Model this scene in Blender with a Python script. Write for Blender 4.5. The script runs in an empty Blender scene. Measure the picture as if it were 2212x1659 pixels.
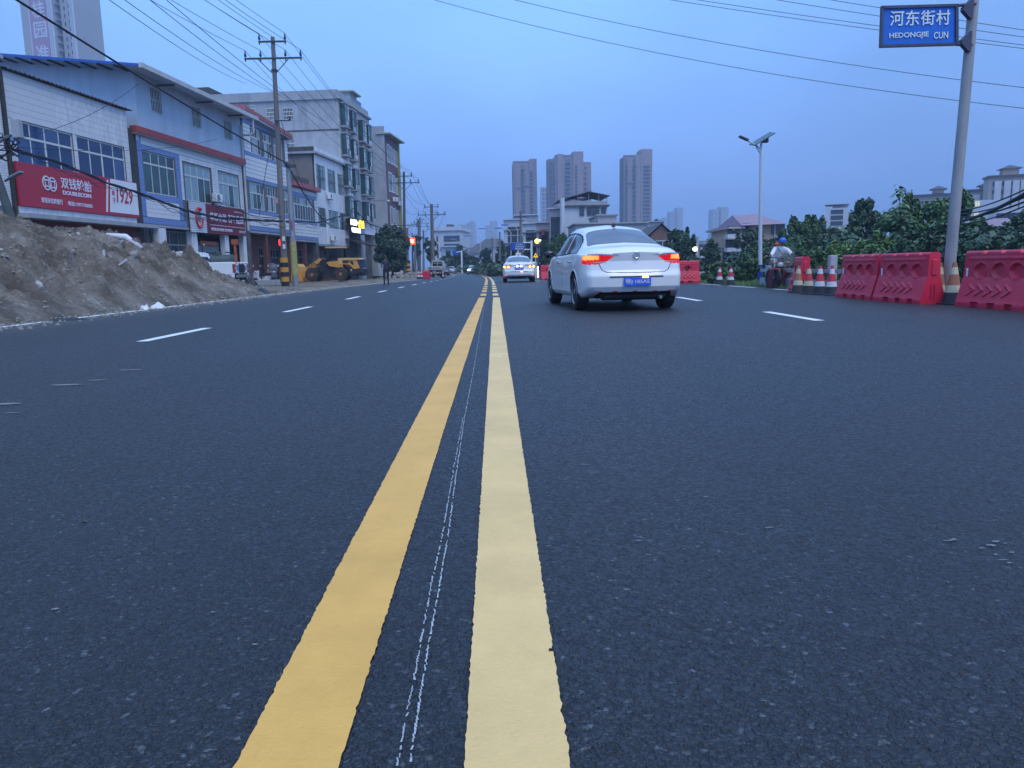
import bpy, math, random
import numpy as np
from mathutils import Vector, Matrix
random.seed(7); np.random.seed(7)
SC = bpy.context.scene
COL = SC.collection
R = math.radians
# ------------------------------------------------------------------ camera
CAM_H = 0.82; FPX = 1650.0; PITCH = math.atan(253.5/FPX); ROLL = 0.020
CF = Vector((0, math.cos(PITCH), -math.sin(PITCH)))
_r0 = Vector((1, 0, 0)); _u0 = Vector((0, math.sin(PITCH), math.cos(PITCH)))
CR = math.cos(ROLL)*_r0 - math.sin(ROLL)*_u0
CU = math.sin(ROLL)*_r0 + math.cos(ROLL)*_u0
cam = bpy.data.cameras.new('camera'); camo = bpy.data.objects.new('camera', cam); COL.objects.link(camo)
m = Matrix((CR, CU, -CF)).transposed().to_4x4(); m.translation = Vector((0, 0, CAM_H)); camo.matrix_world = m
cam.sensor_width = 36.0; cam.lens = FPX/2212.0*36.0; cam.clip_start = 0.05; cam.clip_end = 9000
SC.camera = camo
# ------------------------------------------------------------------ world
W = bpy.data.worlds.new('World'); SC.world = W; W.use_nodes = True
nt = W.node_tree; nt.nodes.clear(); N = nt.nodes.new; L = nt.links.new
SUN_EL, SUN_AZ = R(58), R(150)
out = N('ShaderNodeOutputWorld'); bg = N('ShaderNodeBackground'); bg.inputs[1].default_value = 0.108
sky = N('ShaderNodeTexSky'); sky.sky_type = 'NISHITA'; sky.sun_disc = False
sky.sun_elevation = SUN_EL; sky.sun_rotation = R(150); sky.air_density = 1.6; sky.dust_density = 2.0; sky.ozone_density = 3.0
tc = N('ShaderNodeTexCoord'); sep = N('ShaderNodeSeparateXYZ'); L(tc.outputs['Generated'], sep.inputs[0])
ramp = N('ShaderNodeValToRGB'); L(sep.outputs['Z'], ramp.inputs[0])      # overcast dusk veil, a little brighter higher up
cr = ramp.color_ramp; cr.elements[0].position = 0.0; cr.elements[0].color = (.205, .36, .79, 1)
cr.elements[1].position = 1.0; cr.elements[1].color = (.33, .60, 1.08, 1)
e = cr.elements.new(.10); e.color = (.20, .38, .86, 1)
e = cr.elements.new(.30); e.color = (.225, .475, 1.0, 1)
mp = N('ShaderNodeMapping'); mp.inputs['Scale'].default_value = (1.2, 1.2, 2.4); mp.inputs['Location'].default_value = (.3, .1, .4); L(tc.outputs['Generated'], mp.inputs[0])
nz = N('ShaderNodeTexNoise'); nz.inputs['Scale'].default_value = 1.7; nz.inputs['Detail'].default_value = 3.0; nz.inputs['Roughness'].default_value = .45; L(mp.outputs[0], nz.inputs[0])
mr = N('ShaderNodeMapRange'); mr.inputs[1].default_value = .3; mr.inputs[2].default_value = .72; mr.inputs[3].default_value = .80; mr.inputs[4].default_value = 1.32; L(nz.outputs[0], mr.inputs[0])
sc10 = N('ShaderNodeVectorMath'); sc10.operation = 'SCALE'; L(ramp.outputs[0], sc10.inputs[0])
k10 = N('ShaderNodeMath'); k10.operation = 'MULTIPLY'; k10.inputs[1].default_value = 10.0; L(mr.outputs[0], k10.inputs[0]); L(k10.outputs[0], sc10.inputs['Scale'])
skk = N('ShaderNodeVectorMath'); skk.operation = 'SCALE'; skk.inputs['Scale'].default_value = .55; L(sky.outputs[0], skk.inputs[0])
mix = N('ShaderNodeMix'); mix.data_type = 'RGBA'; mix.inputs[0].default_value = .88
L(skk.outputs[0], mix.inputs[6]); L(sc10.outputs[0], mix.inputs[7]); L(mix.outputs[2], bg.inputs[0]); L(bg.outputs[0], out.inputs[0])
sl = bpy.data.lights.new('sun', 'SUN'); sl.energy = 1.3; sl.angle = R(40); sl.color = (1.0, .90, .74)
so = bpy.data.objects.new('sun', sl); COL.objects.link(so)
sd = Vector((math.cos(SUN_EL)*math.sin(SUN_AZ), math.cos(SUN_EL)*math.cos(SUN_AZ), math.sin(SUN_EL)))   # behind the camera, to its right
so.rotation_euler = (-sd).to_track_quat('-Z', 'Y').to_euler(); so.location = (0, -5, 60)
vs = SC.view_settings; SC.display_settings.display_device = 'sRGB'
vs.view_transform = 'Standard'; vs.look = 'None'; vs.exposure = 0.47; vs.gamma = 1.0; vs.use_curve_mapping = False
SC.render.engine = 'CYCLES'
cy = SC.cycles; cy.use_denoising = True; cy.max_bounces = 6; cy.diffuse_bounces = 3; cy.glossy_bounces = 3; cy.transmission_bounces = 4
cy.transparent_max_bounces = 8; cy.volume_bounces = 0; cy.caustics_reflective = False; cy.caustics_refractive = False
cy.sample_clamp_indirect = 4.0
try:
    cy.denoiser = 'OPENIMAGEDENOISE'; cy.denoising_input_passes = 'RGB_ALBEDO_NORMAL'; cy.denoising_prefilter = 'ACCURATE'
except Exception: pass
# ------------------------------------------------------------------ measuring helpers (a sight line through the lens, met with the real ground or a wall)
def ray(x, y): return CF*FPX + (x-1106.0)*CR - (y-829.5)*CU
def sst(a, b, t):
    t = min(1, max(0, (t-a)/(b-a))); return t*t*(3-2*t)
def gz(X, Y): return -.30*sst(25, 110, Y) - .04*sst(-3, -12, X)*sst(15, 45, Y)
def G(x, y):
    z = 0
    for _ in range(12):
        d = ray(x, y); t = (z-CAM_H)/d.z; P = d*t; z = gz(P.x, P.y)
    return Vector((P.x, P.y, z))
def at(x, y, Y):
    d = ray(x, y); return Vector((0, 0, CAM_H)) + d*(Y/d.y)
# ------------------------------------------------------------------ scene helpers
class MB:
    def __init__(s): s.v = []; s.f = []
    def add(s, vs, fs):
        o = len(s.v); s.v += [tuple(v) for v in vs]; s.f += [tuple(i+o for i in f) for f in fs]; return s
    def box(s, x0, x1, y0, y1, z0, z1, M=None):
        vs = [Vector(p) for p in ((x0,y0,z0),(x1,y0,z0),(x1,y1,z0),(x0,y1,z0),(x0,y0,z1),(x1,y0,z1),(x1,y1,z1),(x0,y1,z1))]
        if M: vs = [M@v for v in vs]
        return s.add(vs, [(0,3,2,1),(4,5,6,7),(0,1,5,4),(1,2,6,5),(2,3,7,6),(3,0,4,7)])
    def bbox(s, x0, x1, y0, y1, z0, z1, b=.02, M=None):      # box with chamfered edges
        xs=(x0,x1); ys=(y0,y1); zs=(z0,z1); vs=[]; idx={}
        for i in (0,1):
            for j in (0,1):
                for k in (0,1):
                    sx = b if i==0 else -b; sy = b if j==0 else -b; sz = b if k==0 else -b
                    for a,p in enumerate(((xs[i],ys[j]+sy,zs[k]+sz),(xs[i]+sx,ys[j],zs[k]+sz),(xs[i]+sx,ys[j]+sy,zs[k]))):
                        idx[i,j,k,a]=len(vs); vs.append(Vector(p))
        f=[]
        for i in (0,1): f.append([idx[i,j,k,0] for j,k in ((0,0),(1,0),(1,1),(0,1))][::(-1 if i==0 else 1)])
        for j in (0,1): f.append([idx[i,j,k,1] for i,k in ((0,0),(0,1),(1,1),(1,0))][::(-1 if j==0 else 1)])
        for k in (0,1): f.append([idx[i,j,k,2] for i,j in ((0,0),(1,0),(1,1),(0,1))][::(-1 if k==0 else 1)])
        for j in (0,1):
            for k in (0,1): f.append([idx[0,j,k,1],idx[1,j,k,1],idx[1,j,k,2],idx[0,j,k,2]])
            for i in (0,1): pass
        for i in (0,1):
            for k in (0,1): f.append([idx[i,0,k,0],idx[i,1,k,0],idx[i,1,k,2],idx[i,0,k,2]])
            for j in (0,1): f.append([idx[i,j,0,0],idx[i,j,1,0],idx[i,j,1,1],idx[i,j,0,1]])
        for i in (0,1):
            for j in (0,1):
                for k in (0,1): f.append([idx[i,j,k,0],idx[i,j,k,1],idx[i,j,k,2]])
        if M: vs=[M@v for v in vs]
        return s.add(vs, f)
    def prism(s, poly, y0, y1, M=None):       # polygon in (x,z) extruded along y
        n=len(poly); vs=[Vector((p[0],y0,p[1])) for p in poly]+[Vector((p[0],y1,p[1])) for p in poly]
        if M: vs=[M@v for v in vs]
        return s.add(vs, [tuple(range(n)), tuple(range(2*n-1,n-1,-1))]+[(i,(i+1)%n+0,(i+1)%n+n,i+n)[::-1] for i in range(n)])
    def tube(s, pts, r, n=8, cap=True):
        pts=[Vector(p) for p in pts]; rr = r if hasattr(r,'__len__') else [r]*len(pts); rings=[]; prev=None
        for i,p in enumerate(pts):
            t=(pts[min(i+1,len(pts)-1)]-pts[max(i-1,0)]).normalized()
            if prev is None:
                a=Vector((0,0,1)) if abs(t.z)<.9 else Vector((1,0,0)); u=t.cross(a).normalized()
            else: u=(prev-t*prev.dot(t)).normalized()
            prev=u; w=t.cross(u); rings.append([p+(u*math.cos(2*math.pi*k/n)+w*math.sin(2*math.pi*k/n))*rr[i] for k in range(n)])
        vs=[v for g in rings for v in g]; fs=[]
        for i in range(len(pts)-1):
            for k in range(n): fs.append((i*n+k,i*n+(k+1)%n,(i+1)*n+(k+1)%n,(i+1)*n+k))
        if cap: fs += [tuple(range(n-1,-1,-1)), tuple(range((len(pts)-1)*n,len(pts)*n))]
        return s.add(vs, fs)
    def lathe(s, prof, n=24, M=None, closed=False):       # profile (r,h) about z
        vs=[]; fs=[]
        for r_,h in prof:
            for k in range(n):
                a=2*math.pi*k/n; vs.append(Vector((r_*math.cos(a), r_*math.sin(a), h)))
        m_=len(prof)
        for i in range(m_ if closed else m_-1):
            j=(i+1)%m_
            for k in range(n): fs.append((i*n+k,i*n+(k+1)%n,j*n+(k+1)%n,j*n+k))
        if not closed: fs += [tuple(range(n-1,-1,-1)), tuple(range((m_-1)*n,m_*n))]
        if M: vs=[M@v for v in vs]
        return s.add(vs, fs)
    def ball(s, c, r, n=10, m_=6, sc=(1,1,1)):
        prof=[]; vs=[]; fs=[]; c=Vector(c)
        for i in range(m_+1):
            ph=math.pi*i/m_
            for k in range(n):
                a=2*math.pi*k/n; vs.append(c+Vector((r*sc[0]*math.sin(ph)*math.cos(a), r*sc[1]*math.sin(ph)*math.sin(a), -r*sc[2]*math.cos(ph))))
        for i in range(m_):
            for k in range(n): fs.append((i*n+k,i*n+(k+1)%n,(i+1)*n+(k+1)%n,(i+1)*n+k))
        return s.add(vs, fs)
    def mesh(s, name, mat, smooth=False):
        me=bpy.data.meshes.new(name); me.from_pydata(s.v, [], s.f); me.materials.append(mat)
        if smooth: me.shade_smooth()
        me.update(); return me
    def build(s, name, mat, parent=None, smooth=False, loc=None, rot=None, auto=None):
        me=s.mesh(name, mat, smooth)
        if auto:
            me.shade_smooth(); me.set_sharp_from_angle(angle=R(auto))
        return link(name, me, parent, loc, rot)
def link(name, me, parent=None, loc=None, rot=None):
    o=bpy.data.objects.new(name, me); COL.objects.link(o)
    if parent: o.parent=parent
    if loc is not None: o.location=loc
    if rot is not None: o.rotation_euler=rot
    return o
def tag(o, label=None, cat=None, group=None, kind=None):
    if label: o['label']=label
    if cat: o['category']=cat
    if group: o['group']=group
    if kind: o['kind']=kind
    return o
def thing(name, label, cat, loc=(0,0,0), rz=0, group=None):
    o=bpy.data.objects.new(name, None); COL.objects.link(o); o.empty_display_size=.2
    o.location=loc; o.rotation_euler=(0,0,rz); return tag(o,label,cat,group)
def copy_tree(o, parent=None, **kw):
    c=o.copy(); COL.objects.link(c)
    if parent: c.parent=parent
    for ch in list(CH.get(o.name, None) or o.children): copy_tree(ch, c)
    return c
CH={}
def dup(o, loc, rz=0, label=None, group=None, scale=None):
    c=copy_tree(o); c.location=loc; c.rotation_euler=(0,0,rz)
    if label: c['label']=label
    if group: c['group']=group
    if scale: c.scale=(scale,)*3
    return c
def npmesh(name, V, F, mat, smooth=False, mats=None, mi=None):
    V=np.asarray(V,dtype=np.float32); F=np.asarray(F,dtype=np.int32); k=F.shape[1]
    me=bpy.data.meshes.new(name); me.vertices.add(len(V)); me.vertices.foreach_set('co', V.ravel())
    me.loops.add(F.size); me.loops.foreach_set('vertex_index', F.ravel()); me.polygons.add(len(F))
    me.polygons.foreach_set('loop_start', np.arange(0,F.size,k,dtype=np.int32)); me.polygons.foreach_set('loop_total', np.full(len(F),k,dtype=np.int32))
    for mm in (mats or [mat]): me.materials.append(mm)
    if mi is not None: me.polygons.foreach_set('material_index', np.asarray(mi,dtype=np.int32))
    me.update(calc_edges=True); me.validate()
    if smooth: me.shade_smooth()
    return me
# value noise
_T=np.random.RandomState(3).rand(256,256)
def vnoise(x, y):
    x=np.asarray(x,float); y=np.asarray(y,float); xi=np.floor(x).astype(int); yi=np.floor(y).astype(int); fx=x-xi; fy=y-yi
    fx=fx*fx*(3-2*fx); fy=fy*fy*(3-2*fy); a=_T[xi%256,yi%256]; b=_T[(xi+1)%256,yi%256]; c=_T[xi%256,(yi+1)%256]; d=_T[(xi+1)%256,(yi+1)%256]
    return (a*(1-fx)+b*fx)*(1-fy)+(c*(1-fx)+d*fx)*fy
def fbm(x, y, o=5, g=.5):
    s=0; a=1; t=0
    for i in range(o): s=s+a*vnoise(x*2**i+17*i, y*2**i+31*i); t+=a; a*=g
    return s/t
# ------------------------------------------------------------------ materials
MAT={}
def mat(name, col, rough=.6, metal=0.0, var=.12, scale=4.0, bump=0.0, bscale=None, dirt=0.0, dirtcol=(.08,.07,.06), emit=None, estr=0, alpha=None, coat=0.0, spec=None, trans=0.0, stretch=None):
    if name in MAT: return MAT[name]
    M_=bpy.data.materials.new(name); M_.use_nodes=True; t=M_.node_tree; p=t.nodes['Principled BSDF']; n=t.nodes.new; l=t.links.new
    p.inputs['Roughness'].default_value=rough; p.inputs['Metallic'].default_value=metal
    if spec is not None: p.inputs['Specular IOR Level'].default_value=spec
    if coat: p.inputs['Coat Weight'].default_value=coat; p.inputs['Coat Roughness'].default_value=.06
    if trans: p.inputs['Transmission Weight'].default_value=trans
    tcn=n('ShaderNodeTexCoord'); src=tcn.outputs['Object']
    if stretch:
        mpn=n('ShaderNodeMapping'); mpn.inputs['Scale'].default_value=stretch; l(src, mpn.inputs[0]); src=mpn.outputs[0]
    if var>0:
        nn=n('ShaderNodeTexNoise'); nn.inputs['Scale'].default_value=scale; nn.inputs['Detail'].default_value=6; nn.inputs['Roughness'].default_value=.65; l(src, nn.inputs[0])
        r_=n('ShaderNodeValToRGB'); l(nn.outputs[0], r_.inputs[0]); r_.color_ramp.elements[0].position=.3; r_.color_ramp.elements[1].position=.7
        r_.color_ramp.elements[0].color=tuple(c*(1-var) for c in col)+(1,); r_.color_ramp.elements[1].color=tuple(min(1,c*(1+var)) for c in col)+(1,); co=r_.outputs[0]
        if dirt>0:
            n2=n('ShaderNodeTexNoise'); n2.inputs['Scale'].default_value=scale*.35; n2.inputs['Detail'].default_value=8; n2.inputs['Roughness'].default_value=.7; l(src, n2.inputs[0])
            m2=n('ShaderNodeMapRange'); m2.inputs[1].default_value=.45; m2.inputs[2].default_value=.75; m2.inputs[3].default_value=0; m2.inputs[4].default_value=dirt; l(n2.outputs[0], m2.inputs[0])
            mx=n('ShaderNodeMix'); mx.data_type='RGBA'; l(m2.outputs[0], mx.inputs[0]); l(co, mx.inputs[6]); mx.inputs[7].default_value=tuple(dirtcol)+(1,); co=mx.outputs[2]
        l(co, p.inputs['Base Color'])
    else: p.inputs['Base Color'].default_value=tuple(col)+(1,)
    if bump>0:
        nb=n('ShaderNodeTexNoise'); nb.inputs['Scale'].default_value=bscale or scale*4; nb.inputs['Detail'].default_value=5; l(src, nb.inputs[0])
        bb=n('ShaderNodeBump'); bb.inputs['Strength'].default_value=min(1,bump); bb.inputs['Distance'].default_value=.02; l(nb.outputs[0], bb.inputs['Height']); l(bb.outputs[0], p.inputs['Normal'])
    if emit: p.inputs['Emission Color'].default_value=tuple(emit)+(1,); p.inputs['Emission Strength'].default_value=estr
    if alpha is not None: p.inputs['Alpha'].default_value=alpha
    MAT[name]=M_; return M_
# ================================================================== ground, road, markings
def asphalt():
    M_=bpy.data.materials.new('asphalt'); M_.use_nodes=True; t=M_.node_tree; p=t.nodes['Principled BSDF']; n=t.nodes.new; l=t.links.new
    tcn=n('ShaderNodeTexCoord'); src=tcn.outputs['Object']
    # binder and stones
    v=n('ShaderNodeTexVoronoi'); v.inputs['Scale'].default_value=92; v.inputs['Randomness'].default_value=1
    nzw=n('ShaderNodeTexNoise'); nzw.inputs['Scale'].default_value=70; nzw.inputs['Detail'].default_value=2; l(src,nzw.inputs[0])
    ad=n('ShaderNodeVectorMath'); ad.operation='MULTIPLY_ADD'; l(nzw.outputs['Color'],ad.inputs[0]); ad.inputs[1].default_value=(.022,.022,.022); l(src,ad.inputs[2]); l(ad.outputs[0],v.inputs[0])
    sepc=n('ShaderNodeSeparateColor'); l(v.outputs['Color'],sepc.inputs[0])
    r1=n('ShaderNodeValToRGB'); l(sepc.outputs[0],r1.inputs[0]); e=r1.color_ramp.elements
    e[0].position=0; e[0].color=(.005,.007,.011,1); e[1].position=.85; e[1].color=(.017,.021,.031,1)
    x=r1.color_ramp.elements.new(.97); x.color=(.028,.034,.047,1); x=r1.color_ramp.elements.new(.9992); x.color=(.10,.115,.13,1)
    # big mottles, wheel tracks and dust
    nb=n('ShaderNodeTexNoise'); nb.inputs['Scale'].default_value=.35; nb.inputs['Detail'].default_value=8; nb.inputs['Roughness'].default_value=.6
    mpn=n('ShaderNodeMapping'); mpn.inputs['Scale'].default_value=(1.0,.25,1); l(src,mpn.inputs[0]); l(mpn.outputs[0],nb.inputs[0])
    mrn=n('ShaderNodeMapRange'); mrn.inputs[1].default_value=.3; mrn.inputs[2].default_value=.7; mrn.inputs[3].default_value=.74; mrn.inputs[4].default_value=1.34; l(nb.outputs[0],mrn.inputs[0])
    gp_=n('ShaderNodeMapRange'); gp_.inputs[1].default_value=.30; gp_.inputs[2].default_value=.62; gp_.inputs[3].default_value=1.0; gp_.inputs[4].default_value=.55; l(v.outputs['Distance'],gp_.inputs[0])
    sxt=n('ShaderNodeSeparateXYZ'); l(src,sxt.inputs[0]); wv=n('ShaderNodeMath'); wv.operation='MULTIPLY'; l(sxt.outputs[0],wv.inputs[0]); wv.inputs[1].default_value=3.4; ws_=n('ShaderNodeMath'); ws_.operation='SINE'; l(wv.outputs[0],ws_.inputs[0]); wm=n('ShaderNodeMath'); wm.operation='MULTIPLY_ADD'; l(ws_.outputs[0],wm.inputs[0]); wm.inputs[1].default_value=.10; wm.inputs[2].default_value=1.0
    mg0=n('ShaderNodeMath'); mg0.operation='MULTIPLY'; l(gp_.outputs[0],mg0.inputs[0]); l(wm.outputs[0],mg0.inputs[1])
    mg=n('ShaderNodeMath'); mg.operation='MULTIPLY'; l(mg0.outputs[0],mg.inputs[0]); l(mrn.outputs[0],mg.inputs[1])
    mu=n('ShaderNodeVectorMath'); mu.operation='SCALE'; l(r1.outputs[0],mu.inputs[0]); l(mg.outputs[0],mu.inputs['Scale'])
    # tracked-in dust near the left verge
    sx=n('ShaderNodeSeparateXYZ'); l(src,sx.inputs[0])
    d1=n('ShaderNodeMapRange'); d1.inputs[1].default_value=-5.8; d1.inputs[2].default_value=-8.6; d1.inputs[3].default_value=0; d1.inputs[4].default_value=1; l(sx.outputs[0],d1.inputs[0])
    nd=n('ShaderNodeTexNoise'); nd.inputs['Scale'].default_value=1.6; nd.inputs['Detail'].default_value=9; nd.inputs['Roughness'].default_value=.75; l(src,nd.inputs[0])
    dd=n('ShaderNodeMath'); dd.operation='MULTIPLY_ADD'; l(nd.outputs[0],dd.inputs[0]); dd.inputs[1].default_value=1.8; dd.inputs[2].default_value=-1.28
    d2=n('ShaderNodeMath'); d2.operation='ADD'; l(dd.outputs[0],d2.inputs[0]); l(d1.outputs[0],d2.inputs[1]); 
    d3=n('ShaderNodeMapRange'); d3.inputs[1].default_value=.0; d3.inputs[2].default_value=.9; d3.inputs[3].default_value=0; d3.inputs[4].default_value=.75; l(d2.outputs[0],d3.inputs[0])
    mx=n('ShaderNodeMix'); mx.data_type='RGBA'; l(d3.outputs[0],mx.inputs[0]); l(mu.outputs[0],mx.inputs[6]); mx.inputs[7].default_value=(.105,.095,.085,1)
    l(mx.outputs[2],p.inputs['Base Color'])
    p.inputs['Specular IOR Level'].default_value=.66
    rr=n('ShaderNodeMapRange'); rr.inputs[3].default_value=.36; rr.inputs[4].default_value=.66; l(sepc.outputs[1],rr.inputs[0]); l(rr.outputs[0],p.inputs['Roughness'])
    # relief
    bsq=n('ShaderNodeMath'); bsq.operation='POWER'; l(v.outputs['Distance'],bsq.inputs[0]); bsq.inputs[1].default_value=2.0
    bh=n('ShaderNodeMath'); bh.operation='MULTIPLY_ADD'; l(bsq.outputs[0],bh.inputs[0]); bh.inputs[1].default_value=-1.6; bhr=n('ShaderNodeMath'); bhr.operation='MULTIPLY'; l(sepc.outputs[2],bhr.inputs[0]); bhr.inputs[1].default_value=.35; l(bhr.outputs[0],bh.inputs[2]); mk_=n('ShaderNodeMapRange'); mk_.inputs[1].default_value=.42; mk_.inputs[2].default_value=.52; mk_.inputs[3].default_value=.25; mk_.inputs[4].default_value=1.0; l(sepc.outputs[1],mk_.inputs[0])
    n3=n('ShaderNodeTexNoise'); n3.inputs['Scale'].default_value=75; n3.inputs['Detail'].default_value=5; l(src,n3.inputs[0])
    ba=n('ShaderNodeMath'); ba.operation='ADD'; bm2=n('ShaderNodeMath'); bm2.operation='MULTIPLY'; l(bh.outputs[0],bm2.inputs[0]); l(mk_.outputs[0],bm2.inputs[1]); l(bm2.outputs[0],ba.inputs[0]); l(n3.outputs[0],ba.inputs[1])
    b=n('ShaderNodeBump'); b.inputs['Strength'].default_value=.85; b.inputs['Distance'].default_value=.013; l(ba.outputs[0],b.inputs['Height']); l(b.outputs[0],p.inputs['Normal'])
    return M_
def linepaint(name, col, fine=60, dirt=.34):
    M_=bpy.data.materials.new(name); M_.use_nodes=True; t=M_.node_tree; p=t.nodes['Principled BSDF']; n=t.nodes.new; l=t.links.new
    src=n('ShaderNodeTexCoord').outputs['Object']
    a=n('ShaderNodeTexNoise'); a.inputs['Scale'].default_value=2.2; a.inputs['Detail'].default_value=9; a.inputs['Roughness'].default_value=.7; l(src,a.inputs[0])
    r1=n('ShaderNodeValToRGB'); l(a.outputs[0],r1.inputs[0]); r1.color_ramp.elements[0].position=.32; r1.color_ramp.elements[1].position=.68
    r1.color_ramp.elements[0].color=tuple(c*.86 for c in col)+(1,); r1.color_ramp.elements[1].color=tuple(min(1,c*1.08+.01) for c in col)+(1,)
    s=n('ShaderNodeTexNoise'); s.inputs['Scale'].default_value=34; s.inputs['Detail'].default_value=10; s.inputs['Roughness'].default_value=.8; l(src,s.inputs[0])
    ms=n('ShaderNodeMapRange'); ms.inputs[1].default_value=.60; ms.inputs[2].default_value=.78; ms.inputs[3].default_value=0; ms.inputs[4].default_value=dirt*2.2; l(s.outputs[0],ms.inputs[0])
    # scuffs across the line
    mpn=n('ShaderNodeMapping'); mpn.inputs['Scale'].default_value=(1.4,26,1); mpn.inputs['Rotation'].default_value=(0,0,.12); l(src,mpn.inputs[0])
    s2=n('ShaderNodeTexNoise'); s2.inputs['Scale'].default_value=1.4; s2.inputs['Detail'].default_value=5; l(mpn.outputs[0],s2.inputs[0])
    m2=n('ShaderNodeMapRange'); m2.inputs[1].default_value=.62; m2.inputs[2].default_value=.72; m2.inputs[3].default_value=0; m2.inputs[4].default_value=dirt*.35; l(s2.outputs[0],m2.inputs[0])
    am=n('ShaderNodeMath'); am.operation='MAXIMUM'; l(ms.outputs[0],am.inputs[0]); l(m2.outputs[0],am.inputs[1])
    mx=n('ShaderNodeMix'); mx.data_type='RGBA'; l(am.outputs[0],mx.inputs[0]); l(r1.outputs[0],mx.inputs[6]); mx.inputs[7].default_value=tuple(c*.45+.02 for c in col)+(1,)
    l(mx.outputs[2],p.inputs['Base Color']); p.inputs['Roughness'].default_value=.55
    nb=n('ShaderNodeTexNoise'); nb.inputs['Scale'].default_value=fine*2; nb.inputs['Detail'].default_value=6; nb.inputs['Roughness'].default_value=.6; l(src,nb.inputs[0])
    b=n('ShaderNodeBump'); b.inputs['Strength'].default_value=.45; b.inputs['Distance'].default_value=.006; l(nb.outputs[0],b.inputs['Height']); l(b.outputs[0],p.inputs['Normal'])
    return M_
m_asph=asphalt(); m_yl=linepaint('yellow_line_paint',(.76,.41,.08)); m_yr=linepaint('pale_yellow_line_paint',(.78,.52,.20)); m_wl=linepaint('white_line_paint',(.74,.76,.78),dirt=.3)
m_soil=mat('soil',(.21,.185,.165),.95,var=.35,scale=1.2,bump=.9,bscale=14,dirt=.6,dirtcol=(.12,.10,.085))
_CY=[-10,0,10,21,35,50,72,103,140,175,230,300,420]; _CX=[-.1,-.17,-.36,-.57,-.92,-1.32,-2.05,-3.5,-6.0,-9.0,-16,-29,-62]
def cx(Y): return float(np.interp(Y,_CY,_CX))
def stations(y0,y1,fine=None):
    out=[]; y=y0
    while y<y1:
        out.append(y)
        if fine and y<fine: y+=.007+.0035*y
        else: y+= .5 if y<30 else (1.0 if y<90 else 3.0)
    out.append(y1); return out
def ribbon(name, fa, fb, ys, m_, dz, parent=None, nx=1, jit=0.0, kind=None):
    V=[];F=[]; k=nx+1
    for i,y in enumerate(ys):
        a=fa(y); b=fb(y)
        if jit: a+=random.gauss(0,jit); b+=random.gauss(0,jit)
        for j in range(k):
            x=a+(b-a)*j/nx; V.append((x,y,gz(x,y)+dz))
    for i in range(len(ys)-1):
        for j in range(nx):
            q=i*k+j; F.append((q,q+1,q+k+1,q+k))
    o=link(name, npmesh(name,V,F,m_), parent)
    if kind: o['kind']=kind
    return o
def xl(Y): return float(np.interp(Y,[-10,14,31,53,76,100,140,420],[-8.25,-8.4,-8.6,-8.6,-8.4,-9.6,-12.2,-70]))
def xr(Y): return float(np.interp(Y,[-10,10,25,40,420],[8.35,8.3,8.1,cx(40)+9.2,cx(420)+9.2]))
road=ribbon('road', lambda y:xl(y)-.35, lambda y:xr(y)+.25+(0), stations(-8,420), m_asph, 0, nx=18, kind='structure')
tag(road,'dark new asphalt carriageway with yellow double line','road')
# ground sheet: verge, fields, out to the horizon
ys=[-60,-20,-8]+[float(v) for v in np.arange(-6,160,2)]+[170,200,260,340,430,600,900,1500,2600,4200]
xs=[-3500,-1800,-900,-450,-240,-140,-90,-60]+[float(v) for v in np.arange(-44,44,2)]+[50,70,100,160,260,480,900,1800,3500]
V=[(x,y,gz(x,y)-.035) for y in ys for x in xs]; k=len(xs)
F=[(i*k+j,i*k+j+1,(i+1)*k+j+1,(i+1)*k+j) for i in range(len(ys)-1) for j in range(k-1)]
ground=link('ground', npmesh('ground',V,F,m_soil)); tag(ground,'bare brown earth and rubble beside the road','ground',kind='structure')
# double line
yl_off=lambda y: float(np.interp(y,[0,7,21,60,400],[-.215,-.215,-.185,-.16,-.16]))
w2=.088
ysn=stations(.6,20.9,4.5)
ribbon('yellow_line', lambda y:cx(y)-.197-w2, lambda y:cx(y)-.197+w2, ysn, m_yl, .004, road, jit=.0011)['label']='orange-yellow left half of the double centre line'
ribbon('yellow_line', lambda y:cx(y)+.188-w2, lambda y:cx(y)+.188+w2, ysn, m_yr, .004, road, jit=.0011)['label']='pale cream-yellow right half of the double centre line'
for sgn,m_ in ((-1,m_yl),(1,m_yr)):
    for (a,b) in ((22.2,24.0),(25.6,27.6),(28.7,30.8),(31.9,34.2)):
        ribbon('yellow_dash', lambda y:cx(y)+sgn*.18-.085, lambda y:cx(y)+sgn*.18+.085, stations(a,b), m_, .004, road)
    ribbon('yellow_line', lambda y:cx(y)+sgn*.19-.078, lambda y:cx(y)+sgn*.19+.078, stations(36,400), m_, .004, road)
ribbon('edge_line', lambda y:xl(y)+.0-.08, lambda y:xl(y)+.08, stations(11.0,78,20), m_wl, .004, road, jit=.004)
y=9.35
while y<160:
    ribbon('lane_dash', lambda t:cx(t)-4.02-.28*max(0,1-t/22)-.075, lambda t:cx(t)-4.02-.28*max(0,1-t/22)+.075, stations(y,y+2.1), m_wl, .004, road); y+=6.15
for y in (4.4-6,10.5,16.7,22.9,29,35,41,47,53,59,65,71,77):
    ribbon('lane_dash', lambda t:cx(t)+4.62-.075, lambda t:cx(t)+4.62+.075, stations(y,y+2.1), m_wl, .004, road)
for y in (20.4,24.5,28.0,33,38):
    ribbon('edge_line', lambda t:8.02-(t-20)*.045-.06, lambda t:8.02-(t-20)*.045+.06, stations(y,y+2.6), m_wl, .004, road)
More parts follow.
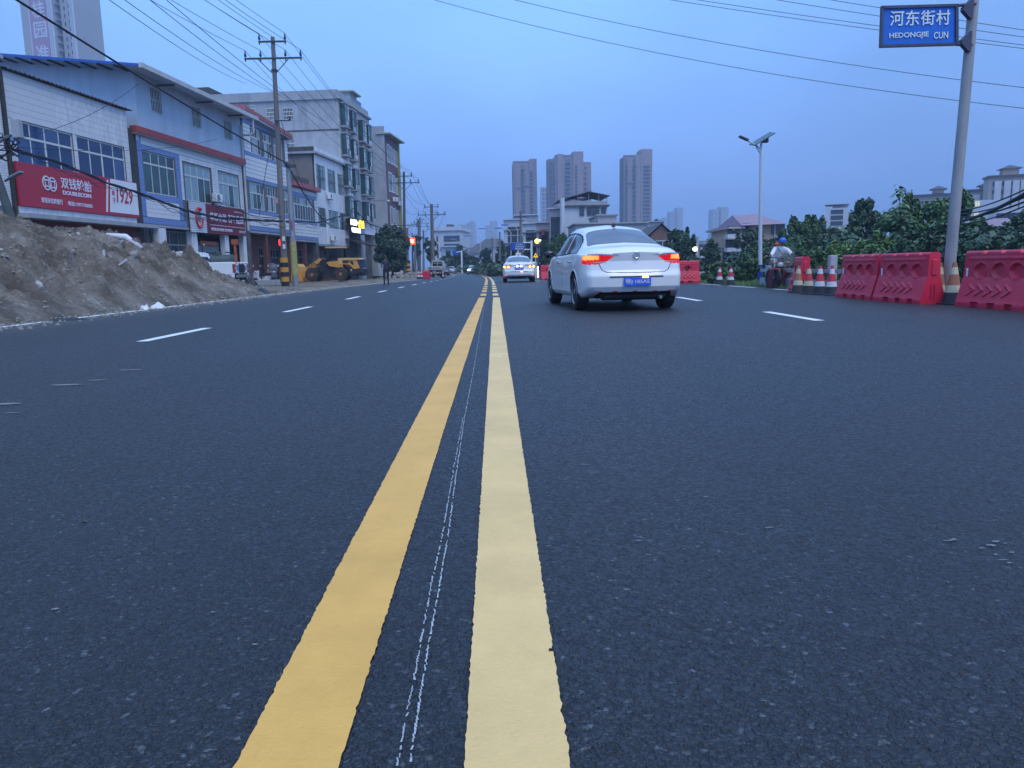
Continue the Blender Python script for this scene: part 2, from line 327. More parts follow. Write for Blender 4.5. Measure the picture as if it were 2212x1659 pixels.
# chalk guide lines between the yellow lines
def chalk(pts, w, gaps):
    P=[G(*q) for q in pts]; b=MB(); L_=[0]
    Y=P[0].y
    ysx=[p.y for p in P]; xsx=[p.x for p in P]
    while Y<ysx[-1]:
        st=.006+.004*Y
        if random.random()>gaps:
            ww=w*random.uniform(.4,1.1); x0=float(np.interp(Y,ysx,xsx))+random.gauss(0,.0012); x1=float(np.interp(Y+st,ysx,xsx))+random.gauss(0,.0012)
            b.add([(x0-ww,Y,.0042),(x0+ww,Y,.0042),(x1+ww,Y+st*1.1,.0042),(x1-ww,Y+st*1.1,.0042)],[(0,1,2,3)])
        Y+=st
    return b
m_chalk=mat('chalk',(.36,.40,.44),.9,var=.35,scale=120)
o=chalk([(885,1659),(922,1420),(950,1260),(969,1152),(985,1030),(1003,905),(1025,790),(1037,713),(1046,660)],.0021,.16).build('chalk_line',m_chalk,road); o['kind']='stuff'
o=chalk([(857,1659),(900,1440),(935,1250),(957,1152),(979,1020),(1000,905)],.0020,.30).build('chalk_line',m_chalk,road); o['kind']='stuff'

# scuffs and specks on the carriageway
m_scuff=mat('pale_scuff',(.16,.175,.19),.9,var=.5,scale=60)
def scuff(px,py,L_,w,ang=0,n=9,mt=None,dz=.0042):
    c=G(px,py); b=MB(); rs=np.random.RandomState(int(px)); P=[]
    for i in range(n): a=2*math.pi*i/n; r_=rs.uniform(.4,1.0); x=math.cos(a)*L_*r_; y=math.sin(a)*w*r_; P.append((c.x+x*math.cos(ang)-y*math.sin(ang),c.y+x*math.sin(ang)+y*math.cos(ang),c.z+dz))
    b.add(P,[tuple(range(n))]); return b
sc_=MB()
for q in ((2140,1180,.018,.010),(2165,1212,.022,.006),(2185,1196,.012,.010),(2120,1186,.010,.006),(2180,1218,.012,.005),(2150,1200,.008,.006),(2172,1176,.010,.005),(2060,1168,.015,.01),(1265,1005,.03,.008),(1660,1142,.02,.008),(1525,1075,.015,.008),(1380,1170,.012,.008),(8,874,.12,.05),(25,893,.06,.02),(285,800,.2,.04),(150,832,.2,.04),(210,822,.15,.03),(2045,1170,.02,.006),(550,1395,.01,.006),(120,1318,.012,.006),(460,1325,.008,.005),(2150,1172,.02,.008),(2035,682,.35,.03),(1975,725,.1,.02)):
    b=scuff(*q); sc_.add(b.v,b.f)
a=G(1085,769); c=G(1330,761); e_=G(1640,750)
for (p,q) in ((a,c),(c,e_)):
    for i in range(24):
        u=p.lerp(q,i/24); v=p.lerp(q,(i+random.uniform(.5,1.0))/24); wv=random.uniform(.004,.013); sc_.add([(u.x,u.y-wv,.0042),(v.x,v.y-wv,.0042),(v.x,v.y+wv,.0042),(u.x,u.y+wv,.0042)],[(0,1,2,3)])
o=sc_.build('scuff_marks',m_scuff,road); o['kind']='stuff'
p=G(1191,1409); tag(MB().box(-.005,.005,-.0025,.0025,0,.004).build('pebble',mat('tar_crumb',(.01,.01,.012),.8,var=0),None,loc=(p.x,p.y,.0042)),'tiny black crumb lying on the pale yellow line','crumb')
p=G(183,1129); tag(MB().add([(-.012,-.004,.002),(.0,-.007,.008),(.013,.0,.003),(.0,.008,.004)],[(0,1,2,3)]).build('dry_leaf',mat('dry_leaf',(.25,.20,.10),.8),None,loc=p),'small dry leaf on the asphalt at left','leaf')
# ================================================================== the row of buildings on the left
FA=R(5.5); FX0=-25.5
FD=Vector((math.sin(FA),math.cos(FA),0)); FN=Vector((math.cos(FA),-math.sin(FA),0)); FRZ=math.pi/2-FA
def FP(s,z,off=0): 
    # s is measured along the facade line from the foot of the camera's perpendicular
    x=FX0*math.cos(FA)*Vector((math.cos(FA),-math.sin(FA),0))
    return x+FD*s+FN*off+Vector((0,0,z))
_o=FP(0,0)
def bld(name,label,cat,s,z=-.35,group=None): 
    r=thing(name,label,cat,FP(s,z),FRZ,group); r['_s']=s; r['_z']=z; return r
def LM(b,root,name,mt,parent=None,**kw):       # mesh authored in (s,-off,z) coordinates -> local to its root
    s0,z0=root['_s'],root['_z']; b.v=[(v[0]-s0,v[1],v[2]-z0) for v in b.v]; return b.build(name,mt,parent or root,**kw)
def wallholes(b,s0,s1,z0,z1,holes,off=0,th=.18):
    xs=sorted({s0,s1}|{min(max(h[0],s0),s1) for h in holes}|{min(max(h[1],s0),s1) for h in holes}); zs=sorted({z0,z1}|{min(max(h[2],z0),z1) for h in holes}|{min(max(h[3],z0),z1) for h in holes})
    for i in range(len(xs)-1):
        for j in range(len(zs)-1):
            mx=(xs[i]+xs[i+1])/2; mz=(zs[j]+zs[j+1])/2
            if any(h[0]<mx<h[1] and h[2]<mz<h[3] for h in holes): continue
            b.add([(xs[i],-off,zs[j]),(xs[i+1],-off,zs[j]),(xs[i+1],-off,zs[j+1]),(xs[i],-off,zs[j+1])],[(0,1,2,3)])
    for h in holes:
        a,c,d,e=h; f=-off; g=-off+th
        b.add([(a,f,d),(c,f,d),(c,f,e),(a,f,e),(a,g,d),(c,g,d),(c,g,e),(a,g,e)],[(0,4,5,1),(2,6,7,3),(0,3,7,4),(1,5,6,2)])
    return b
m_glassA=mat('dark_blue_glass',(.010,.035,.115),.12,var=.25,scale=.6,spec=.7)
m_glassA2=mat('dark_blue_glass_reflecting',(.022,.06,.17),.07,var=.4,scale=.9,spec=.9)
m_glassG=mat('green_glass',(.035,.085,.09),.15,var=.35,scale=.8,spec=.6)
m_glassP=mat('curtained_glass',(.25,.36,.40),.3,var=.2,scale=1.2,spec=.6)
m_glassD=mat('dark_glass',(.012,.018,.025),.1,var=.4,scale=1.0,spec=.7)
m_alu=mat('pale_aluminium',(.62,.64,.62),.4,var=.1,scale=3)
m_greyalu=mat('grey_window_frame',(.16,.19,.20),.45,var=.15,scale=3)
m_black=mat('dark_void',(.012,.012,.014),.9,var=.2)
m_wt=mat('white_wall_tile',(.74,.76,.78),.35,var=.12,scale=4,dirt=.5,dirtcol=(.30,.31,.32),stretch=(1.4,1.4,.4))
m_wt2=mat('white_narrow_tile',(.70,.72,.75),.4,var=.14,scale=4,dirt=.5,dirtcol=(.3,.31,.32),stretch=(1.4,1.4,.35))
m_bt=mat('blue_wall_tile',(.16,.25,.52),.35,var=.15,scale=4,dirt=.3,dirtcol=(.10,.13,.22))
m_grout=mat('grey_grout',(.12,.13,.15),.9,var=.3,scale=8)
m_conc=mat('stained_concrete',(.35,.375,.41),.9,var=.16,scale=.8,bump=.3,dirt=.6,dirtcol=(.17,.18,.20),stretch=(1.6,1.6,.6))
m_concd=mat('dark_weathered_concrete',(.095,.092,.09),.95,var=.4,scale=1.5,bump=.3,dirt=.7,dirtcol=(.035,.033,.03))
m_bluewall=mat('pale_blue_render',(.50,.60,.72),.8,var=.06,scale=1.6,dirt=.45,dirtcol=(.26,.31,.38),stretch=(1.6,1.6,.22))
m_red=mat('red_painted_band',(.36,.052,.05),.6,var=.2,scale=3,dirt=.4,dirtcol=(.14,.04,.04))
m_redshop=mat('dark_red_shopfront',(.12,.018,.022),.6,var=.3,scale=2)
m_signred=mat('crimson_sign_sheet',(.42,.022,.045),.45,var=.05,scale=1)
m_white=mat('white_sign_face',(.74,.76,.80),.5,var=.04,scale=2)
m_roofblue=mat('blue_roof_sheet',(.02,.10,.42),.4,var=.1)
m_rust=mat('dark_corrugated_edge',(.045,.042,.04),.8,var=.4,scale=6)
m_darkbrick=mat('dark_mossy_brick',(.06,.065,.06),.95,var=.5,scale=6,bump=.5,bscale=30)
m_gut=mat('pale_gutter',(.50,.52,.52),.5,var=.12,scale=2,dirt=.3,dirtcol=(.25,.26,.26))
def window(root,s0,s1,z0,z1,cols=4,transom=None,fm=None,gm=None,off=-.10,fw=.06,mid=.05,pick=None,name='window',split=None):
    fm=fm or m_alu; gm=gm or m_glassA; b=MB(); y1=-off; y0=y1-.05
    for (a,c,d,e) in ((s0,s1,z0,z0+fw),(s0,s1,z1-fw,z1),(s0,s0+fw,z0+fw,z1-fw),(s1-fw,s1,z0+fw,z1-fw)): b.box(a,c,y0,y1,d,e)
    w=(s1-s0)/cols; zt=transom
    if zt: b.box(s0+fw,s1-fw,y0-.004,y1,zt-.05,zt+.05)
    for i in range(1,cols):
        hw=mid if not(split and i==split) else mid*1.9
        b.box(s0+i*w-hw/2,s0+i*w+hw/2,y0+.006,y1-.003,z0+fw,(zt-.05) if zt else z1-fw)
        if zt: b.box(s0+i*w-mid/2,s0+i*w+mid/2,y0+.006,y1-.003,zt+.05,z1-fw)
    f=LM(b,root,name,fm)
    rows=[(z0+fw,(zt-.05) if zt else z1-fw)]+([(zt+.05,z1-fw)] if zt else [])
    for i in range(cols):
        for (d,e) in rows:
            p=MB(); a=s0+i*w+mid/2; c=s0+(i+1)*w-mid/2; dd=random.uniform(0,.012)
            p.box(a,c,y0+.022+dd,y0+.032+dd,d,e); g=pick() if pick else gm
            o=LM(p,root,'pane',g,parent=f)
    return f
def bars(root,s0,s1,z0,z1,n,rows,off=.05,mt=None,r=.016):
    b=MB()
    for i in range(n+1):
        s=s0+(s1-s0)*i/n; b.box(s-r,s+r,-off-r,-off+r,z0,z1)
    for j in range(rows+1):
        z=z0+(z1-z0)*j/rows; b.box(s0,s1,-off-r*.6-.012,-off+r*.6-.012,z-r,z+r)
    return LM(b,root,'window_bars',mt or m_alu)
_tm={}
def tiles(root,regions,holes,tw,th,gap=.008,mt=None,nobj=300,stag=0,off=.0,jit=.0015,name='tile',proud=.012):
    cells=[]
    for (s0,s1,z0,z1) in regions:
        nr=max(1,round((z1-z0)/th)); hh=(z1-z0)/nr; nc=max(1,round((s1-s0)/tw)); ww=(s1-s0)/nc
        for j in range(nr):
            for i in range(nc):
                a=s0+i*ww; c=a+ww; d=z0+j*hh; e=d+hh; ms=(a+c)/2; mz=(d+e)/2
                if any(h[0]-ww*.35<ms<h[1]+ww*.35 and h[2]-hh*.4<mz<h[3]+hh*.4 for h in holes): continue
                cells.append((ms,mz,ww,hh))
    cells.sort(key=lambda q:q[0]); s0r,z0r=root['_s'],root['_z']; rest=MB()
    for i,(ms,mz,ww,hh) in enumerate(cells):
        if i<nobj:
            key=(round(ww,4),round(hh,4),mt.name)
            if key not in _tm: _tm[key]=MB().bbox(-ww/2+gap/2,ww/2-gap/2,-proud,0,-hh/2+gap/2,hh/2-gap/2,.0025).mesh('tile',mt)
            o=link(name,_tm[key],root,(ms-s0r,-off+random.uniform(-jit,jit),mz-z0r))
        else:
            y=random.uniform(-jit,jit)
            a,c,d,e=ms-ww/2+gap/2,ms+ww/2-gap/2,mz-hh/2+gap/2,mz+hh/2-gap/2
            f=-off-proud+y; g=-off
            rest.add([(a,f,d),(c,f,d),(c,f,e),(a,f,e),(a,g,d),(c,g,d),(c,g,e),(a,g,e)],[(0,1,2,3),(0,4,5,1),(2,6,7,3),(0,3,7,4),(1,5,6,2)])
    if rest.v:
        o=LM(rest,root,'tile_cladding',mt); o['kind']='stuff'
def text3d(txt,h,parent,loc,m_,name='lettering',width=None,ext=.012,rot=(math.pi/2,0,0),bold=0.0,shear=0,center=False):
    cu=bpy.data.curves.new(name,'FONT'); cu.body=txt; cu.size=1; cu.extrude=.5*ext; cu.offset=bold; cu.shear=shear; cu.resolution_u=3
    if center: cu.align_x='CENTER'
    t=bpy.data.objects.new('tmp',cu); COL.objects.link(t); bpy.context.view_layer.update()
    dg=bpy.context.evaluated_depsgraph_get(); me=bpy.data.meshes.new_from_object(t.evaluated_get(dg)); bpy.data.objects.remove(t)
    co=np.zeros(len(me.vertices)*3,dtype=np.float32); me.vertices.foreach_get('co',co); co=co.reshape(-1,3)
    mn=co.min(0); mx_=co.max(0); k=h/(mx_[1]-mn[1]); co[:,0]-=0 if center else mn[0]; co[:,1]-=mn[1]
    kx=k if not width else width/(mx_[0]-mn[0]); co[:,0]*=kx; co[:,1]*=k
    me.vertices.foreach_set('co',co.ravel()); me.materials.clear(); me.materials.append(m_); me.update()
    o=link(name,me,parent,loc,rot); return o
def lettering(root,txt,s0,s1,z0,z1,off,m_,name='lettering',bold=0.0,shear=0,parent=None):
    return text3d(txt,z1-z0,parent or root,(s0-root['_s'],-off,z0-root['_z']),m_,name,width=s1-s0,bold=bold,shear=shear)
def slab(root,name,mt,s0,s1,o0,o1,z0,z1,b=0):
    q=MB(); (q.bbox(s0,s1,-o1,-o0,z0,z1,b) if b else q.box(s0,s1,-o1,-o0,z0,z1)); return LM(q,root,name,mt)
def ac(root,s,z,off=.0,w=.8,name='air_conditioner'):
    b=MB(); b.bbox(s,s+w,-off-.42,-off-.12,z,z+.55,.015); f=LM(b,root,name,m_white)
    b=MB(); b.lathe([(.02,-.012),(.20,-.012),(.22,0)],18,Matrix.Translation((s+w*.38,-off-.424,z+.28))@Matrix.Rotation(math.pi/2,4,'X')); LM(b,root,'fan_grille',m_greyalu,parent=f)
    b=MB()
    for x in (s+.1,s+w-.1): b.box(x-.02,x+.02,-off-.45,-off,z-.04,z-.001); b.tube([(x,-off-.42,z-.03),(x,-off,z-.4)],.015,5)
    LM(b,root,'bracket',m_greyalu,parent=f); return f

# ---- A0: the white tiled wall at the picture's left edge
r0=bld('shop_house','white tiled house cut off by the left edge of the photo','building',22.0)
slab(r0,'wall',m_grout,22,32.70,-10,0,-.35,10.2)
tiles(r0,[(28.5,32.66,3.9,10.15)],[],.24,.11,.012,m_wt,300,proud=.015)
slab(r0,'roof_slab',m_conc,21.8,32.85,-10.2,.25,10.2,10.36)
slab(r0,'drain_pipe',m_rust,32.72,32.86,0,.12,3.4,9.9)
rb=bld('rooftop_box','pale sheet-metal box on the roof edge at the far left','box',30.5,10.36)
slab(rb,'box_body',m_gut,30.2,32.55,-.9,.3,10.36,11.3,.02); slab(rb,'label_plate',m_bt,31.5,32.4,.301,.306,10.75,11.2)
# ---- A: tyre shop
A=bld('tyre_shop','two-storey tyre shop with narrow white tiles and the crimson tyre signboard','building',32.95)
holesA=[(33.38,37.35,5.4,7.81),(37.66,41.72,5.4,7.79)]
b=wallholes(MB(),32.95,42.2,3.7,9.84,holesA); b.box(32.95,42.2,.19,10,3.7,9.84); LM(b,A,'wall',m_grout)
tiles(A,[(32.96,42.19,7.80,9.82)],[],.078,.288,.012,m_wt2,300)
tiles(A,[(32.96,33.37,5.9,7.79),(37.36,37.65,5.9,7.79),(41.73,42.19,5.9,7.79)],[],.078,.288,.012,m_wt2,0)
for (a,c,sp) in ((33.38,37.35,2),(37.66,41.72,2)): window(A,a,c,5.42,7.79,4,7.09,m_alu,m_glassA,fw=.07,mid=.06,split=sp,pick=lambda: random.choice([m_glassA,m_glassA,m_glassA2]))
b=MB()                      # corrugated roof edge
n=92
V=[];F=[]
for i in range(n+1):
    s=32.9+9.6*i/n; z=9.86+.045*math.sin(i*2.2)+random.uniform(-.012,.012)
    b.v += [(s,-.22,z),(s,-.22,z+.035),(s,3.0,z+.35),(s,3.0,z+.315)]
for i in range(n):
    o=i*4; q=o+4
    b.f += [(o,o+1,q+1,q),(o+1,o+2,q+2,q+1),(o+3,o,q,q+3),(o+2,o+3,q+3,q+2)]
LM(b,A,'corrugated_roof',m_rust)
slab(A,'canopy_slab',m_conc,32.8,43.3,-.1,.75,3.42,3.62); slab(A,'fascia_tiles',m_wt2,32.95,42.15,.01,.10,3.66,3.95)
slab(A,'shopfront_band',m_redshop,32.95,42.5,-.25,-.05,2.75,3.40)
for s in (33.0,37.4,41.95): slab(A,'red_pillar',m_signred if s>40 else m_redshop,s,s+.5,-.3,.02,-.35,2.9)
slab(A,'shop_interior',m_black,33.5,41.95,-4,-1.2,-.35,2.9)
b=MB()
for i in range(44): b.box(33.5+i*.095,33.5+i*.095+.088,.5,.53,-.3,2.7)
LM(b,A,'roller_shutter',m_greyalu)
# signboard
sg=bld('tyre_signboard','crimson tyre shop signboard with white double-ring emblem and white end panel','signboard',32.9,3.97)
slab(sg,'board',m_signred,32.92,42.25,.12,.22,3.97,5.91)
def quadp(root,name,mt,pts,off,parent=None,th=.012):
    b=MB(); b.add([(p[0],-off-th,p[1]) for p in pts]+[(p[0],-off,p[1]) for p in pts],[(0,1,2,3),(0,4,5,1),(1,5,6,2),(2,6,7,3),(3,7,4,0)]); return LM(b,root,name,mt,parent=parent)
quadp(sg,'white_panel',m_white,[(39.52,4.13),(42.2,4.13),(42.2,5.88),(39.80,5.88)],.222)
quadp(sg,'white_stripe',m_white,[(39.17,4.11),(39.32,4.11),(39.62,5.78),(39.47,5.78)],.222)
m_let=mat('white_raised_letters',(.74,.72,.86),.5,var=.02); m_gold=mat('gold_letter_edge',(.40,.20,.06),.5,var=.1)
lettering(sg,'双钱轮胎',35.78,38.12,5.0,5.54,.235,m_let,bold=.012)
lettering(sg,'DOUBLECOIN',35.86,38.02,4.71,4.91,.235,m_let,bold=.03)
lettering(sg,'双钱安信轮胎行',34.28,35.78,4.21,4.46,.235,m_let,bold=.012)
lettering(sg,'电话:13971735035',36.16,38.04,4.21,4.43,.235,m_let,bold=.02)
m_redlet=mat('red_letters',(.40,.03,.05),.5,var=.05)
lettering(sg,'始',39.80,40.08,5.02,5.32,.24,m_redlet,bold=.008); lettering(sg,'于',39.82,40.10,4.62,4.90,.24,m_redlet,bold=.008)
lettering(sg,'1929',40.2,41.72,4.66,5.46,.24,m_redlet,bold=.018,shear=.12)
b=MB(); gold=MB()
for cxs,czs in ((34.76,5.14),(35.16,5.11)):
    for rr,oo,bb in ((.33,.262,b),(.36,.235,gold)):
        n=40; o=len(bb.v)
        for i in range(n):
            a=2*math.pi*i/n
            for r_ in (rr,rr-.055): bb.v += [(cxs+r_*math.cos(a)*.86,-oo,czs+r_*math.sin(a)),(cxs+r_*math.cos(a)*.86,-oo+.02,czs+r_*math.sin(a))]
        for i in range(n):
            p=o+i*4; q=o+((i+1)%n)*4; bb.f += [(p,q,q+2,p+2),(p,p+1,q+1,q),(p+2,q+2,q+3,p+3)]
    for ax in (0,1):
        for sg_ in (-1,1):
            n=14; o=len(b.v)
            for i in range(n+1):
                t=-1+2*i/n; h=.135+.085*t*t; e=.022+.012*(1-t*t); q=.2*t
                for k in (-e,e):
                    b.v.append((cxs+((sg_*(h+k))*.86 if ax else q), -.262, czs+(q if ax else sg_*(h+k))))
            for i in range(n): b.f.append((o+2*i,o+2*i+1,o+2*i+3,o+2*i+2))
LM(gold,sg,'emblem_edge',m_gold); LM(b,sg,'emblem',m_let)
# ---- B
B=bld('workshop_building','long white and blue tiled building with pale blue attic storey and white gutter','building',42.25)
wB=[(43.53,47.0,5.52,7.9),(48.12,51.6,5.45,7.8),(52.75,55.92,5.45,7.8)]
b=wallholes(MB(),42.95,56.62,3.72,8.72,wB); b.box(42.95,56.62,.19,11,3.72,8.72); LM(b,B,'wall',m_grout)
slab(B,'brick_pier',m_darkbrick,42.25,42.94,-1.5,-.02,-.35,8.95)
b=MB()
for j in range(60):
    for i in range(3):
        s=42.27+i*.225+(j%2)*.0; b.box(s,s+.21,-.0,.02+.006*random.random(),-.2+j*.152,-.2+j*.152+.135)
o=LM(b,B,'brick',m_darkbrick); o['kind']='stuff'; o.name='brick_courses'
blueB=[(42.96,43.42,4.15,8.7),(47.1,47.6,4.15,8.2),(43.42,47.1,7.92,8.2),(43.42,47.1,5.15,5.5),(42.96,47.9,3.74,4.1)]
tiles(B,blueB,[],.30,.30,.012,m_bt,60)
tiles(B,[(43.42,47.1,4.12,5.14)],[],.155,.255,.014,m_wt,130)
tiles(B,[(42.96,56.6,8.22,8.70)],[],.155,.24,.014,m_wt,110)
tiles(B,[(47.62,56.6,3.74,8.20)],wB+[(47.5,56.2,3.4,5.4),(42.9,47.9,3.7,4.12)],.30,.155,.016,m_wt,0)
pk=lambda: random.choice([m_glassG,m_glassG,m_glassD])
pp=lambda: random.choice([m_glassP,m_glassP,m_glassP,m_glassG])
window(B,43.53,47.0,5.52,7.9,4,7.22,m_alu,m_glassG,pick=pk,mid=.06); window(B,48.12,51.6,5.45,7.8,4,7.05,m_alu,m_glassP,pick=pp,mid=.06); window(B,52.75,55.92,5.45,7.8,4,7.05,m_alu,m_glassP,pick=pp,mid=.06)
slab(B,'red_cornice',m_red,42.6,56.75,-.1,.32,8.74,9.12,.01); slab(B,'cornice_soffit',m_conc,42.62,56.73,-.1,.28,8.68,8.735)
wBu=[(44.82,46.0,10.32,11.7),(49.65,50.82,10.3,11.6),(54.13,55.37,10.25,11.55)]
b=wallholes(MB(),43.30,56.85,9.12,12.35,wBu,.02); b.add([(43.30,-.02,9.12),(43.30,11,9.12),(43.30,11,13.55),(43.30,-.02,12.35)],[(0,3,2,1)]); b.add([(56.85,-.02,9.12),(56.85,11,9.12),(56.85,11,13.55),(56.85,-.02,12.35)],[(0,1,2,3)]); LM(b,B,'attic_wall',m_bluewall)
for (a,c,d,e) in wBu:
    window(B,a,c,d,e,2,None,m_greyalu,m_glassD,off=-.09); bars(B,a,c,d,e,7,2,.04)
# mono-pitch roof with gutter
b=MB(); b.add([(41.9,-1.22,12.10),(56.9,-1.22,12.0),(56.9,11.5,13.4),(41.9,11.5,13.5),(41.9,-1.22,12.16),(56.9,-1.22,12.06),(56.9,11.5,13.46),(41.9,11.5,13.56)],[(0,3,2,1),(4,5,6,7),(0,1,5,4),(1,2,6,5),(2,3,7,6)]); LM(b,B,'roof',m_bluewall)
b=MB(); b.add([(41.86,-1.24,12.06),(41.86,11.5,13.46),(41.86,11.5,13.60),(41.86,-1.24,12.20),(41.90,-1.24,12.06),(41.90,11.5,13.46),(41.90,11.5,13.60),(41.90,-1.24,12.20)],[(0,1,2,3),(4,7,6,5),(3,2,6,7),(0,4,5,1)]); LM(b,B,'blue_roof_edge',m_roofblue)
b=MB(); b.add([(41.8,-1.42,11.98),(57.0,-1.42,11.88),(57.0,-1.42,12.14),(41.8,-1.42,12.24),(41.8,-1.225,11.98),(57.0,-1.225,11.88),(57.0,-1.225,12.14),(41.8,-1.225,12.24)],[(0,1,2,3),(0,4,5,1),(3,2,6,7),(0,3,7,4),(1,5,6,2)]); LM(b,B,'gutter',m_gut)
for i in range(12):
    y=.3+i*.95; z=12.16+(y+1.22)*.11; q=MB().box(41.95,43.28,y-.04,y+.04,z-.16,z-.03); LM(q,B,'rafter',m_concd)
for s in (45.6,50.4,54.9): q=MB().box(s-.05,s+.05,-1.15,-.03,11.86,11.96); LM(q,B,'bracket',m_concd)
b=MB().tube([(56.2,-1.3,11.9),(56.2,-1.3,10.9),(56.1,-1.1,10.75),(56.35,-.12,10.75)],.07,8).tube([(56.72,-.15,11.6),(56.72,-.15,3.9)],.09,8); LM(b,B,'drain_pipe',m_gut)
ac(B,51.3,5.62,.02,1.0)
slab(B,'canopy_soffit',m_conc,42.95,56.62,-1.6,-.0,3.58,3.715); 
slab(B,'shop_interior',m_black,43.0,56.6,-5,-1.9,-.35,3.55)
for a,c in ((44.55,45.35),(48.45,49.15),(53.1,53.7),(56.1,56.6)): slab(B,'tiled_column',m_wt,a,c,-.4,-.02,-.35,3.55)
for a,c in ((42.98,44.5),(45.4,48.4)): window(B,a,c,.0,3.45,3,2.6,m_greyalu,m_glassD,off=-.45,mid=.05)
b=MB()
for i in range(16): b.box(49.25+i*.24,49.25+i*.24+.225,.5,.53,-.3,2.9)
LM(b,B,'shop_shutter',m_greyalu)
slab(B,'shop_signs_orange',mat('orange_banner',(.42,.10,.05),.6),50.2,52.6,-.42,-.38,2.7,2.95); B.children[-1].name='orange_banner'
# maroon signboard of ribbed sheet
m_maroon=mat('maroon_ribbed_sheet',(.20,.022,.04),.5,var=.1,scale=2); m_ribw=mat('white_ribbed_sheet',(.62,.68,.76),.5,var=.05)
sg2=bld('cement_signboard','maroon ribbed signboard with white lettering and red C emblem','signboard',48.1,3.45)
def ribbed(a,c,mt,nm):
    b=MB(); n=17; h=1.94/n
    for j in range(n): z=3.45+j*h; b.bbox(a,c,-.20,-.10,z+.008,z+h-.012,.006)
    for s_ in (a,): pass
    o=LM(b,sg2,nm,mt); return o
slab(sg2,'backing',m_black,48.12,56.1,.04,.12,3.46,5.38)
ribbed(48.1,50.17,m_ribw,'white_ribbed_panel'); ribbed(50.18,56.12,m_maroon,'maroon_ribbed_panel')
lettering(sg2,'华新水泥',50.65,53.05,4.30,4.88,.215,m_let,bold=.018); lettering(sg2,'百年品质',53.35,55.85,4.30,4.88,.215,m_let,bold=.018)
slab(sg2,'white_rule',m_let,50.65,55.85,.205,.215,4.02,4.05)
lettering(sg2,'销售热线批发零售',50.7,53.9,3.66,3.86,.215,m_let,bold=.02); lettering(sg2,'诚信经营',54.95,55.9,3.66,3.82,.215,m_let); lettering(sg2,'品质保证',54.4,55.7,5.08,5.18,.215,m_let)
b=MB()
pts=[(49.15+.42*math.cos(t),-.24,4.40+.62*math.sin(t)) for t in [R(65+i*290/26) for i in range(27)]]
b.tube(pts,.075,8); b.ball(pts[0],.13,8,6); LM(b,sg2,'red_c_emblem',mat('red_emblem',(.55,.03,.03),.5)); 
q=MB().prism([(48.98,4.2),(49.3,4.1),(49.42,4.3),(49.42,4.75),(49.2,4.85),(49.0,4.7)],-.222,-.205); LM(q,sg2,'grey_map_mark',m_greyalu)
# ---- pier between B and C
slab(B,'corner_pier',m_concd,56.64,57.25,-1.5,-.01,-.35,12.0)
# ---- C
C_=bld('tiled_house','three-storey white tiled house with blue bands and red roof edge behind the big pole','building',57.3)
wC=[(58.45,60.42,9.85,11.85),(60.8,62.6,9.85,11.75),(62.98,64.9,9.85,11.7),(57.75,60.5,5.6,7.65),(60.86,62.8,5.6,7.6),(63.25,65.5,5.6,7.6)]
b=wallholes(MB(),57.3,66.0,3.95,12.3,wC); b.box(57.3,66.0,.19,10,3.95,12.3); LM(b,C_,'wall',m_grout)
bandsC=[(57.3,66,9.6,9.83),(57.3,66,7.72,7.96),(57.3,66,5.3,5.55),(57.3,66,4.0,4.3),(57.3,66,11.92,12.25)]
tiles(C_,bandsC,[],.45,.3,.012,m_bt,60)
tiles(C_,[(57.3,66,4.32,5.28),(57.3,66,7.98,9.58),(57.3,66,5.57,7.7),(57.3,66,9.85,11.9)],wC,.62,.30,.03,m_wt,120)
for w in wC: window(C_,w[0],w[1],w[2]+.02,w[3]-.02,4,w[2]+1.25,m_alu,m_glassP,pick=lambda: random.choice([m_glassP,m_glassP,m_glassG,m_glassD,m_glassD]),mid=.05)
b=MB(); b.add([(56.9,-.45,12.72),(66.3,-.45,12.10),(66.3,-.45,12.42),(56.9,-.45,13.04),(56.9,3,12.9),(66.3,3,12.3),(66.3,3,12.6),(56.9,3,13.2)],[(0,1,2,3),(0,4,5,1),(3,2,6,7),(0,3,7,4),(1,5,6,2)]); LM(b,C_,'red_roof_edge',mat('faded_red_roof',(.38,.10,.11),.6,var=.2,scale=3))
b=MB(); b.add([(56.95,-.40,12.45),(66.2,-.40,12.0),(66.2,-.40,12.1),(56.95,-.40,12.72),(56.95,0,12.3),(66.2,0,12.0),(66.2,3,12.1),(56.95,3,12.72)],[(0,1,2,3),(0,4,5,1),(0,3,7,4)]); LM(b,C_,'eaves_soffit',m_conc)
# low link
C2=bld('low_link_building','lower white tiled building with one long window, between taller tiled houses','building',66.0)
wC2=[(66.4,71.6,5.35,7.4)]
b=wallholes(MB(),66.02,72.55,3.6,8.15,wC2); b.box(66.02,72.55,.19,8,3.6,8.15); LM(b,C2,'wall',m_grout)
tiles(C2,[(66.02,72.55,7.42,7.7),(66.02,72.55,5.08,5.33),(66.02,72.55,3.62,3.9)],[],.45,.28,.012,m_bt,0)
tiles(C2,[(66.02,72.55,7.72,8.12),(66.02,72.55,3.92,5.06),(66.02,72.55,5.35,7.4)],wC2,.62,.30,.03,m_wt,0)
window(C2,66.4,71.6,5.37,7.38,8,6.7,m_alu,m_glassG,mid=.06,pick=lambda: random.choice([m_glassP,m_glassG,m_glassG,m_glassD]))
slab(C2,'red_cornice',mat('faded_red_roof',(.38,.10,.11)),65.9,72.8,-.1,.45,8.17,8.55,.01); slab(C2,'parapet',m_concd,66.1,71.2,-.6,-.1,8.56,9.2)
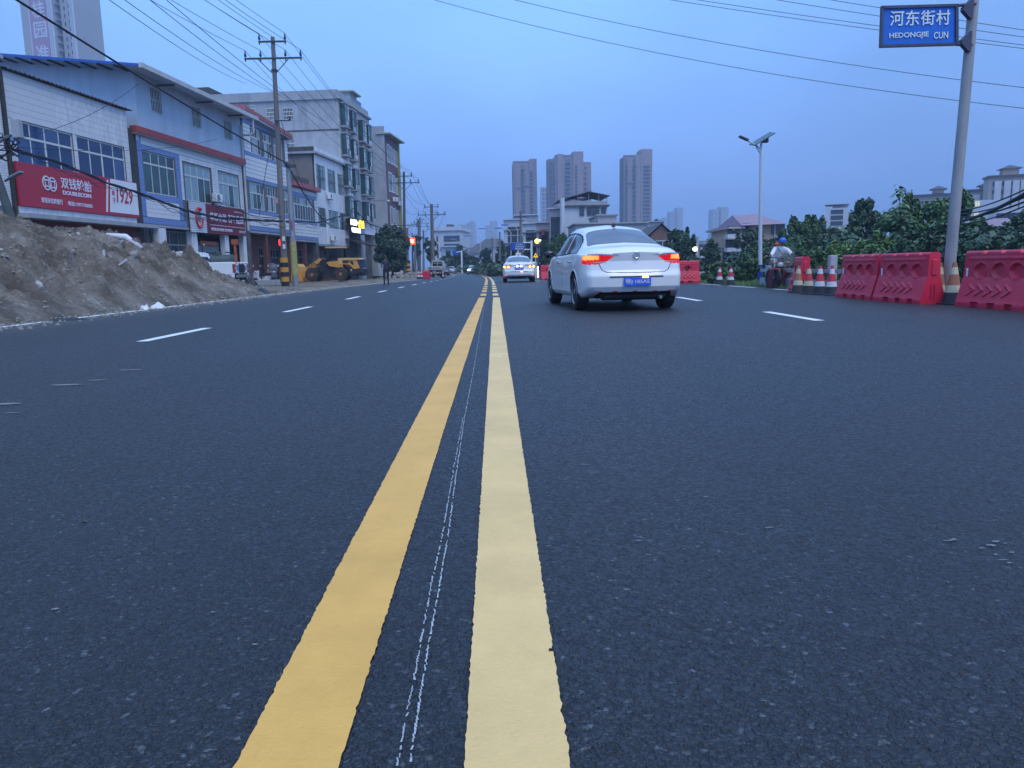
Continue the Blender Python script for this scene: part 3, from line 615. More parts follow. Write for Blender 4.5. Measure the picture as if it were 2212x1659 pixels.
# ---- D
D_=bld('tiled_office','two-storey white striped house with lattice windows, left of the tall grey block','building',72.6)
wD=[(73.0,75.58,8.6,10.88),(76.28,78.7,8.58,10.83),(79.42,81.82,8.58,10.7),(72.95,75.2,5.0,6.85),(76.0,79.05,5.0,6.8),(79.45,82.15,5.0,6.75)]
b=wallholes(MB(),72.6,82.4,3.35,12.3,wD); LM(b,D_,'wall',m_wt)
tiles(D_,[(72.6,82.4,3.37,11.6)],wD,.9,.2,.03,m_wt,0)
slab(D_,'end_wall',mat('buff_render',(.22,.20,.19),.9,var=.1,scale=1,dirt=.3,dirtcol=(.12,.11,.1)),72.6,82.4,-7.3,-.2,3.35,11.75)
slab(D_,'cornice',m_conc,72.3,82.6,-7.5,.3,11.76,11.95); slab(D_,'parapet',m_wt2,72.45,82.5,-7.4,.12,11.96,12.4); slab(D_,'parapet_stain',m_concd,72.43,72.445,-7.3,.10,11.97,12.39)
for w in wD:
    window(D_,w[0],w[1],w[2],w[3],4,None,m_greyalu,m_glassP,off=-.08,mid=.05,pick=lambda: random.choice([m_glassP,m_glassP,m_glassG]))
    b=MB(); 
    for i in range(3):
        for j in range(2):
            x=w[0]+.3+i*(w[1]-w[0]-.5)/3; z=w[2]+.3+j*(w[3]-w[2]-.5)/2
            b.box(x,x+.5,-.04,-.01,z,z+.04); b.box(x+.2,x+.24,-.045,-.015,z,z+.7); b.box(x,x+.5,-.04,-.01,z+.6,z+.64)
    b.box(w[0],w[1],-.05,-.02,(w[2]+w[3])/2-.03,(w[2]+w[3])/2+.03); LM(b,D_,'window_grille',m_greyalu)
slab(D_,'dark_pier',m_concd,72.0,72.58,-1,-.02,-.35,8.1)
ac(D_,75.5,7.8,.02,.9); ac(D_,75.9,3.75,.02,.9)
slab(D_,'white_pilaster',m_wt,75.22,75.6,-.0,.06,3.4,6.9)
# ground floor of C / C2 / D: red brick and red-painted piers under the slab
GFm=mat('dull_red_brick',(.15,.058,.05),.85,var=.3,scale=3,bump=.3,bscale=25,dirt=.4,dirtcol=(.07,.04,.04))
for root,a,c,zt in ((C_,57.3,66.0,3.95),(C2,66.02,72.55,3.6),(D_,72.6,82.4,3.35)):
    ops=[(a+.9,a+2.6,-.1,2.9),(a+4.2,a+5.7,.4,2.8),(a+6.6 if c-a>8 else a+5.9,c-.3,-.1,2.7)]
    q=wallholes(MB(),a,c,-.35,zt-.15,ops,off=-1.2,th=.2); LM(q,root,'ground_floor_wall',GFm)
    slab(root,'floor_slab',m_conc,a,c,-4,-.01,zt-.15,zt-.01)
    for o_ in ops: window(root,o_[0],o_[1],o_[2],o_[3],3,o_[3]-.7,m_greyalu,m_glassD,off=-1.33,mid=.05,name='door_panel')
    for s_ in (a+.1,a+3.3,c-.45): slab(root,'pier',GFm,s_,s_+.32,-.5,-.15,-.35,zt-.15)
# ---- E: tall grey block with bay windows
m_cream=mat('stained_cream_render',(.38,.42,.44),.85,var=.15,scale=1.0,dirt=.4,dirtcol=(.2,.2,.18))
m_darkbay=mat('dark_green_bay_frame',(.03,.06,.055),.4,var=.2)
E_=bld('apartment_block','tall grey apartment block with stacked bay windows and bare concrete end wall','building',80.95)
b=MB(); b.box(80.95,92.6,-.0,21,5.6,18.4); LM(b,E_,'wall',m_cream)
LM(MB().box(80.90,80.948,.25,21.0,3.2,18.4),E_,'end_wall',m_conc)
LM(MB().box(80.7,92.8,-.3,21.2,18.41,18.62),E_,'cornice',m_conc); LM(MB().box(80.85,92.6,.05,21,18.63,19.35),E_,'parapet',m_conc)
LM(MB().box(80.88,92.6,.02,21,15.25,15.42),E_,'floor_band',m_concd); LM(MB().box(80.87,80.90,.3,21,12.0,12.1),E_,'floor_band',m_concd)
LM(MB().box(85.7,88.2,.1,3.5,18.63,20.11),E_,'stair_tower',m_cream); LM(MB().box(85.4,88.6,-.35,4.0,20.12,20.26),E_,'tower_roof',mat('yellowish_slab',(.40,.41,.33),.8))
LM(MB().box(88.3,91.0,.4,3.0,18.63,20.0),E_,'glass_penthouse',m_glassA)
LM(MB().box(81.2,86.5,14.0,19.5,19.36,20.2),E_,'roof_room',m_concd)
def bay(root,s0,s1,z0,z1,d=.52,g=None):
    b=MB(); b.box(s0-.1,s1+.1,-d-.08,-.002,z0-.18,z0-.02); LM(MB().box(s0-.1,s1+.1,-d-.08,-.002,z1+.02,z1+.16),root,'bay_roof',m_conc); 
    base=LM(b,root,'bay_window',m_conc); t=.05
    q=MB()
    for x in (s0,s0+(s1-s0)/3,s0+2*(s1-s0)/3,s1): q.box(x-t/2,x+t/2,-d-.03,-d+.02,z0,z1)
    for z in (z0,z0+.55,z0+(z1-z0)*.8,z1-.04): q.box(s0,s1,-d-.032,-d+.022,z,z+.045)
    for y in (-d/2,-.02): q.box(s0-.03,s0+.02,y-.02,y+.02,z0,z1); q.box(s1-.02,s1+.03,y-.02,y+.02,z0,z1)
    for z in (z0+.55,z0+(z1-z0)*.8): q.box(s0-.031,s0+.021,-d,-.003,z,z+.045)
    LM(q,root,'bay_frame',m_darkbay,parent=base)
    for i in range(3):
        a=s0+(s1-s0)*i/3+.03; c=s0+(s1-s0)*(i+1)/3-.03
        LM(MB().box(a,c,-d-.005,-d+.005,z0+.05,z0+.55),root,'pane',m_white if random.random()<.5 else m_glassP,parent=base)
        LM(MB().box(a,c,-d-.005,-d+.005,z0+.6,z1-.04),root,'pane',random.choice([m_glassP,m_glassP,m_glassD,m_white]),parent=base)
    LM(MB().box(s0-.008,s0+.008,-d+.02,-.003,z0+.05,z1-.04),root,'pane',m_glassG,parent=base)
    return base
for z0,z1 in ((15.85,18.05),(12.9,15.0),(9.7,11.9),(6.45,8.55)):
    bay(E_,81.5,82.9,z0,z1); bay(E_,84.1,85.5,z0-.15,z1-.2)
for z0,z1 in ((15.3,17.5),(12.3,14.5),(9.4,11.6),(6.4,8.5)):
    bay(E_,87.9,89.4,z0,z1); bay(E_,90.2,91.6,z0-.1,z1-.1)
for s,z in ((82.0,12.0),(84.5,11.95),(82.3,8.75)): ac(E_,s,z-.35,.02,.9)
# barred windows of the end wall (x = inward distance)
def endwin(root,sx,y0,y1,z0,z1,n=6,rows=3):
    q=MB().box(sx-.012,sx-.004,y0,y1,z0,z1); w=LM(q,root,'end_window',m_glassD); b=MB()
    for i in range(n+1):
        y=y0+(y1-y0)*i/n; b.box(sx-.06,sx-.03,y-.018,y+.018,z0,z1)
    for j in range(rows+1):
        z=z0+(z1-z0)*j/rows; b.box(sx-.065,sx-.025,y0-.02,y1+.02,z-.03,z+.03)
    LM(b,root,'window_bars',m_alu,parent=w)
def EW(px,py):
    d=ray(px,py); O=FP(80.9,0); t=(O-Vector((0,0,CAM_H))).dot(FD)/d.dot(FD); p=Vector((0,0,CAM_H))+d*t; return -(p-O).dot(FN),p.z
for (xa,ya,xb,yb) in ((578,234,593,260),(613,233,632,259),(541,221,551,241),(621,299,636,330)):
    y0,z1=EW(xb,ya); y1,z0=EW(xa,yb); endwin(E_,80.9,y0,y1,z0,z1)
LM(MB().box(80.9,92.5,.4,6,-.35,5.59),E_,'ground_floor',m_concd); LM(MB().box(88.4,92.8,-.12,-.003,4.9,6.55),E_,'white_fascia_board',m_white)
LM(MB().box(86.6,88.3,-.05,.39,-.35,5.58),E_,'tiled_column',m_cream)
b=MB()
for i in range(10): a=80.9+i*.62; b.add([(a,-2.3,3.35+random.uniform(-.12,.12)),(a+.6,-2.3,3.3+random.uniform(-.12,.12)),(a+.6,.3,4.3),(a,.3,4.3)],[(0,1,2,3)])
LM(b,E_,'awning',m_rust)
# lit LED sign
led=bld('led_sign','lit shop sign with glowing white and yellow characters below the bay windows','signboard',81.0,4.7)
LM(MB().box(80.98,86.4,-.62,-.45,4.7,6.35),led,'sign_box',m_black)
m_ledw=mat('lit_white_letters',(.9,.9,.9),.5,var=0,emit=(1,.98,.95),estr=2.2); m_ledy=mat('lit_yellow_letters',(.9,.8,.1),.5,var=0,emit=(1,.78,.04),estr=2.0); m_ledb=mat('sign_blue_strip',(.08,.16,.45),.5,var=.1,emit=(.1,.25,.8),estr=.15)
lettering(led,'家电维修',81.15,83.55,5.55,6.22,.64,m_ledw,'lit_lettering',bold=.035); LM(MB().ball((83.8,-.65,5.9),.09,8,6),led,'lit_dot',m_ledw)
lettering(led,'水管五金',84.05,86.25,5.35,6.28,.64,m_ledy,'lit_lettering',bold=.04); lettering(led,'专业安装电话',81.4,84.7,4.80,5.36,.64,m_ledw,'lit_lettering',bold=.04)
LM(MB().box(84.75,86.35,-.635,-.622,4.8,5.25),led,'blue_strip',m_ledb)
# ---- F
F_=bld('red_tiled_block','narrow five-storey block with red-brown tiled front and grey end wall','building',99.5)
m_rt=mat('brown_red_tile',(.15,.085,.10),.7,var=.15,scale=3)
wF=[(100.6,102.0,14.6,16.9),(102.4,103.3,14.6,16.8),(103.7,104.6,14.6,16.7),(104.9,105.9,14.5,16.6),(100.9,102.6,10.9,13.4),(102.9,104.0,10.9,13.2),(104.5,105.6,10.8,13.0),(100.9,102.3,6.6,9.0),(102.7,103.8,6.6,8.9),(104.3,105.6,6.5,8.7),(101,103.5,3.2,5.6)]
b=wallholes(MB(),99.7,106.5,-.35,17.9,wF,.02); b.box(99.7,106.5,.2,15,-.35,17.9); LM(b,F_,'wall',m_rt)
LM(MB().box(99.5,99.69,-.0,15,-.35,18.9),F_,'end_wall',m_conc); LM(MB().box(99.3,107.6,-.8,1,17.91,18.1),F_,'roof_slab',mat('yellowish_slab',(.34,.36,.24)))
LM(MB().box(106.0,106.5,-.3,-.0,-.3,17.9),F_,'yellow_pilaster',mat('yellow_green_tile',(.30,.31,.12),.7)); LM(MB().box(99.5,99.9,-.3,15,9.5,9.7),F_,'floor_band',m_white)
for w in wF:
    window(F_,*w,2,None,m_white,m_glassG,fw=.12,off=.0,mid=.06)
for s,z in ((102.0,9.7),(103.6,9.8),(104.9,9.4)): ac(F_,s,z,.02,.9)
LM(MB().box(93.2,99.6,-.2,8,.0,6.2),F_,'side_annex',m_cream); 
# ---- tower with hanging banner, far behind
T=thing('banner_tower','grey high-rise with a huge faded red banner, behind the tyre shop','building',at(150,560,330)-Vector((0,0,8)),R(-14))
m_tow=mat('grey_tower_render',(.33,.35,.38),.8,var=.06,scale=.05); m_ban=mat('faded_banner',(.34,.24,.34),.8,var=.1,scale=.12); m_banl=mat('banner_white',(.52,.58,.68),.8,var=.05)
def tb(name,mt,x0,x1,y0,y1,z0,z1,parent=None): return MB().box(x0,x1,y0,y1,z0,z1).build(name,mt,parent or T)
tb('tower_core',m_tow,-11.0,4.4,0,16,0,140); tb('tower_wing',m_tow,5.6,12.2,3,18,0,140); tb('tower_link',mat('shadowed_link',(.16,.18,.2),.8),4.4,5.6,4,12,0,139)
for x in (2.6,3.4,4.2): tb('vertical_rib',m_banl,x,x+.4,-.7,0,0,140)
for z in range(8,130,3): tb('balcony_slab',m_tow,4.42,5.7,1.2,4,z,z+.3)
for z in range(30,130,3): tb('window',m_glassD,7.3,7.8,2.93,2.99,z,z+1.5); tb('window',m_glassD,9.4,9.9,2.93,2.99,z+.7,z+2.2)
for x in (10.4,11.1,11.8): tb('vertical_rib',m_banl,x,x+.3,2.3,2.99,0,140)
bn=tb('banner',m_ban,-6.6,2.2,-.25,-.1,20,140); tb('banner_edge',m_banl,-7.0,-6.65,-.3,-.1,20,140)
for ch,yy in (('桂',37),('园',81),('准',131)):
    text3d(ch,6.3,bn,(-5.2,-.3,at(130,yy,330).z-T.location.z),m_banl,'banner_character',width=6.3,bold=.012)
# ================================================================== left verge: earth heap, poles, wires, vehicles
_RX=[0,30,80,110,165,200,260,290,340,400,460,500,530,560]; _RYp=[474,473,483,487,484,490,505,515,530,548,572,596,615,627]
XR=-12.6; _ry=[];_rz=[]
for a_,b_ in zip(_RX,_RYp):
    d=ray(a_,b_); t=XR/d.x; _ry.append(d.y*t); _rz.append(max(.05,CAM_H+d.z*t))
_ry=[4,9,13]+_ry+[39,42]; _rz=[1.9,2.35,2.1]+_rz+[0.0,0.0]
def heap():
    Xs=np.arange(-17.6,-8.35,.055); Ys=np.arange(6,41,.055); X,Y=np.meshgrid(Xs,Ys); r_=np.interp(Y,_ry,_rz)
    toe=-8.75+.25*(fbm(Y*.7,Y*0+3,3)-.5)*2-.25*np.clip((Y-24)/12,0,1)
    toe=toe-np.clip((Y-28)/9,0,1)*.5
    u=np.clip((toe-X)/(toe-XR),0,2); p=np.where(u<1, 1-(1-np.clip(u,0,1))**1.55, 1-((u-1)*1.0)**2*.9)
    p=np.clip(p,0,1); base=np.clip(r_-.16-.45*np.clip((Y-23)/6,0,1)-.55*np.clip((Y-27)/4,0,1),0.02,9)*p
    q1=(X*1.0+Y*.75); q2=(Y*1.0-X*.5)
    g=fbm(q2*2.3,q1*.45,4)-.5; big=fbm(X*.8,Y*.8,3)-.5; cl=fbm(X*3.4,Y*3.4,5,.6)-.5; rd=1-np.abs(fbm(q2*3.5+5,q1*1.3,3)*2-1)
    fine=fbm(X*9+9,Y*9,3,.6)-.5
    amp=np.clip(base*1.6,0,1)*np.clip(u*3,0,1)
    h=base+amp*(g*.62+big*.34+cl*.50+(rd-.8)*.36)+np.clip(u*4,0,1)*fine*.16*np.clip(base*3+.25,0,1)
    led=(fbm(X*1.7+50,Y*1.7,4)); h=h+amp*np.where(led>.62,(led-.62)*1.8,0)
    h=np.where(u<=0,-.05,np.maximum(h,-.02))
    zz=np.vectorize(gz)(X[::1,::1],Y) if False else 0
    V=np.stack([X,Y,h+zz],-1).reshape(-1,3); n,m_=X.shape; I=np.arange(n*m_).reshape(n,m_)
    F=np.stack([I[:-1,:-1],I[:-1,1:],I[1:,1:],I[1:,:-1]],-1).reshape(-1,4)
    return V,F,X,Y,h
V,F,HX,HY,HH=heap()
def heap_z(x,y):
    i=int(np.clip(round((y-6)/.055),0,HH.shape[0]-1)); j=int(np.clip(round((x+17.6)/.055),0,HH.shape[1]-1)); return float(HH[i,j])
def earth(name='heap_earth',a=(.215,.190,.165),b_=(.110,.094,.080)):
    M_=bpy.data.materials.new(name); M_.use_nodes=True; t=M_.node_tree; p=t.nodes['Principled BSDF']; n=t.nodes.new; l=t.links.new; src=n('ShaderNodeTexCoord').outputs['Object']
    n1=n('ShaderNodeTexNoise'); n1.inputs['Scale'].default_value=.9; n1.inputs['Detail'].default_value=9; n1.inputs['Roughness'].default_value=.7; l(src,n1.inputs[0])
    r1=n('ShaderNodeValToRGB'); l(n1.outputs[0],r1.inputs[0]); e=r1.color_ramp.elements; e[0].position=.42; e[0].color=b_+(1,); e[1].position=.58; e[1].color=a+(1,); x=r1.color_ramp.elements.new(.72); x.color=(.31,.295,.28,1)
    v=n('ShaderNodeTexVoronoi'); v.inputs['Scale'].default_value=17; l(src,v.inputs[0]); sp=n('ShaderNodeSeparateColor'); l(v.outputs['Color'],sp.inputs[0])
    r2=n('ShaderNodeValToRGB'); l(sp.outputs[0],r2.inputs[0]); e=r2.color_ramp.elements; e[0].color=(.82,.82,.82,1); e[1].position=.95; e[1].color=(1.08,1.08,1.08,1); x=r2.color_ramp.elements.new(.99); x.color=(1.5,1.5,1.5,1)
    mu=n('ShaderNodeMix'); mu.data_type='RGBA'; mu.blend_type='MULTIPLY'; mu.inputs[0].default_value=1; l(r1.outputs[0],mu.inputs[6]); l(r2.outputs[0],mu.inputs[7]); l(mu.outputs[2],p.inputs['Base Color']); p.inputs['Roughness'].default_value=.95; p.inputs['Specular IOR Level'].default_value=.2
    n2=n('ShaderNodeTexNoise'); n2.inputs['Scale'].default_value=11; n2.inputs['Detail'].default_value=8; n2.inputs['Roughness'].default_value=.7; l(src,n2.inputs[0])
    b=n('ShaderNodeBump'); b.inputs['Strength'].default_value=.9; b.inputs['Distance'].default_value=.06; l(n2.outputs[0],b.inputs['Height']); l(b.outputs[0],p.inputs['Normal']); return M_
m_earth=earth()
hp=link('earth_heap', npmesh('earth_heap',V,F,m_earth,smooth=False)); tag(hp,'big heap of excavated grey-brown earth beside the road on the left','earth heap')
# stones in the heap
def rock(r, seed=0, flat=.7):
    rs=np.random.RandomState(seed); b=MB(); b.ball((0,0,0),1,7,5); 
    b.v=[tuple(np.array(v)*np.array([r,r*rs.uniform(.6,1),r*flat])*rs.uniform(.72,1.15)) for v in b.v]; return b
m_stone=mat('grey_stone',(.24,.23,.215),.9,var=.25,scale=6,bump=.3); m_stonel=mat('pale_stone',(.40,.39,.37),.9,var=.2,scale=6)
rm=[rock(1,i).mesh('stone',m_stone if i%3 else m_stonel) for i in range(9)]
for i in range(70):
    y=random.uniform(9,34); x=random.uniform(-12.6,-9.0); s=random.choice([.05,.06,.08,.1,.13,.2])*random.uniform(.7,1.3)
    z=heap_z(x,y)
    if z<.02: continue
    o=link('stone',random.choice(rm),hp,(x,y,z+s*.15),(random.uniform(-.5,.5),random.uniform(-.5,.5),random.uniform(0,6))); o.scale=(s,s*1.0,s)
peb=MB()
for i in range(2600):
    y=random.uniform(8,40); x=random.uniform(-13.4,-7.6) if i%3 else random.uniform(-8.9,-8.0)
    z=heap_z(x,y) if x<-8.6 else .0; z=max(z,0.0); s=random.uniform(.012,.04)
    b=rock(s,i); peb.add([(v[0]+x,v[1]+y,v[2]+z+s*.2) for v in b.v[:]],b.f) if False else peb.add([(x-s,y-s*.7,z),(x+s,y-s*.5,z),(x+s*.6,y+s,z),(x-s*.7,y+s*.8,z),(x+s*.1,y,z+s*1.1)],[(0,1,4),(1,2,4),(2,3,4),(3,0,4)])
tag(peb.build('pebbles',m_stone),'pebbles and crumbs of earth scattered over the heap and verge','pebbles',kind='stuff')
# verge between road and houses
def verge():
    Xs=np.arange(-22,-8.3,.14); Ys=np.arange(30,150,.16); X,Y=np.meshgrid(Xs,Ys)
    gzz=-.30*np.vectorize(lambda t:sst(25,110,t))(Ys)[:,None]-.04*np.vectorize(lambda t:sst(-3,-12,t))(Xs)[None,:]*np.vectorize(lambda t:sst(15,45,t))(Ys)[:,None]
    xe=np.interp(Y,[30,53,76,100,140,170],[-8.72,-8.72,-8.55,-9.75,-12.4,-17]); d=xe-X
    edge=np.clip(d/.5,0,1); bank=np.exp(-((d-1.1)/.8)**2)*.16*np.clip((Y-34)/6,0,1)*(.5+fbm(Y*.5,Y*0,3))
    pit=np.clip((Y-74)/6,0,1)*np.exp(-((d-2.2)/1.6)**2)*.55*(fbm(X*.9,Y*.9,4)*1.5)
    h=gzz-.03+edge*(.0+(fbm(X*1.1,Y*1.1,5,.6)-.42)*.20+bank*(.6+fbm(X*3,Y*3,3)*.8)+pit)
    V=np.stack([X,Y,h],-1).reshape(-1,3); n,m_=X.shape; I=np.arange(n*m_).reshape(n,m_)
    F=np.stack([I[:-1,:-1],I[:-1,1:],I[1:,1:],I[1:,:-1]],-1).reshape(-1,4); return V,F
V,F=verge(); m_verge=earth('verge_earth',(.24,.215,.18),(.14,.12,.10))
tag(link('dirt_verge',npmesh('dirt_verge',V,F,m_verge)),'uneven bare earth verge between the road and the left houses','verge',kind='structure')
# plastic scraps
def crumple(name,label,cat,c,sx,sy,h,mt,seed=0,rz=0,n=22):
    rs=np.random.RandomState(seed); V=[];F=[]
    for i in range(n+1):
        for j in range(n+1):
            u=i/n-.5; v=j/n-.5; e=max(0,1-(2*abs(u))**3)*max(0,1-(2*abs(v))**3)
            z=h*e*(.35+.8*float(vnoise(u*4+seed,v*4+3))) ; V.append((u*sx+rs.uniform(-.02,.02)*sx,v*sy+rs.uniform(-.02,.02)*sy,z))
    for i in range(n):
        for j in range(n): q=i*(n+1)+j; F.append((q,q+1,q+n+2,q+n+1))
    o=link(name,npmesh(name,V,F,mt,smooth=True),None,c,(0,0,rz)); return tag(o,label,cat)
m_bplast=mat('black_plastic_netting',(.02,.021,.023),.55,var=.3,scale=8); m_wplast=mat('white_plastic',(.62,.63,.66),.5,var=.1,scale=8)
P=G(505,642); crumple('plastic_netting','crumpled black netting lying along the foot of the earth heap','netting',P+Vector((-.35,0,.0)),.8,3.2,.13,m_bplast,3,-.1)
P=G(545,640); crumple('plastic_netting','bunched end of black netting nearest the painted edge line','netting',P+Vector((-.3,2,.0)),.6,1.1,.26,m_bplast,9,.3)
P=G(175,692); crumple('plastic_sheet','flat black plastic scrap at the left foot of the heap','plastic sheet',P+Vector((-.25,0,.0)),.22,.7,.06,m_bplast,5,-.5)
P=G(322,668); crumple('plastic_bag','smaller white plastic bag at the foot of the heap','plastic bag',P+Vector((-.1,0,0)),.18,.22,.13,m_wplast,6,.2,10)
P=G(350,665); crumple('plastic_bag','larger white plastic bag, right of the smaller one','plastic bag',P+Vector((-.1,0,0)),.32,.26,.15,m_wplast,7,.2,12)
def onheap(px,py):
    d=ray(px,py); 
    for k in range(400):
        t=(8+k*.1)/d.y; p=Vector((0,0,CAM_H))+d*t
        if heap_z(p.x,p.y)>=p.z and p.x>-17.5: return p
    return Vector((0,0,CAM_H))+d*(22/d.y)
p=onheap(272,521); b=MB().tube([p+Vector((-.5,-.1,.18)),p+Vector((0,0,.12)),p+Vector((.42,.05,-.22))],[.07,.10,.07],10); tag(b.build('white_pipe',m_wplast,smooth=True),'white plastic tube sticking out near the top of the heap','pipe')
for px,py,dx,dz,l_ in ((228,559,.06,.0,'short white plastic strip standing upright mid heap'),(456,590,0,0,''),(262,578,.3,.22,'slanting white stick on the heap')):
    if not l_: continue
    p=onheap(px,py); px_={True:.08,False:.24}[dx<.1]
    b=MB().box(-.02,.02,-.02,.02,-.14,.14); o=b.build('plastic_strip',m_wplast,None,loc=p+Vector((0,-.05,.08)),rot=(0,.0 if dx<.1 else 1.0,0)); tag(o,l_,'plastic strip'); o.scale=(1,1,1 if dx<.1 else 1.5)
# ---------------------------------------------------------------- poles and wires
m_pole=mat('concrete_pole',(.17,.165,.155),.85,var=.2,scale=1.5,bump=.2,dirt=.5,dirtcol=(.09,.085,.08),stretch=(3,3,.6))
m_poled=mat('dark_concrete_pole',(.10,.09,.085),.85,var=.2,scale=1.5); m_galv=mat('galvanised_steel',(.30,.31,.33),.5,metal=.5,var=.25,scale=3,dirt=.3,dirtcol=(.15,.15,.15),stretch=(2,2,.4))
m_iron=mat('dark_iron',(.06,.06,.07),.6,metal=.2,var=.2); m_ins=mat('glazed_insulator',(.05,.07,.06),.3,var=.2); m_wire=mat('black_wire',(.018,.020,.030),.7,var=0)
def pole(name,label,base,top,r0,r1,mt,group=None):
    t=thing(name,label,'utility pole',base,0,group); t['_b']=0; d=top-base
    MB().tube([Vector((0,0,-.3)),d*.5,d],[r0,(r0+r1)/2,r1],16).build('pole_shaft',mt,t,smooth=True,auto=40) if False else MB().tube([Vector((0,0,-.3)),d*.5,d],[r0,(r0+r1)/2,r1],16).build('pole_shaft',mt,t,auto=40)
    return t
def arm(t,c,half,rz=0,ins=(),brace=0,k=1.0):
    M_=Matrix.Translation(c)@Matrix.Rotation(rz,4,'Z'); b=MB().box(-half,half,-.13*k-.045,-.13*k+.045,-.045,.045,M_); b.build('crossarm',m_iron,t); pts=[]
    for x in ins:
        q=MB().lathe([(.02,0),(.02,.06),(.07,.07),(.085,.12),(.05,.14),(.08,.17),(.04,.20),(.07,.23),(.035,.27),(.03,.40)],10,M_@Matrix.Translation((x,-.13*k,.045))); q.build('insulator',m_ins,t); pts.append(M_@Vector((x,-.13*k,.45)))
        MB().box(x-.03,x+.03,-.13*k-.03,-.13*k+.03,-.16,-.046,M_).build('insulator_pin',m_iron,t)
    if brace: 
        for s_ in (-1,1): MB().tube([M_@Vector((s_*half*.52,-.1*k,-.05)),M_@Vector((s_*.12,-.1*k,-.05-brace))],.028,5).build('brace',m_iron,t)
    return pts
def wire(a,b_,sag,label,group,r=.012,n=18,name='power_line',mt=None):
    a=Vector(a); b_=Vector(b_); pts=[]
    for i in range(n+1):
        u=i/n; p=a.lerp(b_,u); p.z-=sag*4*u*(1-u); pts.append(p-a)
    o=MB().tube(pts,r,5).build(name,mt or m_wire,None,loc=a,auto=60); return tag(o,label,'wire',group)
GW='overhead wires along the left pavement'
b1=G(617,618.5); t1=at(589,80,b1.y); 
p1=pole('utility_pole','tall concrete power pole with two crossarms and black and yellow base bands',b1,t1,.20,.115,m_pole)
L1=(t1-b1); 
zt=lambda y:at(600,y,b1.y).z-b1.z
def onp(z): return L1*(z/L1.z)
A1=arm(p1,onp(zt(91)),.80,0,(-.74,.74)); A2=arm(p1,onp(zt(127)),1.66,0,(-1.6,-.72,.72,1.6),brace=.75)
MB().lathe([(.17,-.05),(.19,-.04),(.19,.04),(.17,.05)],14,Matrix.Translation(onp(zt(152)))).build('clamp',m_iron,p1)
MB().box(-.1,.8,-.22,-.16,-.03,.03,Matrix.Translation(onp(zt(262)))).build('side_bracket',m_iron,p1); MB().lathe([(.05,0),(.09,.05),(.05,.15),(.09,.2)],10,Matrix.Translation(onp(zt(262))+Vector((.8,-.19,0)))).build('side_insulator',m_ins,p1)
# base bands and stickers
m_by=mat('band_yellow',(.62,.30,.04),.6,var=.12,scale=5,dirt=.3,dirtcol=(.25,.15,.05)); m_bk=mat('band_black',(.018,.018,.022),.6,var=.2,scale=5)
hb=zt(557)
for i in range(6):
    z0=.0+hb*i/6; z1=hb*(i+1)/6; MB().lathe([(.238,z0),(.238,z1)],20).build('yellow_band' if i%2 else 'black_band',m_by if i%2 else m_bk,p1,auto=40)
for y_,w_ in ((512,.1),(529,.1)): MB().box(.05,.2,-.235,-.2,zt(y_)-.25,zt(y_)+.02).build('notice_plate',m_white,p1)
MB().box(-.25,-.05,-.23,-.19,zt(440),zt(428)).build('warning_plate',mat('faded_pink_plate',(.5,.25,.28),.6),p1)
b2=G(639,621); t2=at(622,352,b2.y); p2=pole('utility_pole','shorter grey pole with a faded yellow band, just right of the tall power pole',b2,t2,.17,.12,m_galv)
d=t2-b2; MB().tube([d*.10,d*.37],[.176,.168],14).build('faded_yellow_band',mat('faded_yellow_wrap',(.34,.33,.12),.7,var=.3,scale=6),p2); MB().box(-.03,.09,-.19,-.17,d.z*.47,d.z*.54,Matrix.Translation(d*.5*Vector((1,0,0)).x if False else Vector((d.x*.5,0,0)))).build('red_notice',mat('red_notice',(.30,.10,.14),.6),p2)
MB().ball(d+Vector((0,-.1,-.1)),.16,8,6).build('cable_clamp',m_iron,p2); MB().box(.05,.45,-.25,-.05,d.z-.25,d.z-.12).build('bracket',m_iron,p2)
pv=Vector((-15.6,-3.5,gz(-15,0)))     # the previous pole of the line stands behind the camera
Y2=90; b3=Vector((at(874,590,Y2).x,Y2,gz(-12,Y2))); t3=at(872.5,371,Y2); p3=pole('utility_pole','dark power pole rising behind the dark round tree, left of the far crossroads',b3,t3,.20,.13,m_poled)
A3=arm(p3,(t3-b3)-Vector((0,0,.5)),.9,0,(-.85,.85)); A4=arm(p3,(t3-b3)-Vector((0,0,1.25)),1.7,0,(-1.6,-.7,.7,1.6),brace=.7); arm(p3,(t3-b3)-Vector((0,0,6.0)),1.4,0,(-1.3,1.3))
Y3=112; b4=Vector((at(936,590,Y3).x,Y3,gz(-12,Y3))); t4=at(932,441,Y3); p4=pole('utility_pole','thick power pole with two crossarms standing behind the small lorry',b4,t4,.34,.20,m_pole)
A5=arm(p4,(t4-b4)-Vector((0,0,.4)),1.0,0,(-.95,.95)); A6=arm(p4,(t4-b4)-Vector((0,0,1.5)),2.0,0,(-1.9,-.9,.9,1.9),brace=.8); arm(p4,(t4-b4)-Vector((0,0,6.6)),1.2,0,(-1.1,1.1))
far=[]
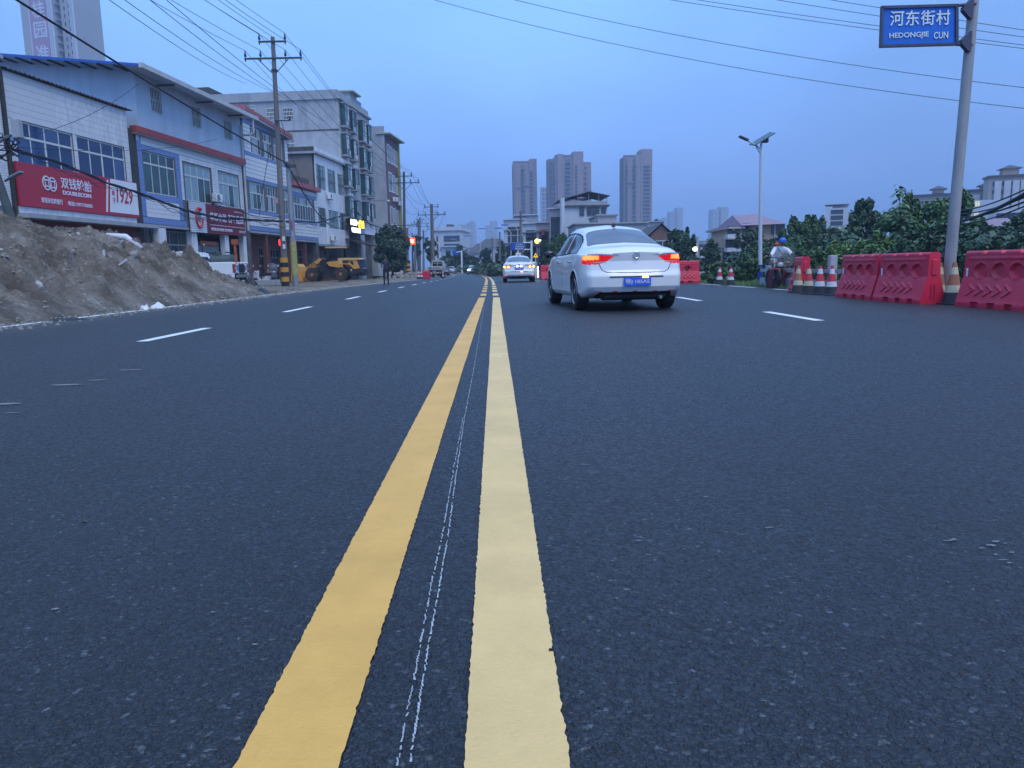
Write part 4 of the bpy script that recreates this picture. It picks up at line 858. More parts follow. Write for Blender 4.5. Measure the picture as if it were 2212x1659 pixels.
for (px,yt,Y_,half,lab) in ((904,474,175,2.2,'slim dark pole with one crossarm beyond the dark round tree'),(907.5,469,190,2.2,'slim dark pole with crossarm just right of its slightly shorter twin'),(915,497,150,0,'bare grey pole without crossarm beside the far pair'),(880,492,100,0,'short bare pole beside the glowing red sign'),(891,503,240,3.0,'small far pole with crossarm above the far tree'),(897,515,130,0,'bare thin concrete pole near the rubble, left of the twin poles')):
    b_=Vector((at(px,590,Y_).x,Y_,gz(-12,Y_))); t_=at(px-.5,yt,Y_); q=pole('utility_pole',lab,b_,t_,.22,.16,m_poled if half else m_pole)
    if half: far.append((arm(q,(t_-b_)-Vector((0,0,.6)),half*.45,0,(-half*.42,half*.42))+arm(q,(t_-b_)-Vector((0,0,1.6)),half,0,(-half*.95,half*.95)),b_))
prevA=[pv+Vector((x,0,z)) for x,z in ((-.74,13.9),(.74,13.9),(-1.6,12.7),(-.72,12.7),(.72,12.7),(1.6,12.7))]
curA=[b1+p for p in A1+A2]; nx=[b3+p for p in A3+A4]; n2=[b4+p for p in A5+A6]
ARM=['left end of the upper crossarm','right end of the upper crossarm','far left end of the lower crossarm','inner left insulator of the lower crossarm','inner right insulator of the lower crossarm','far right end of the lower crossarm']
for i,(a,c) in enumerate(zip(curA,prevA)): wire(c,a,.9,'power line from overhead to the tall near pole, '+ARM[i],GW,.013)
wire(pv+Vector((0,0,14.4)),t1,.9,'power line coming from overhead to the very top of the tall near pole',GW,.013)
GW2='wires between the near and second pole'
for i,(a,c) in enumerate(zip(curA,nx)): wire(a,c,1.0,'power line beyond the tall near pole, from its '+ARM[i],GW2,.013)
GW3='wires between the far poles'
for i,(a,c) in enumerate(zip(nx,n2)): wire(a,c,1.1+.3*(i%3),'drooping line between second and lorry pole, '+ARM[i],GW3,.016)
for i,a in enumerate(n2):
    tgt=far[i%2]; wire(a,tgt[1]+tgt[0][i%4],2.2+.5*(i%3),'drooping line beyond the lorry pole, '+ARM[i],GW3,.02)
for a in range(4): wire(far[0][1]+far[0][0][a],far[2][1]+far[2][0][a],1.5,'drooping power line between two far poles of the left row',GW3,.022)
# second, thinner line behind, running over the roofs
GW4='thin wires running over the house roofs'
for (xa,xb,yb) in ((274,533,181),(307,588,198),(357,640,225),(391,700,262)):
    wire(at(xa,0,30)+Vector((-3.5,-8,2.6)) if False else at(xa,0,34).lerp(at(xb,yb,74),-.45),at(xb,yb,74),.0 if False else .6,'thin wire sloping down over the house roofs, '+{274:'leftmost of four',307:'second from the left',357:'third from the left',391:'rightmost of four'}[xa],GW4,.016)
# thick black cable from overhead to the short pole and on to the shops
wire(Vector((-13.2,-3,10.2)),t2+Vector((0,-.1,-.05)),.45,'thick black cable swooping down across the shop fronts to the short grey pole','cables',.034,30,'overhead_cable')
wire(t2+Vector((0,-.1,-.1)),at(752,482,80),1.6,'thick black cable dropping from the short grey pole to the lit sign','cables',.035,24,'overhead_cable')
wire(onp(zt(262))+b1+Vector((.1,-.2,0)),at(560,466,44),-.5,'thin black cable hanging steeply beside the tall pole, down to the cement signboard','cables',.02,12,'overhead_cable')
wire(onp(zt(262))+b1+Vector((.3,-.2,0)),at(687,450,70),1.2,'thin service wire from the tall pole bracket to the low house','cables',.014,16,'overhead_cable')
# ragged cable bundle along the facades
def bundle(name,label,pts,r,strands=5):
    P=[at(*p) for p in pts]; t=thing(name,label,'cable bundle',P[0]); o=P[0]
    def smooth(t_):
        k=t_*(len(P)-1); i=min(int(k),len(P)-2); f=k-i; return P[i].lerp(P[i+1],f)
    for s_ in range(strands):
        ph=random.uniform(0,6); q=[]; rr=[]
        for i in range(90):
            u=i/89; p=smooth(u)-o; amp=r*(.6+.9*random.random()) if s_<strands-2 else r*2.2
            q.append(p+Vector((0,math.cos(u*40+ph)*amp*.5,math.sin(u*(34+7*s_)+ph)*amp*.75-(0 if s_<strands-2 else abs(math.sin(u*9+ph))*.28)))); rr.append(r*random.uniform(.45,.8) if s_<strands-2 else .012)
        MB().tube(q,rr,5).build('cable',m_wire,t)
    return t
bundle('cable_bundle','ragged black cable bundle sagging across the tyre shop and the blue-edged house',[(10,318,28),(60,332,29),(130,352,31),(225,392,33.5),(330,428,36),(400,455,38),(470,470,41),(560,476,43.5),(612,478,44.5)],.05,7)
bundle('cable_bundle','black cable bundle running from the tall pole toward the lit sign',[(618,478,44.7),(690,480,52),(752,462,66),(762,450,70),(800,485,78),(850,500,92)],.045,5)
for k,(ya,xb,yb,Yb) in enumerate(((305,300,180,42),(316,470,300,52),(470,690,330,60),(466,740,420,60),(468,520,240,48))):
    wire(at(610 if k>1 else 15,ya,44 if k>1 else 28),at(xb,yb,Yb) if k<2 else at(400+k*25,400+k*10,41),.4,['slack wire crossing the tyre shop windows','slack wire along the blue-edged house front','slack wire from the tall pole to the striped house','slack wire from the tall pole toward the lit sign','slack wire low between the cement sign and the tall pole'][k],'thin service wires',.012)
# leaning twin poles at the far left, with lamp and wall box
lp=thing('leaning_poles','pair of dark poles leaning together behind the heap at the left edge','utility pole',at(30,640,24)-Vector((0,0,.2))); o=lp.location
for dx,r_ in ((0,.125),(-.42,.14)): MB().tube([Vector((dx+.3,0,-.2)),at(27,480,24)+Vector((dx,0,0))-o,at(-18,350,24)+Vector((dx,0,0))-o,at(-50,270,24)+Vector((dx,0,0))-o],r_,12).build('pole_shaft',mat('dark_pole',(.07,.085,.085),.8,var=.2),lp)
fl=thing('flood_lamp','small flood lamp on a rod in front of the crimson signboard','lamp',at(10,392,24)); o=fl.location
MB().tube([Vector((0,0,0)),at(22,384,24)-o],.03,6).build('rod',m_iron,fl); MB().bbox(-.22,.22,-.1,.1,-.035,.035,.015,Matrix.Translation(at(34,378,24)-o)@Matrix.Rotation(-.42,4,'Y')).build('lamp_head',m_greyalu,fl)
cb=thing('cable_bracket','tangle of cables, insulators and meter box on a wall bracket at the left edge','cable bracket',at(0,315,27.6)); o=cb.location
q=MB()
for k in range(14):
    a=at(random.uniform(-20,10),random.uniform(285,345),27.6)-o; c=at(random.uniform(20,44),random.uniform(280,345),27.6)-o; m_=(a+c)/2+Vector((0,random.uniform(-.2,.2),random.uniform(-.25,.15))); q.tube([a,m_,c],random.uniform(.012,.03),5)
qq=q.build('tangled_cables',m_wire,cb); qq['kind']='stuff'
MB().bbox(-.14,.14,-.12,.12,-.32,.32,.02,Matrix.Translation(at(37,278,27.6)-o)).build('meter_box',m_conc,cb); MB().tube([at(-10,310,27.6)-o,at(24,292,27.6)-o],.06,6).build('bracket_arm',m_greyalu,cb); MB().tube([at(-10,338,27.6)-o,at(30,335,27.6)-o],.03,5).build('bracket_arm',m_iron,cb); MB().ball(at(28,302,27.6)-o,.09,8,6).build('blue_plate',m_bt,cb)
# ================================================================== vehicles
def crspline(P,counts):            # P (k,n,2) control points, catmull-rom through them, counts per segment
    k=len(P); out=[]; marks=[0]; tot=0
    for i in range(k-1):
        p0=P[max(i-1,0)]; p1=P[i]; p2=P[i+1]; p3=P[min(i+2,k-1)]
        for j in range(counts[i]):
            t=j/counts[i]; out.append(.5*((2*p1)+(-p0+p2)*t+(2*p0-5*p1+4*p2-p3)*t*t+(-p0+3*p1-3*p2+p3)*t**3))
        tot+=counts[i]; marks.append(tot)
    out.append(P[-1]); return np.array(out),marks
def smooth_interp(x,xp,fp):
    # monotone-ish cubic through points
    xp=np.array(xp,float); fp=np.array(fp,float); h=np.diff(xp); d=np.diff(fp)/h; m_=np.zeros(len(xp)); m_[1:-1]=(d[:-1]*h[1:]+d[1:]*h[:-1])/(h[1:]+h[:-1]); m_[0]=d[0]; m_[-1]=d[-1]
    for i in range(len(d)):
        if d[i]==0: m_[i]=m_[i+1]=0
    x=np.asarray(x,float); i=np.clip(np.searchsorted(xp,x)-1,0,len(h)-1); t=np.clip((x-xp[i])/h[i],0,1); hh=h[i]
    return (2*t**3-3*t**2+1)*fp[i]+(t**3-2*t**2+t)*hh*m_[i]+(-2*t**3+3*t**2)*fp[i+1]+(t**3-t**2)*hh*m_[i+1]
def inpoly(px,py,poly):
    r_=np.zeros(np.shape(px),bool); n=len(poly)
    for i in range(n):
        x0,y0=poly[i]; x1,y1=poly[(i+1)%n]; c=((y0>py)!=(y1>py))&(px<(x1-x0)*(py-y0)/((y1-y0) if y1!=y0 else 1e-9)+x0); r_^=c
    return r_
SEDAN=dict(L=4.67,W=1.815,
 T=([0,.12,.4,.78,1.15,1.6,2.1,2.6,3.05,3.45,3.8,4.1,4.4,4.67],[.985,1.03,1.065,1.10,1.27,1.415,1.48,1.485,1.42,1.24,1.045,.965,.87,.72]),
 B=([0,.5,1.2,2.2,3.2,3.8,4.2,4.67],[.92,.965,.985,.975,.95,.93,.86,.68]),
 Wm=([0,.25,.7,1.3,3.3,3.9,4.35,4.67],[.80,.865,.90,.907,.905,.89,.84,.70]),
 Ws=([0,.25,.7,1.3,3.3,3.9,4.35,4.67],[.76,.83,.865,.865,.86,.83,.77,.64]),
 Wr=([0,1.0,1.6,2.4,3.1,4.67],[.55,.56,.555,.56,.57,.60]),
 wr=.965,wf=3.66,R=.33,
 sidewin=[(1.02,1.005),(1.28,1.20),(1.62,1.335),(2.15,1.395),(2.75,1.395),(3.12,1.33),(3.62,.99)],
 pill=[(2.05,2.13)],
 rear=[(.84,.655),(.98,.66),(1.50,.56),(1.54,.50)],
 lamp=[(.37,.93),(.50,.85),(.62,.80),(.93,.795),(.93,.962),(.62,.955)],
 lit=[(.625,.875),(.93,.875),(.93,.945),(.625,.945)])
m_carw=mat('white_car_paint',(.78,.80,.82),.28,var=.02,scale=1,coat=.7); m_carg=mat('silver_car_paint',(.45,.48,.52),.3,metal=.3,var=.03,coat=.6); m_card=mat('dark_car_paint',(.03,.035,.05),.3,var=.05,coat=.6)
m_cglass=mat('sky_tinted_car_glass',(.10,.12,.16),.07,var=.25,scale=1.2,spec=.8); m_cglassd=mat('dark_car_glass',(.012,.014,.02),.07,var=.2,spec=.7)  # rear glass base colour lightened to carry bluish sky reflections
m_tyre=mat('tyre_rubber',(.018,.018,.02),.85,var=.25,scale=8); m_rim=mat('alloy_rim',(.30,.31,.33),.35,metal=.7,var=.1); m_under=mat('dark_underbody',(.012,.012,.015),.8,var=.2)
m_lampr=mat('red_tail_lens',(.22,.008,.015),.15,var=.1,emit=(.9,.012,.015),estr=.45,spec=.6); m_lamplit=mat('lit_tail_lamp',(.8,.2,.05),.3,var=0,emit=(1,.11,.02),estr=3.0); m_lampcore=mat('lit_lamp_core',(.9,.5,.1),.3,var=0,emit=(1,.55,.08),estr=5.0)
m_head=mat('lit_headlamp',(.9,.9,.85),.3,var=0,emit=(1,.97,.88),estr=7.0); m_headoff=mat('clear_headlamp',(.45,.47,.5),.15,var=.1,spec=.7); m_chrome=mat('chrome',(.6,.62,.65),.18,metal=.9,var=.05)
m_plate=mat('blue_plate',(.03,.13,.70),.4,var=.05); m_seam=mat('panel_gap',(.02,.02,.025),.8,var=0)
def car(name,label,loc,yaw,S=SEDAN,paint=None,dt=.025,group=None,tail='on',head='off',detail=True,plate_text='鄂J·185A5',glass=None,cat='car',toy=False,hs=1.0):
    paint=paint or m_carw; glass=glass or m_cglass
    t=thing(name,label,cat,loc,yaw,group); L_=S['L']; nt=int(L_/dt)
    fl=.10; tt=np.concatenate([np.array([0,.004,.014,.030,.055,.085]),np.linspace(.12,L_-.12,nt),L_-np.array([.085,.055,.030,.014,.004,0])])
    T=smooth_interp(tt,*S['T'])*hs; B=smooth_interp(tt,*S['B']); Wm=smooth_interp(tt,*S['Wm']); Ws=smooth_interp(tt,*S['Ws']); Wr=smooth_interp(tt,*S['Wr'])
    c=np.clip((T-B-.12)/.30,0,1); zb=.22+.10*np.clip(1-tt/.5,0,1)**2+.04*np.clip(1-(L_-tt)/.6,0,1)
    lp=lambda a,b_: a*(1-c)+b_*c
    z=np.zeros_like
    P=[(0*tt,zb),(.80*Wm,zb),(Wm*.965,zb+.05),(Wm*.995,.45+0*tt),(Wm,.68+0*tt),(Ws+.012,B-.03),(Ws-.035,B+.025),(lp(Ws-.14,Wr+.045),lp(B+(T-B)*.72,T-.125)),(lp(Ws-.34,Wr-.13),lp(T-.012,T-.032)),(0*tt,T+.012)]
    P=np.array([np.stack([a,np.broadcast_to(b_,tt.shape)],-1) for a,b_ in P])
    k=max(1,int(round(.05/dt*1.0))) ; q=lambda n: max(1,int(n*.025/dt+.5))
    ring,marks=crspline(P,[q(5),q(3),q(6),q(8),q(8),q(3),q(12),q(6),q(16)])
    X=ring[:,:,0]; Z=ring[:,:,1]                     # (nu,nt)
    cz=.62
    def fil(d): s_=np.clip(1-d/fl,0,1); return 1-.075*(1-np.sqrt(np.clip(1-s_**2,0,1)))
    f=fil(tt)*fil(L_-tt); X=X*f; Z=cz+(Z-cz)*f
    yr=lambda x,z_: np.interp(z_,[.2,.30,.42,.60,.70,.85,.98,1.05,1.5],[.16,.08,.01,0,.05,.075,.05,.05,.05])+.20*(np.abs(x)/.9)**2.6
    yf=lambda x,z_: np.interp(z_,[.2,.35,.55,.75,.9,1.5],[.10,.02,0,.06,.16,.2])+.42*(np.abs(x)/.9)**2.6
    wr_=np.clip(1-tt/.8,0,1)**1.6; wf_=np.clip(1-(L_-tt)/.9,0,1)**1.6
    Y=tt[None,:]+wr_[None,:]*yr(X,Z)-wf_[None,:]*yf(X,Z)
    nu,n_t=X.shape
    # caps
    def cap(ix,fn,sgn):
        rs=[]
        for kk in ([1]+list(np.linspace(.985,.02,46 if dt<.04 else 10))+[0.0]):
            x=X[:,ix]*kk; zz=cz+(Z[:,ix]-cz)*kk; y=(fn(x,zz) if sgn>0 else L_-fn(x,zz)); rs.append(np.stack([x,y,zz],-1))
        return np.array(rs)
    G3=np.stack([X,Y,Z],-1).transpose(1,0,2)          # (nt,nu,3)
    rc=cap(0,yr,1); fc=cap(-1,yf,-1)
    grid=np.concatenate([rc[::-1],G3[1:-1],fc],0); src_t=np.concatenate([np.full(len(rc),-1.0),tt[1:-1],np.full(len(fc),99.0)])
    N0,N1=grid.shape[:2]; V=grid.reshape(-1,3).copy(); I=np.arange(N0*N1).reshape(N0,N1)
    F=np.stack([I[:-1,:-1],I[:-1,1:],I[1:,1:],I[1:,:-1]],-1).reshape(-1,4)
    ct=V[F].mean(1); ti=np.repeat(np.arange(N0-1),N1-1); ui=np.tile(np.arange(N1-1),N0-1)
    # mirrored half
    Vm=V.copy(); Vm[:,0]*=-1; Fm=F[:,::-1]+len(V)
    m6,m7,m8=marks[6],marks[7],marks[8]
    y_,z_=ct[:,1],ct[:,2]; x_=ct[:,0]
    band=(ui>=m6-1)&(ui<m7)
    side=band&inpoly(y_,(z_-1.0)/(1+(hs-1)*2.2)+1.0 if hs!=1 else z_,S['sidewin'])
    for a,b_ in S['pill']: side&=~((y_>a)&(y_<b_))
    ys_=[p[0] for p in S['rear']]; xs_=[p[1] for p in S['rear']]
    rear=(ui>=m7-q(3))&(y_>ys_[0])&(y_<ys_[-1])&(x_<np.interp(y_,ys_,xs_))
    ws=(ui>=m7-q(2))&(y_>3.13)&(y_<3.76)&(x_<np.interp(y_,[3.1,3.7],[.58,.70]))
    lamp=(y_<.42)&inpoly(x_,z_,S['lamp']); lit=(y_<.40)&inpoly(x_,z_,S['lit'])&(tail=='on'); lamp&=~lit
    hl=(y_>L_-.75)&inpoly(x_,z_,[(.42,.60),(.92,.64),(.92,.80),(.70,.80),(.42,.70)]); gr=(y_>L_-.5)&(((x_<.52)&(z_>.30)&(z_<.50))|((x_<.42)&(z_>.60)&(z_<.70)))
    low=(z_<.29)&((y_<.6)|(y_>L_-.6))&(x_<.66)
    arch=np.zeros(len(F),bool)
    for w in (S['wr'],S['wf']): arch|=((y_-w)**2+(z_-S['R'])**2<(S['R']+.045)**2)&(x_>.55)
    bottom=(ui<marks[1])&(src_t[ti]>=0)&(src_t[ti]<90)
    def sub(mask,nm,mt,parent=None,off=0,mirror=True,smooth=True,merge=True):
        Fa=np.concatenate([F[mask],Fm[mask]]) if mirror=='both' else (F[mask] if mirror is True else Fm[mask])
        if not len(Fa): return None
        VV=np.concatenate([V,Vm]); used,inv=np.unique(Fa,return_inverse=True); me=npmesh(nm,VV[used],inv.reshape(-1,4),mt)
        if smooth: me.shade_smooth()
        me.transform(Matrix.Translation((0,-L_/2,0)))
        o=link(nm,me,parent or t); return o
    body=~(side|rear|ws|lamp|lit|hl|gr|arch|low|bottom)
    bo=sub(body,'body',paint,mirror='both')
    bm_=bo.modifiers.new('w','WELD'); bm_.merge_threshold=.0008
    sub(bottom|low,'underbody',m_under,mirror='both',smooth=False); sub(rear,'rear_window',glass,mirror='both'); sub(ws,'windscreen',m_cglassd,mirror='both'); sub(gr,'grille',m_under,mirror='both')
    for mir in (True,False):
        sub(side,'side_window',m_cglassd,mirror=mir); tl=sub(lamp,'tail_light',m_lampr,mirror=mir)
        l1=sub(lit,'lit_segment',m_lamplit,parent=tl,mirror=mir)
        sub(hl,'headlight',m_head if head=='on' else m_headoff,mirror=mir)
    # surface lookup for trim
    def surf(t_,zq,sd=1,off=.0):
        j=int(np.argmin(abs(tt-t_))); col=G3[j]; hi=marks[7]; lo=marks[1]; s_=col[lo:hi+1]; kx=np.argmin(abs(s_[:,2]-zq)); return Vector((sd*(s_[kx,0]+off),s_[kx,1]-L_/2,s_[kx,2]))
    # wheels
    Rw=S['R']
    for yw in (S['wr'],S['wf']):
        for sd in (-1,1):
            w=MB().lathe([(Rw*.62,-.10),(Rw*.86,-.115),(Rw*.97,-.10),(Rw,-.07),(Rw,.07),(Rw*.97,.10),(Rw*.86,.115),(Rw*.62,.10)],32 if detail else 14,Matrix.Rotation(math.pi/2,4,'Y')).build('wheel',m_tyre,t,loc=(sd*(S['W']/2-.125),yw-L_/2,Rw),auto=30)
            if detail:
                b=MB(); M_=Matrix.Rotation(sd*math.pi/2,4,'Y'); b.lathe([(Rw*.60,.085),(Rw*.66,.10),(Rw*.68,.105),(Rw*.66,.115),(Rw*.62,.10)],32,M_,closed=True)
                for i in range(5):
                    a=i*2*math.pi/5; RR=M_@Matrix.Rotation(a,4,'Z')
                    b.add([RR@Vector(p) for p in ((.03,-.035,.10),(.03,.035,.10),(Rw*.63,.05,.085),(Rw*.63,-.05,.085),(.03,-.035,.06),(.03,.035,.06),(Rw*.63,.05,.05),(Rw*.63,-.05,.05))],[(0,3,2,1),(0,1,5,4),(2,3,7,6),(1,2,6,5),(3,0,4,7)])
                b.lathe([(.0,.112),(.05,.108),(.055,.09)],12,M_); b.build('rim',m_rim,w,auto=30); MB().lathe([(.0,.03),(Rw*.61,.03),(Rw*.62,.05)],24,M_).build('brake_disc',m_under,w)
            # arch lip and liner
        pass
    b=MB()
    for yw in (S['wr'],S['wf']):
        for sd in (-1,1):
            n=16
            for i in range(n):
                a0=math.pi*i/n-.15; a1=math.pi*(i+1)/n-.05; r_=Rw+.05
                b.add([(sd*.52,yw-L_/2+r_*math.cos(a0),Rw+r_*math.sin(a0)),(sd*.86,yw-L_/2+r_*math.cos(a0),Rw+r_*math.sin(a0)),(sd*.86,yw-L_/2+r_*math.cos(a1),Rw+r_*math.sin(a1)),(sd*.52,yw-L_/2+r_*math.cos(a1),Rw+r_*math.sin(a1))],[(0,1,2,3)])
            b.add([(sd*.53,yw-L_/2-.4,.2),(sd*.53,yw-L_/2+.4,.2),(sd*.53,yw-L_/2+.4,.75),(sd*.53,yw-L_/2-.4,.75)],[(0,1,2,3)])
    b.build('wheel_liner',m_under,t)
    if detail:
        # arch lips along the real body surface
        for yw in (S['wr'],S['wf']):
            for sd in (-1,1):
                pts=[]
                for i in range(19):
                    a=math.pi*1.06*i/18-.1; pts.append(surf(yw+(Rw+.048)*math.cos(a),Rw+(Rw+.048)*math.sin(a),sd,-.006))
                MB().tube(pts,.013,6).build('arch_lip',paint,bo,auto=60)
        # window seals and door seams
        for sd in (-1,1):
            pl=S['sidewin']; pts=[]
            for i in range(len(pl)):
                a=pl[i]; c_=pl[(i+1)%len(pl)]; n=10
                for j in range(n): pts.append(surf(a[0]+(c_[0]-a[0])*j/n,(a[1]+(c_[1]-a[1])*j/n),sd,.001))
            pts.append(pts[0]); MB().tube(pts,.010,5,cap=False).build('window_seal',m_seam,bo)
            for (tt_,z0,z1,sl) in ((1.12,.55,.98,.10),(2.09,.30,.975,0),(3.28,.32,.93,.03)):
                MB().tube([surf(tt_+sl*(1-(z-z0)/(z1-z0)),z,sd,-.003) for z in np.linspace(z0,z1,9)],.0055,4).build('door_seam',m_seam,bo)
            MB().tube([surf(a,.30,sd,-.003) for a in np.linspace(1.42,3.25,12)],.006,4).build('sill_seam',m_seam,bo)
            for hy in (1.38,2.42): p=surf(hy,.86,sd,.012); MB().tube([p+Vector((0,-.10,0)),p+Vector((sd*.022,-.05,.004)),p+Vector((sd*.022,.05,.004)),p+Vector((0,.10,0))],.014,6).build('door_handle',m_chrome,t,smooth=True)
            p=surf(3.38,1.0,sd,0); MB().ball(p+Vector((sd*.135,0.02,.035)),.1,12,8,(1.1,.55,.78)).build('wing_mirror',m_cglassd if sd<0 else paint,t,smooth=True); MB().tube([p,p+Vector((sd*.08,0,.02))],.02,6).build('mirror_stalk',m_seam,t)
            MB().tube([surf(a,1.0,sd,.002) for a in np.linspace(1.1,3.5,14)],.007,4).build('chrome_strip',m_chrome,bo)
        # boot lid seam, glass seal
        rp=lambda x,z_,o=.0: Vector((x,float(yr(np.array(x),np.array(z_)))-L_/2-o,z_))
        b=MB(); b.tube([rp(.62,.80,.0),rp(.57,.70),rp(.50,.665),rp(.25,.655),rp(0,.652),rp(-.25,.655),rp(-.50,.665),rp(-.57,.70),rp(-.62,.80)],.007,4); b.build('boot_seam',m_seam,bo)
        b=MB(); b.tube([rp(x,.585+.0*abs(x),-.002) for x in np.linspace(-.46,.46,9)],.012,5); b.build('plate_recess_edge',m_seam,bo)
        for sd in (-1,1):
            MB().tube([rp(sd*x,z2,.004) for x,z2 in ((.30,.955),(.45,.965),(.62,.968),(.80,.968))],[.004,.012,.012,.006],6).build('chrome_lamp_brow',m_chrome,bo,smooth=True)
            MB().tube([rp(sd*x,.832,.002) for x in (.50,.58,.66,.74)],[.003,.008,.008,.004],6).build('clear_strip',m_headoff,t,smooth=True)
        MB().bbox(-.235,.235,-.012,0,-.07,.07,.004).build('number_plate',m_plate,t,loc=rp(0,.50,.016)) 
        pt=[o for o in t.children if o.name.startswith('number_plate')][-1]; text3d(plate_text,.085,pt,(-.205,-.0135,-.042),mat('plate_letters',(.62,.66,.74),.5),'plate_lettering',width=.41,bold=.015)
        MB().bbox(-.05,.05,-.02,0,-.012,.012,.004).build('plate_lamp',m_lampcore,t,loc=rp(.14,.577,.01))
        M_=Matrix.Translation(rp(0,.945,.012))@Matrix.Rotation(math.pi/2,4,'X'); b=MB(); b.lathe([(.045,-.004),(.052,0),(.058,.004),(.052,.008),(.045,.004)],24,M_,closed=True)
        for dx in (-.022,0,.022): b.tube([M_@Vector((dx-.012,-.03,.004)),M_@Vector((dx+.014,.03,.004))],.007,5)
        b.build('round_badge',m_chrome,t,auto=40)
        for x in (-.62,-.36,-.02,.33,.62): MB().bbox(-.04,.04,-.006,0,-.010,.010,.002).build('red_reflector',mat('red_reflector',(.42,.03,.05),.4,var=.1),t,loc=rp(x,.345,.004))
        b=MB(); b.bbox(-.56,.56,-L_/2+.16,-L_/2+.5,.19,.33,.05); b.build('rear_diffuser',m_under,t)
        MB().tube([(.42,-L_/2+.02,.235),(.42,-L_/2+.3,.24)],.028,10).build('exhaust_pipe',m_rim,t)
        j=int(np.argmin(abs(tt-1.72))); MB().add([(-.03,1.60-L_/2,T[j]+.0),(.03,1.60-L_/2,T[j]),(.0,1.64-L_/2,T[j]+.075),(-.012,1.78-L_/2,T[j]+.02),(.012,1.78-L_/2,T[j]+.02)],[(0,1,2),(0,2,3),(1,4,2),(2,4,3)]).build('roof_antenna',m_under,t)
        text3d('KELY',.035,bo,tuple(rp(-.55,1.0,.006)),m_seam,'boot_lettering',width=.22) if False else None
    return t,rp if detail else None
ra=Vector((2.10,14.42,0)); yaw=R(6.2); fwd=Vector((-math.sin(yaw),math.cos(yaw),0)); 
car1,_=car('white_car','white saloon braking in the near right lane, tail lights glowing and blue number plate',ra+fwd*(2.335-.965),yaw,dt=.02,hs=1.035); car1.scale=(1.035,1.03,1.035)
COR=dict(SEDAN); COR.update(L=4.6,W=1.775,R=.32,
 T=([0,.12,.4,.70,1.1,1.6,2.1,2.6,3.0,3.4,3.8,4.1,4.4,4.6],[.97,1.02,1.05,1.08,1.27,1.41,1.46,1.455,1.40,1.21,1.02,.95,.86,.72]),
 lamp=[(.42,.90),(.52,.80),(.70,.76),(.95,.77),(.95,.90),(.60,.93)],lit=[(.55,.80),(.68,.80),(.68,.87),(.55,.87)],rear=[(.76,.63),(.92,.64),(1.45,.54),(1.49,.50)],wf=3.62,
 Wm=([0,.25,.7,1.3,3.3,3.9,4.3,4.6],[.79,.85,.88,.887,.885,.87,.82,.70]),Ws=([0,.25,.7,1.3,3.3,3.9,4.3,4.6],[.75,.81,.84,.845,.84,.81,.75,.64]),Wr=([0,1.0,1.6,2.4,3.1,4.6],[.53,.54,.54,.55,.56,.60]))
g2=G(1122,610); car2,rp2=car('white_car','second white saloon ahead, with twin round tail lights and a lit plate',Vector((g2.x-.02,g2.y+.9+1.35,g2.z)),R(.5),COR,dt=.03,plate_text='鄂E·818U3')
for sd in (-1,1):
    for x in (.585,.78):
        MB().ball((0,0,0),.062,12,8,(1,.25,.8)).build('lit_lamp_core',m_lampcore,car2,loc=rp2(sd*x,.835,.01))
    MB().bbox(-.06,.06,-.012,0,-.018,.018,.004).build('red_reflector',mat('glowing_red_reflector',(.6,.1,.1),.4,emit=(1,.12,.1),estr=1.2),car2,loc=rp2(sd*.72,.40,.01))  # reflectors given a red glow of their own, no lamp inside
pl=[o for o in car2.children if o.name.startswith('number_plate')][0]; pl.location.z+=.26; pl.location.y+=.03
for x in (-.09,.11): MB().bbox(-.05,.05,-.02,0,-.012,.012,.004).build('plate_lamp',m_head,car2,loc=rp2(x,.845,.012))
# far traffic
def gpx(px,py): return G(px,py)
FARG='cars further up the road'
g=gpx(1020,592.5); car('white_car','white oncoming saloon with its headlights on, in the middle of the far road',g+Vector((0,2.3,0)),math.pi+R(2),COR,dt=.06,detail=False,tail='off',head='on',group=FARG)
g=gpx(973,592.0); car('white_car','silvery white saloon parked facing us beside the small lorry',g+Vector((0,2.3,0)),math.pi+R(-3),COR,dt=.06,detail=False,tail='off',paint=m_carg,group=FARG)
g=gpx(988,580.3); fc,_=car('white_car','small far car with glowing red tail lights, furthest up the road',Vector((at(988,580,200).x,200,gz(-14,200))),R(8),SEDAN,dt=.1,detail=False,tail='on',group=FARG,hs=1.0)
gsuv=Vector((at(957.5,590,118).x,118,gz(-10,118))); car('dark_car','dark high-roofed car half hidden between lorry and silver car',gsuv,math.pi,COR,dt=.08,detail=False,tail='off',paint=m_card,group=FARG,hs=1.25)

# ---------------------------------------------------------------- wheel loader (side on, bucket to the left)
m_cy=mat('loader_yellow',(.70,.34,.06),.5,var=.08,scale=1.5,dirt=.35,dirtcol=(.22,.14,.08)); m_cyl=mat('pale_loader_panel',(.72,.46,.18),.5,var=.05); m_ldark=mat('loader_dark',(.022,.024,.03),.6,var=.25,scale=3,dirt=.4,dirtcol=(.07,.06,.05)); m_hub=mat('dusty_orange_hub',(.34,.17,.09),.8,var=.2,scale=3)
m_ltyre=mat('dusty_tyre',(.030,.029,.03),.9,var=.3,scale=6,dirt=.7,dirtcol=(.13,.11,.09))
gl=at(716,607.5,65.5); LO=thing('wheel_loader','yellow wheel loader parked side-on behind the poles, bucket toward the houses','wheel loader',gl+Vector((0,.6,0))); LO.scale=(.88,.88,.88)
lx=lambda x:(x-1215)/153.0; lz=lambda y:(872-y)/153.0
def lpoly(pts,y0,y1,nm,mt,par=None): return MB().prism([(lx(a),lz(b_)) for a,b_ in pts],y0,y1).build(nm,mt,par or LO)
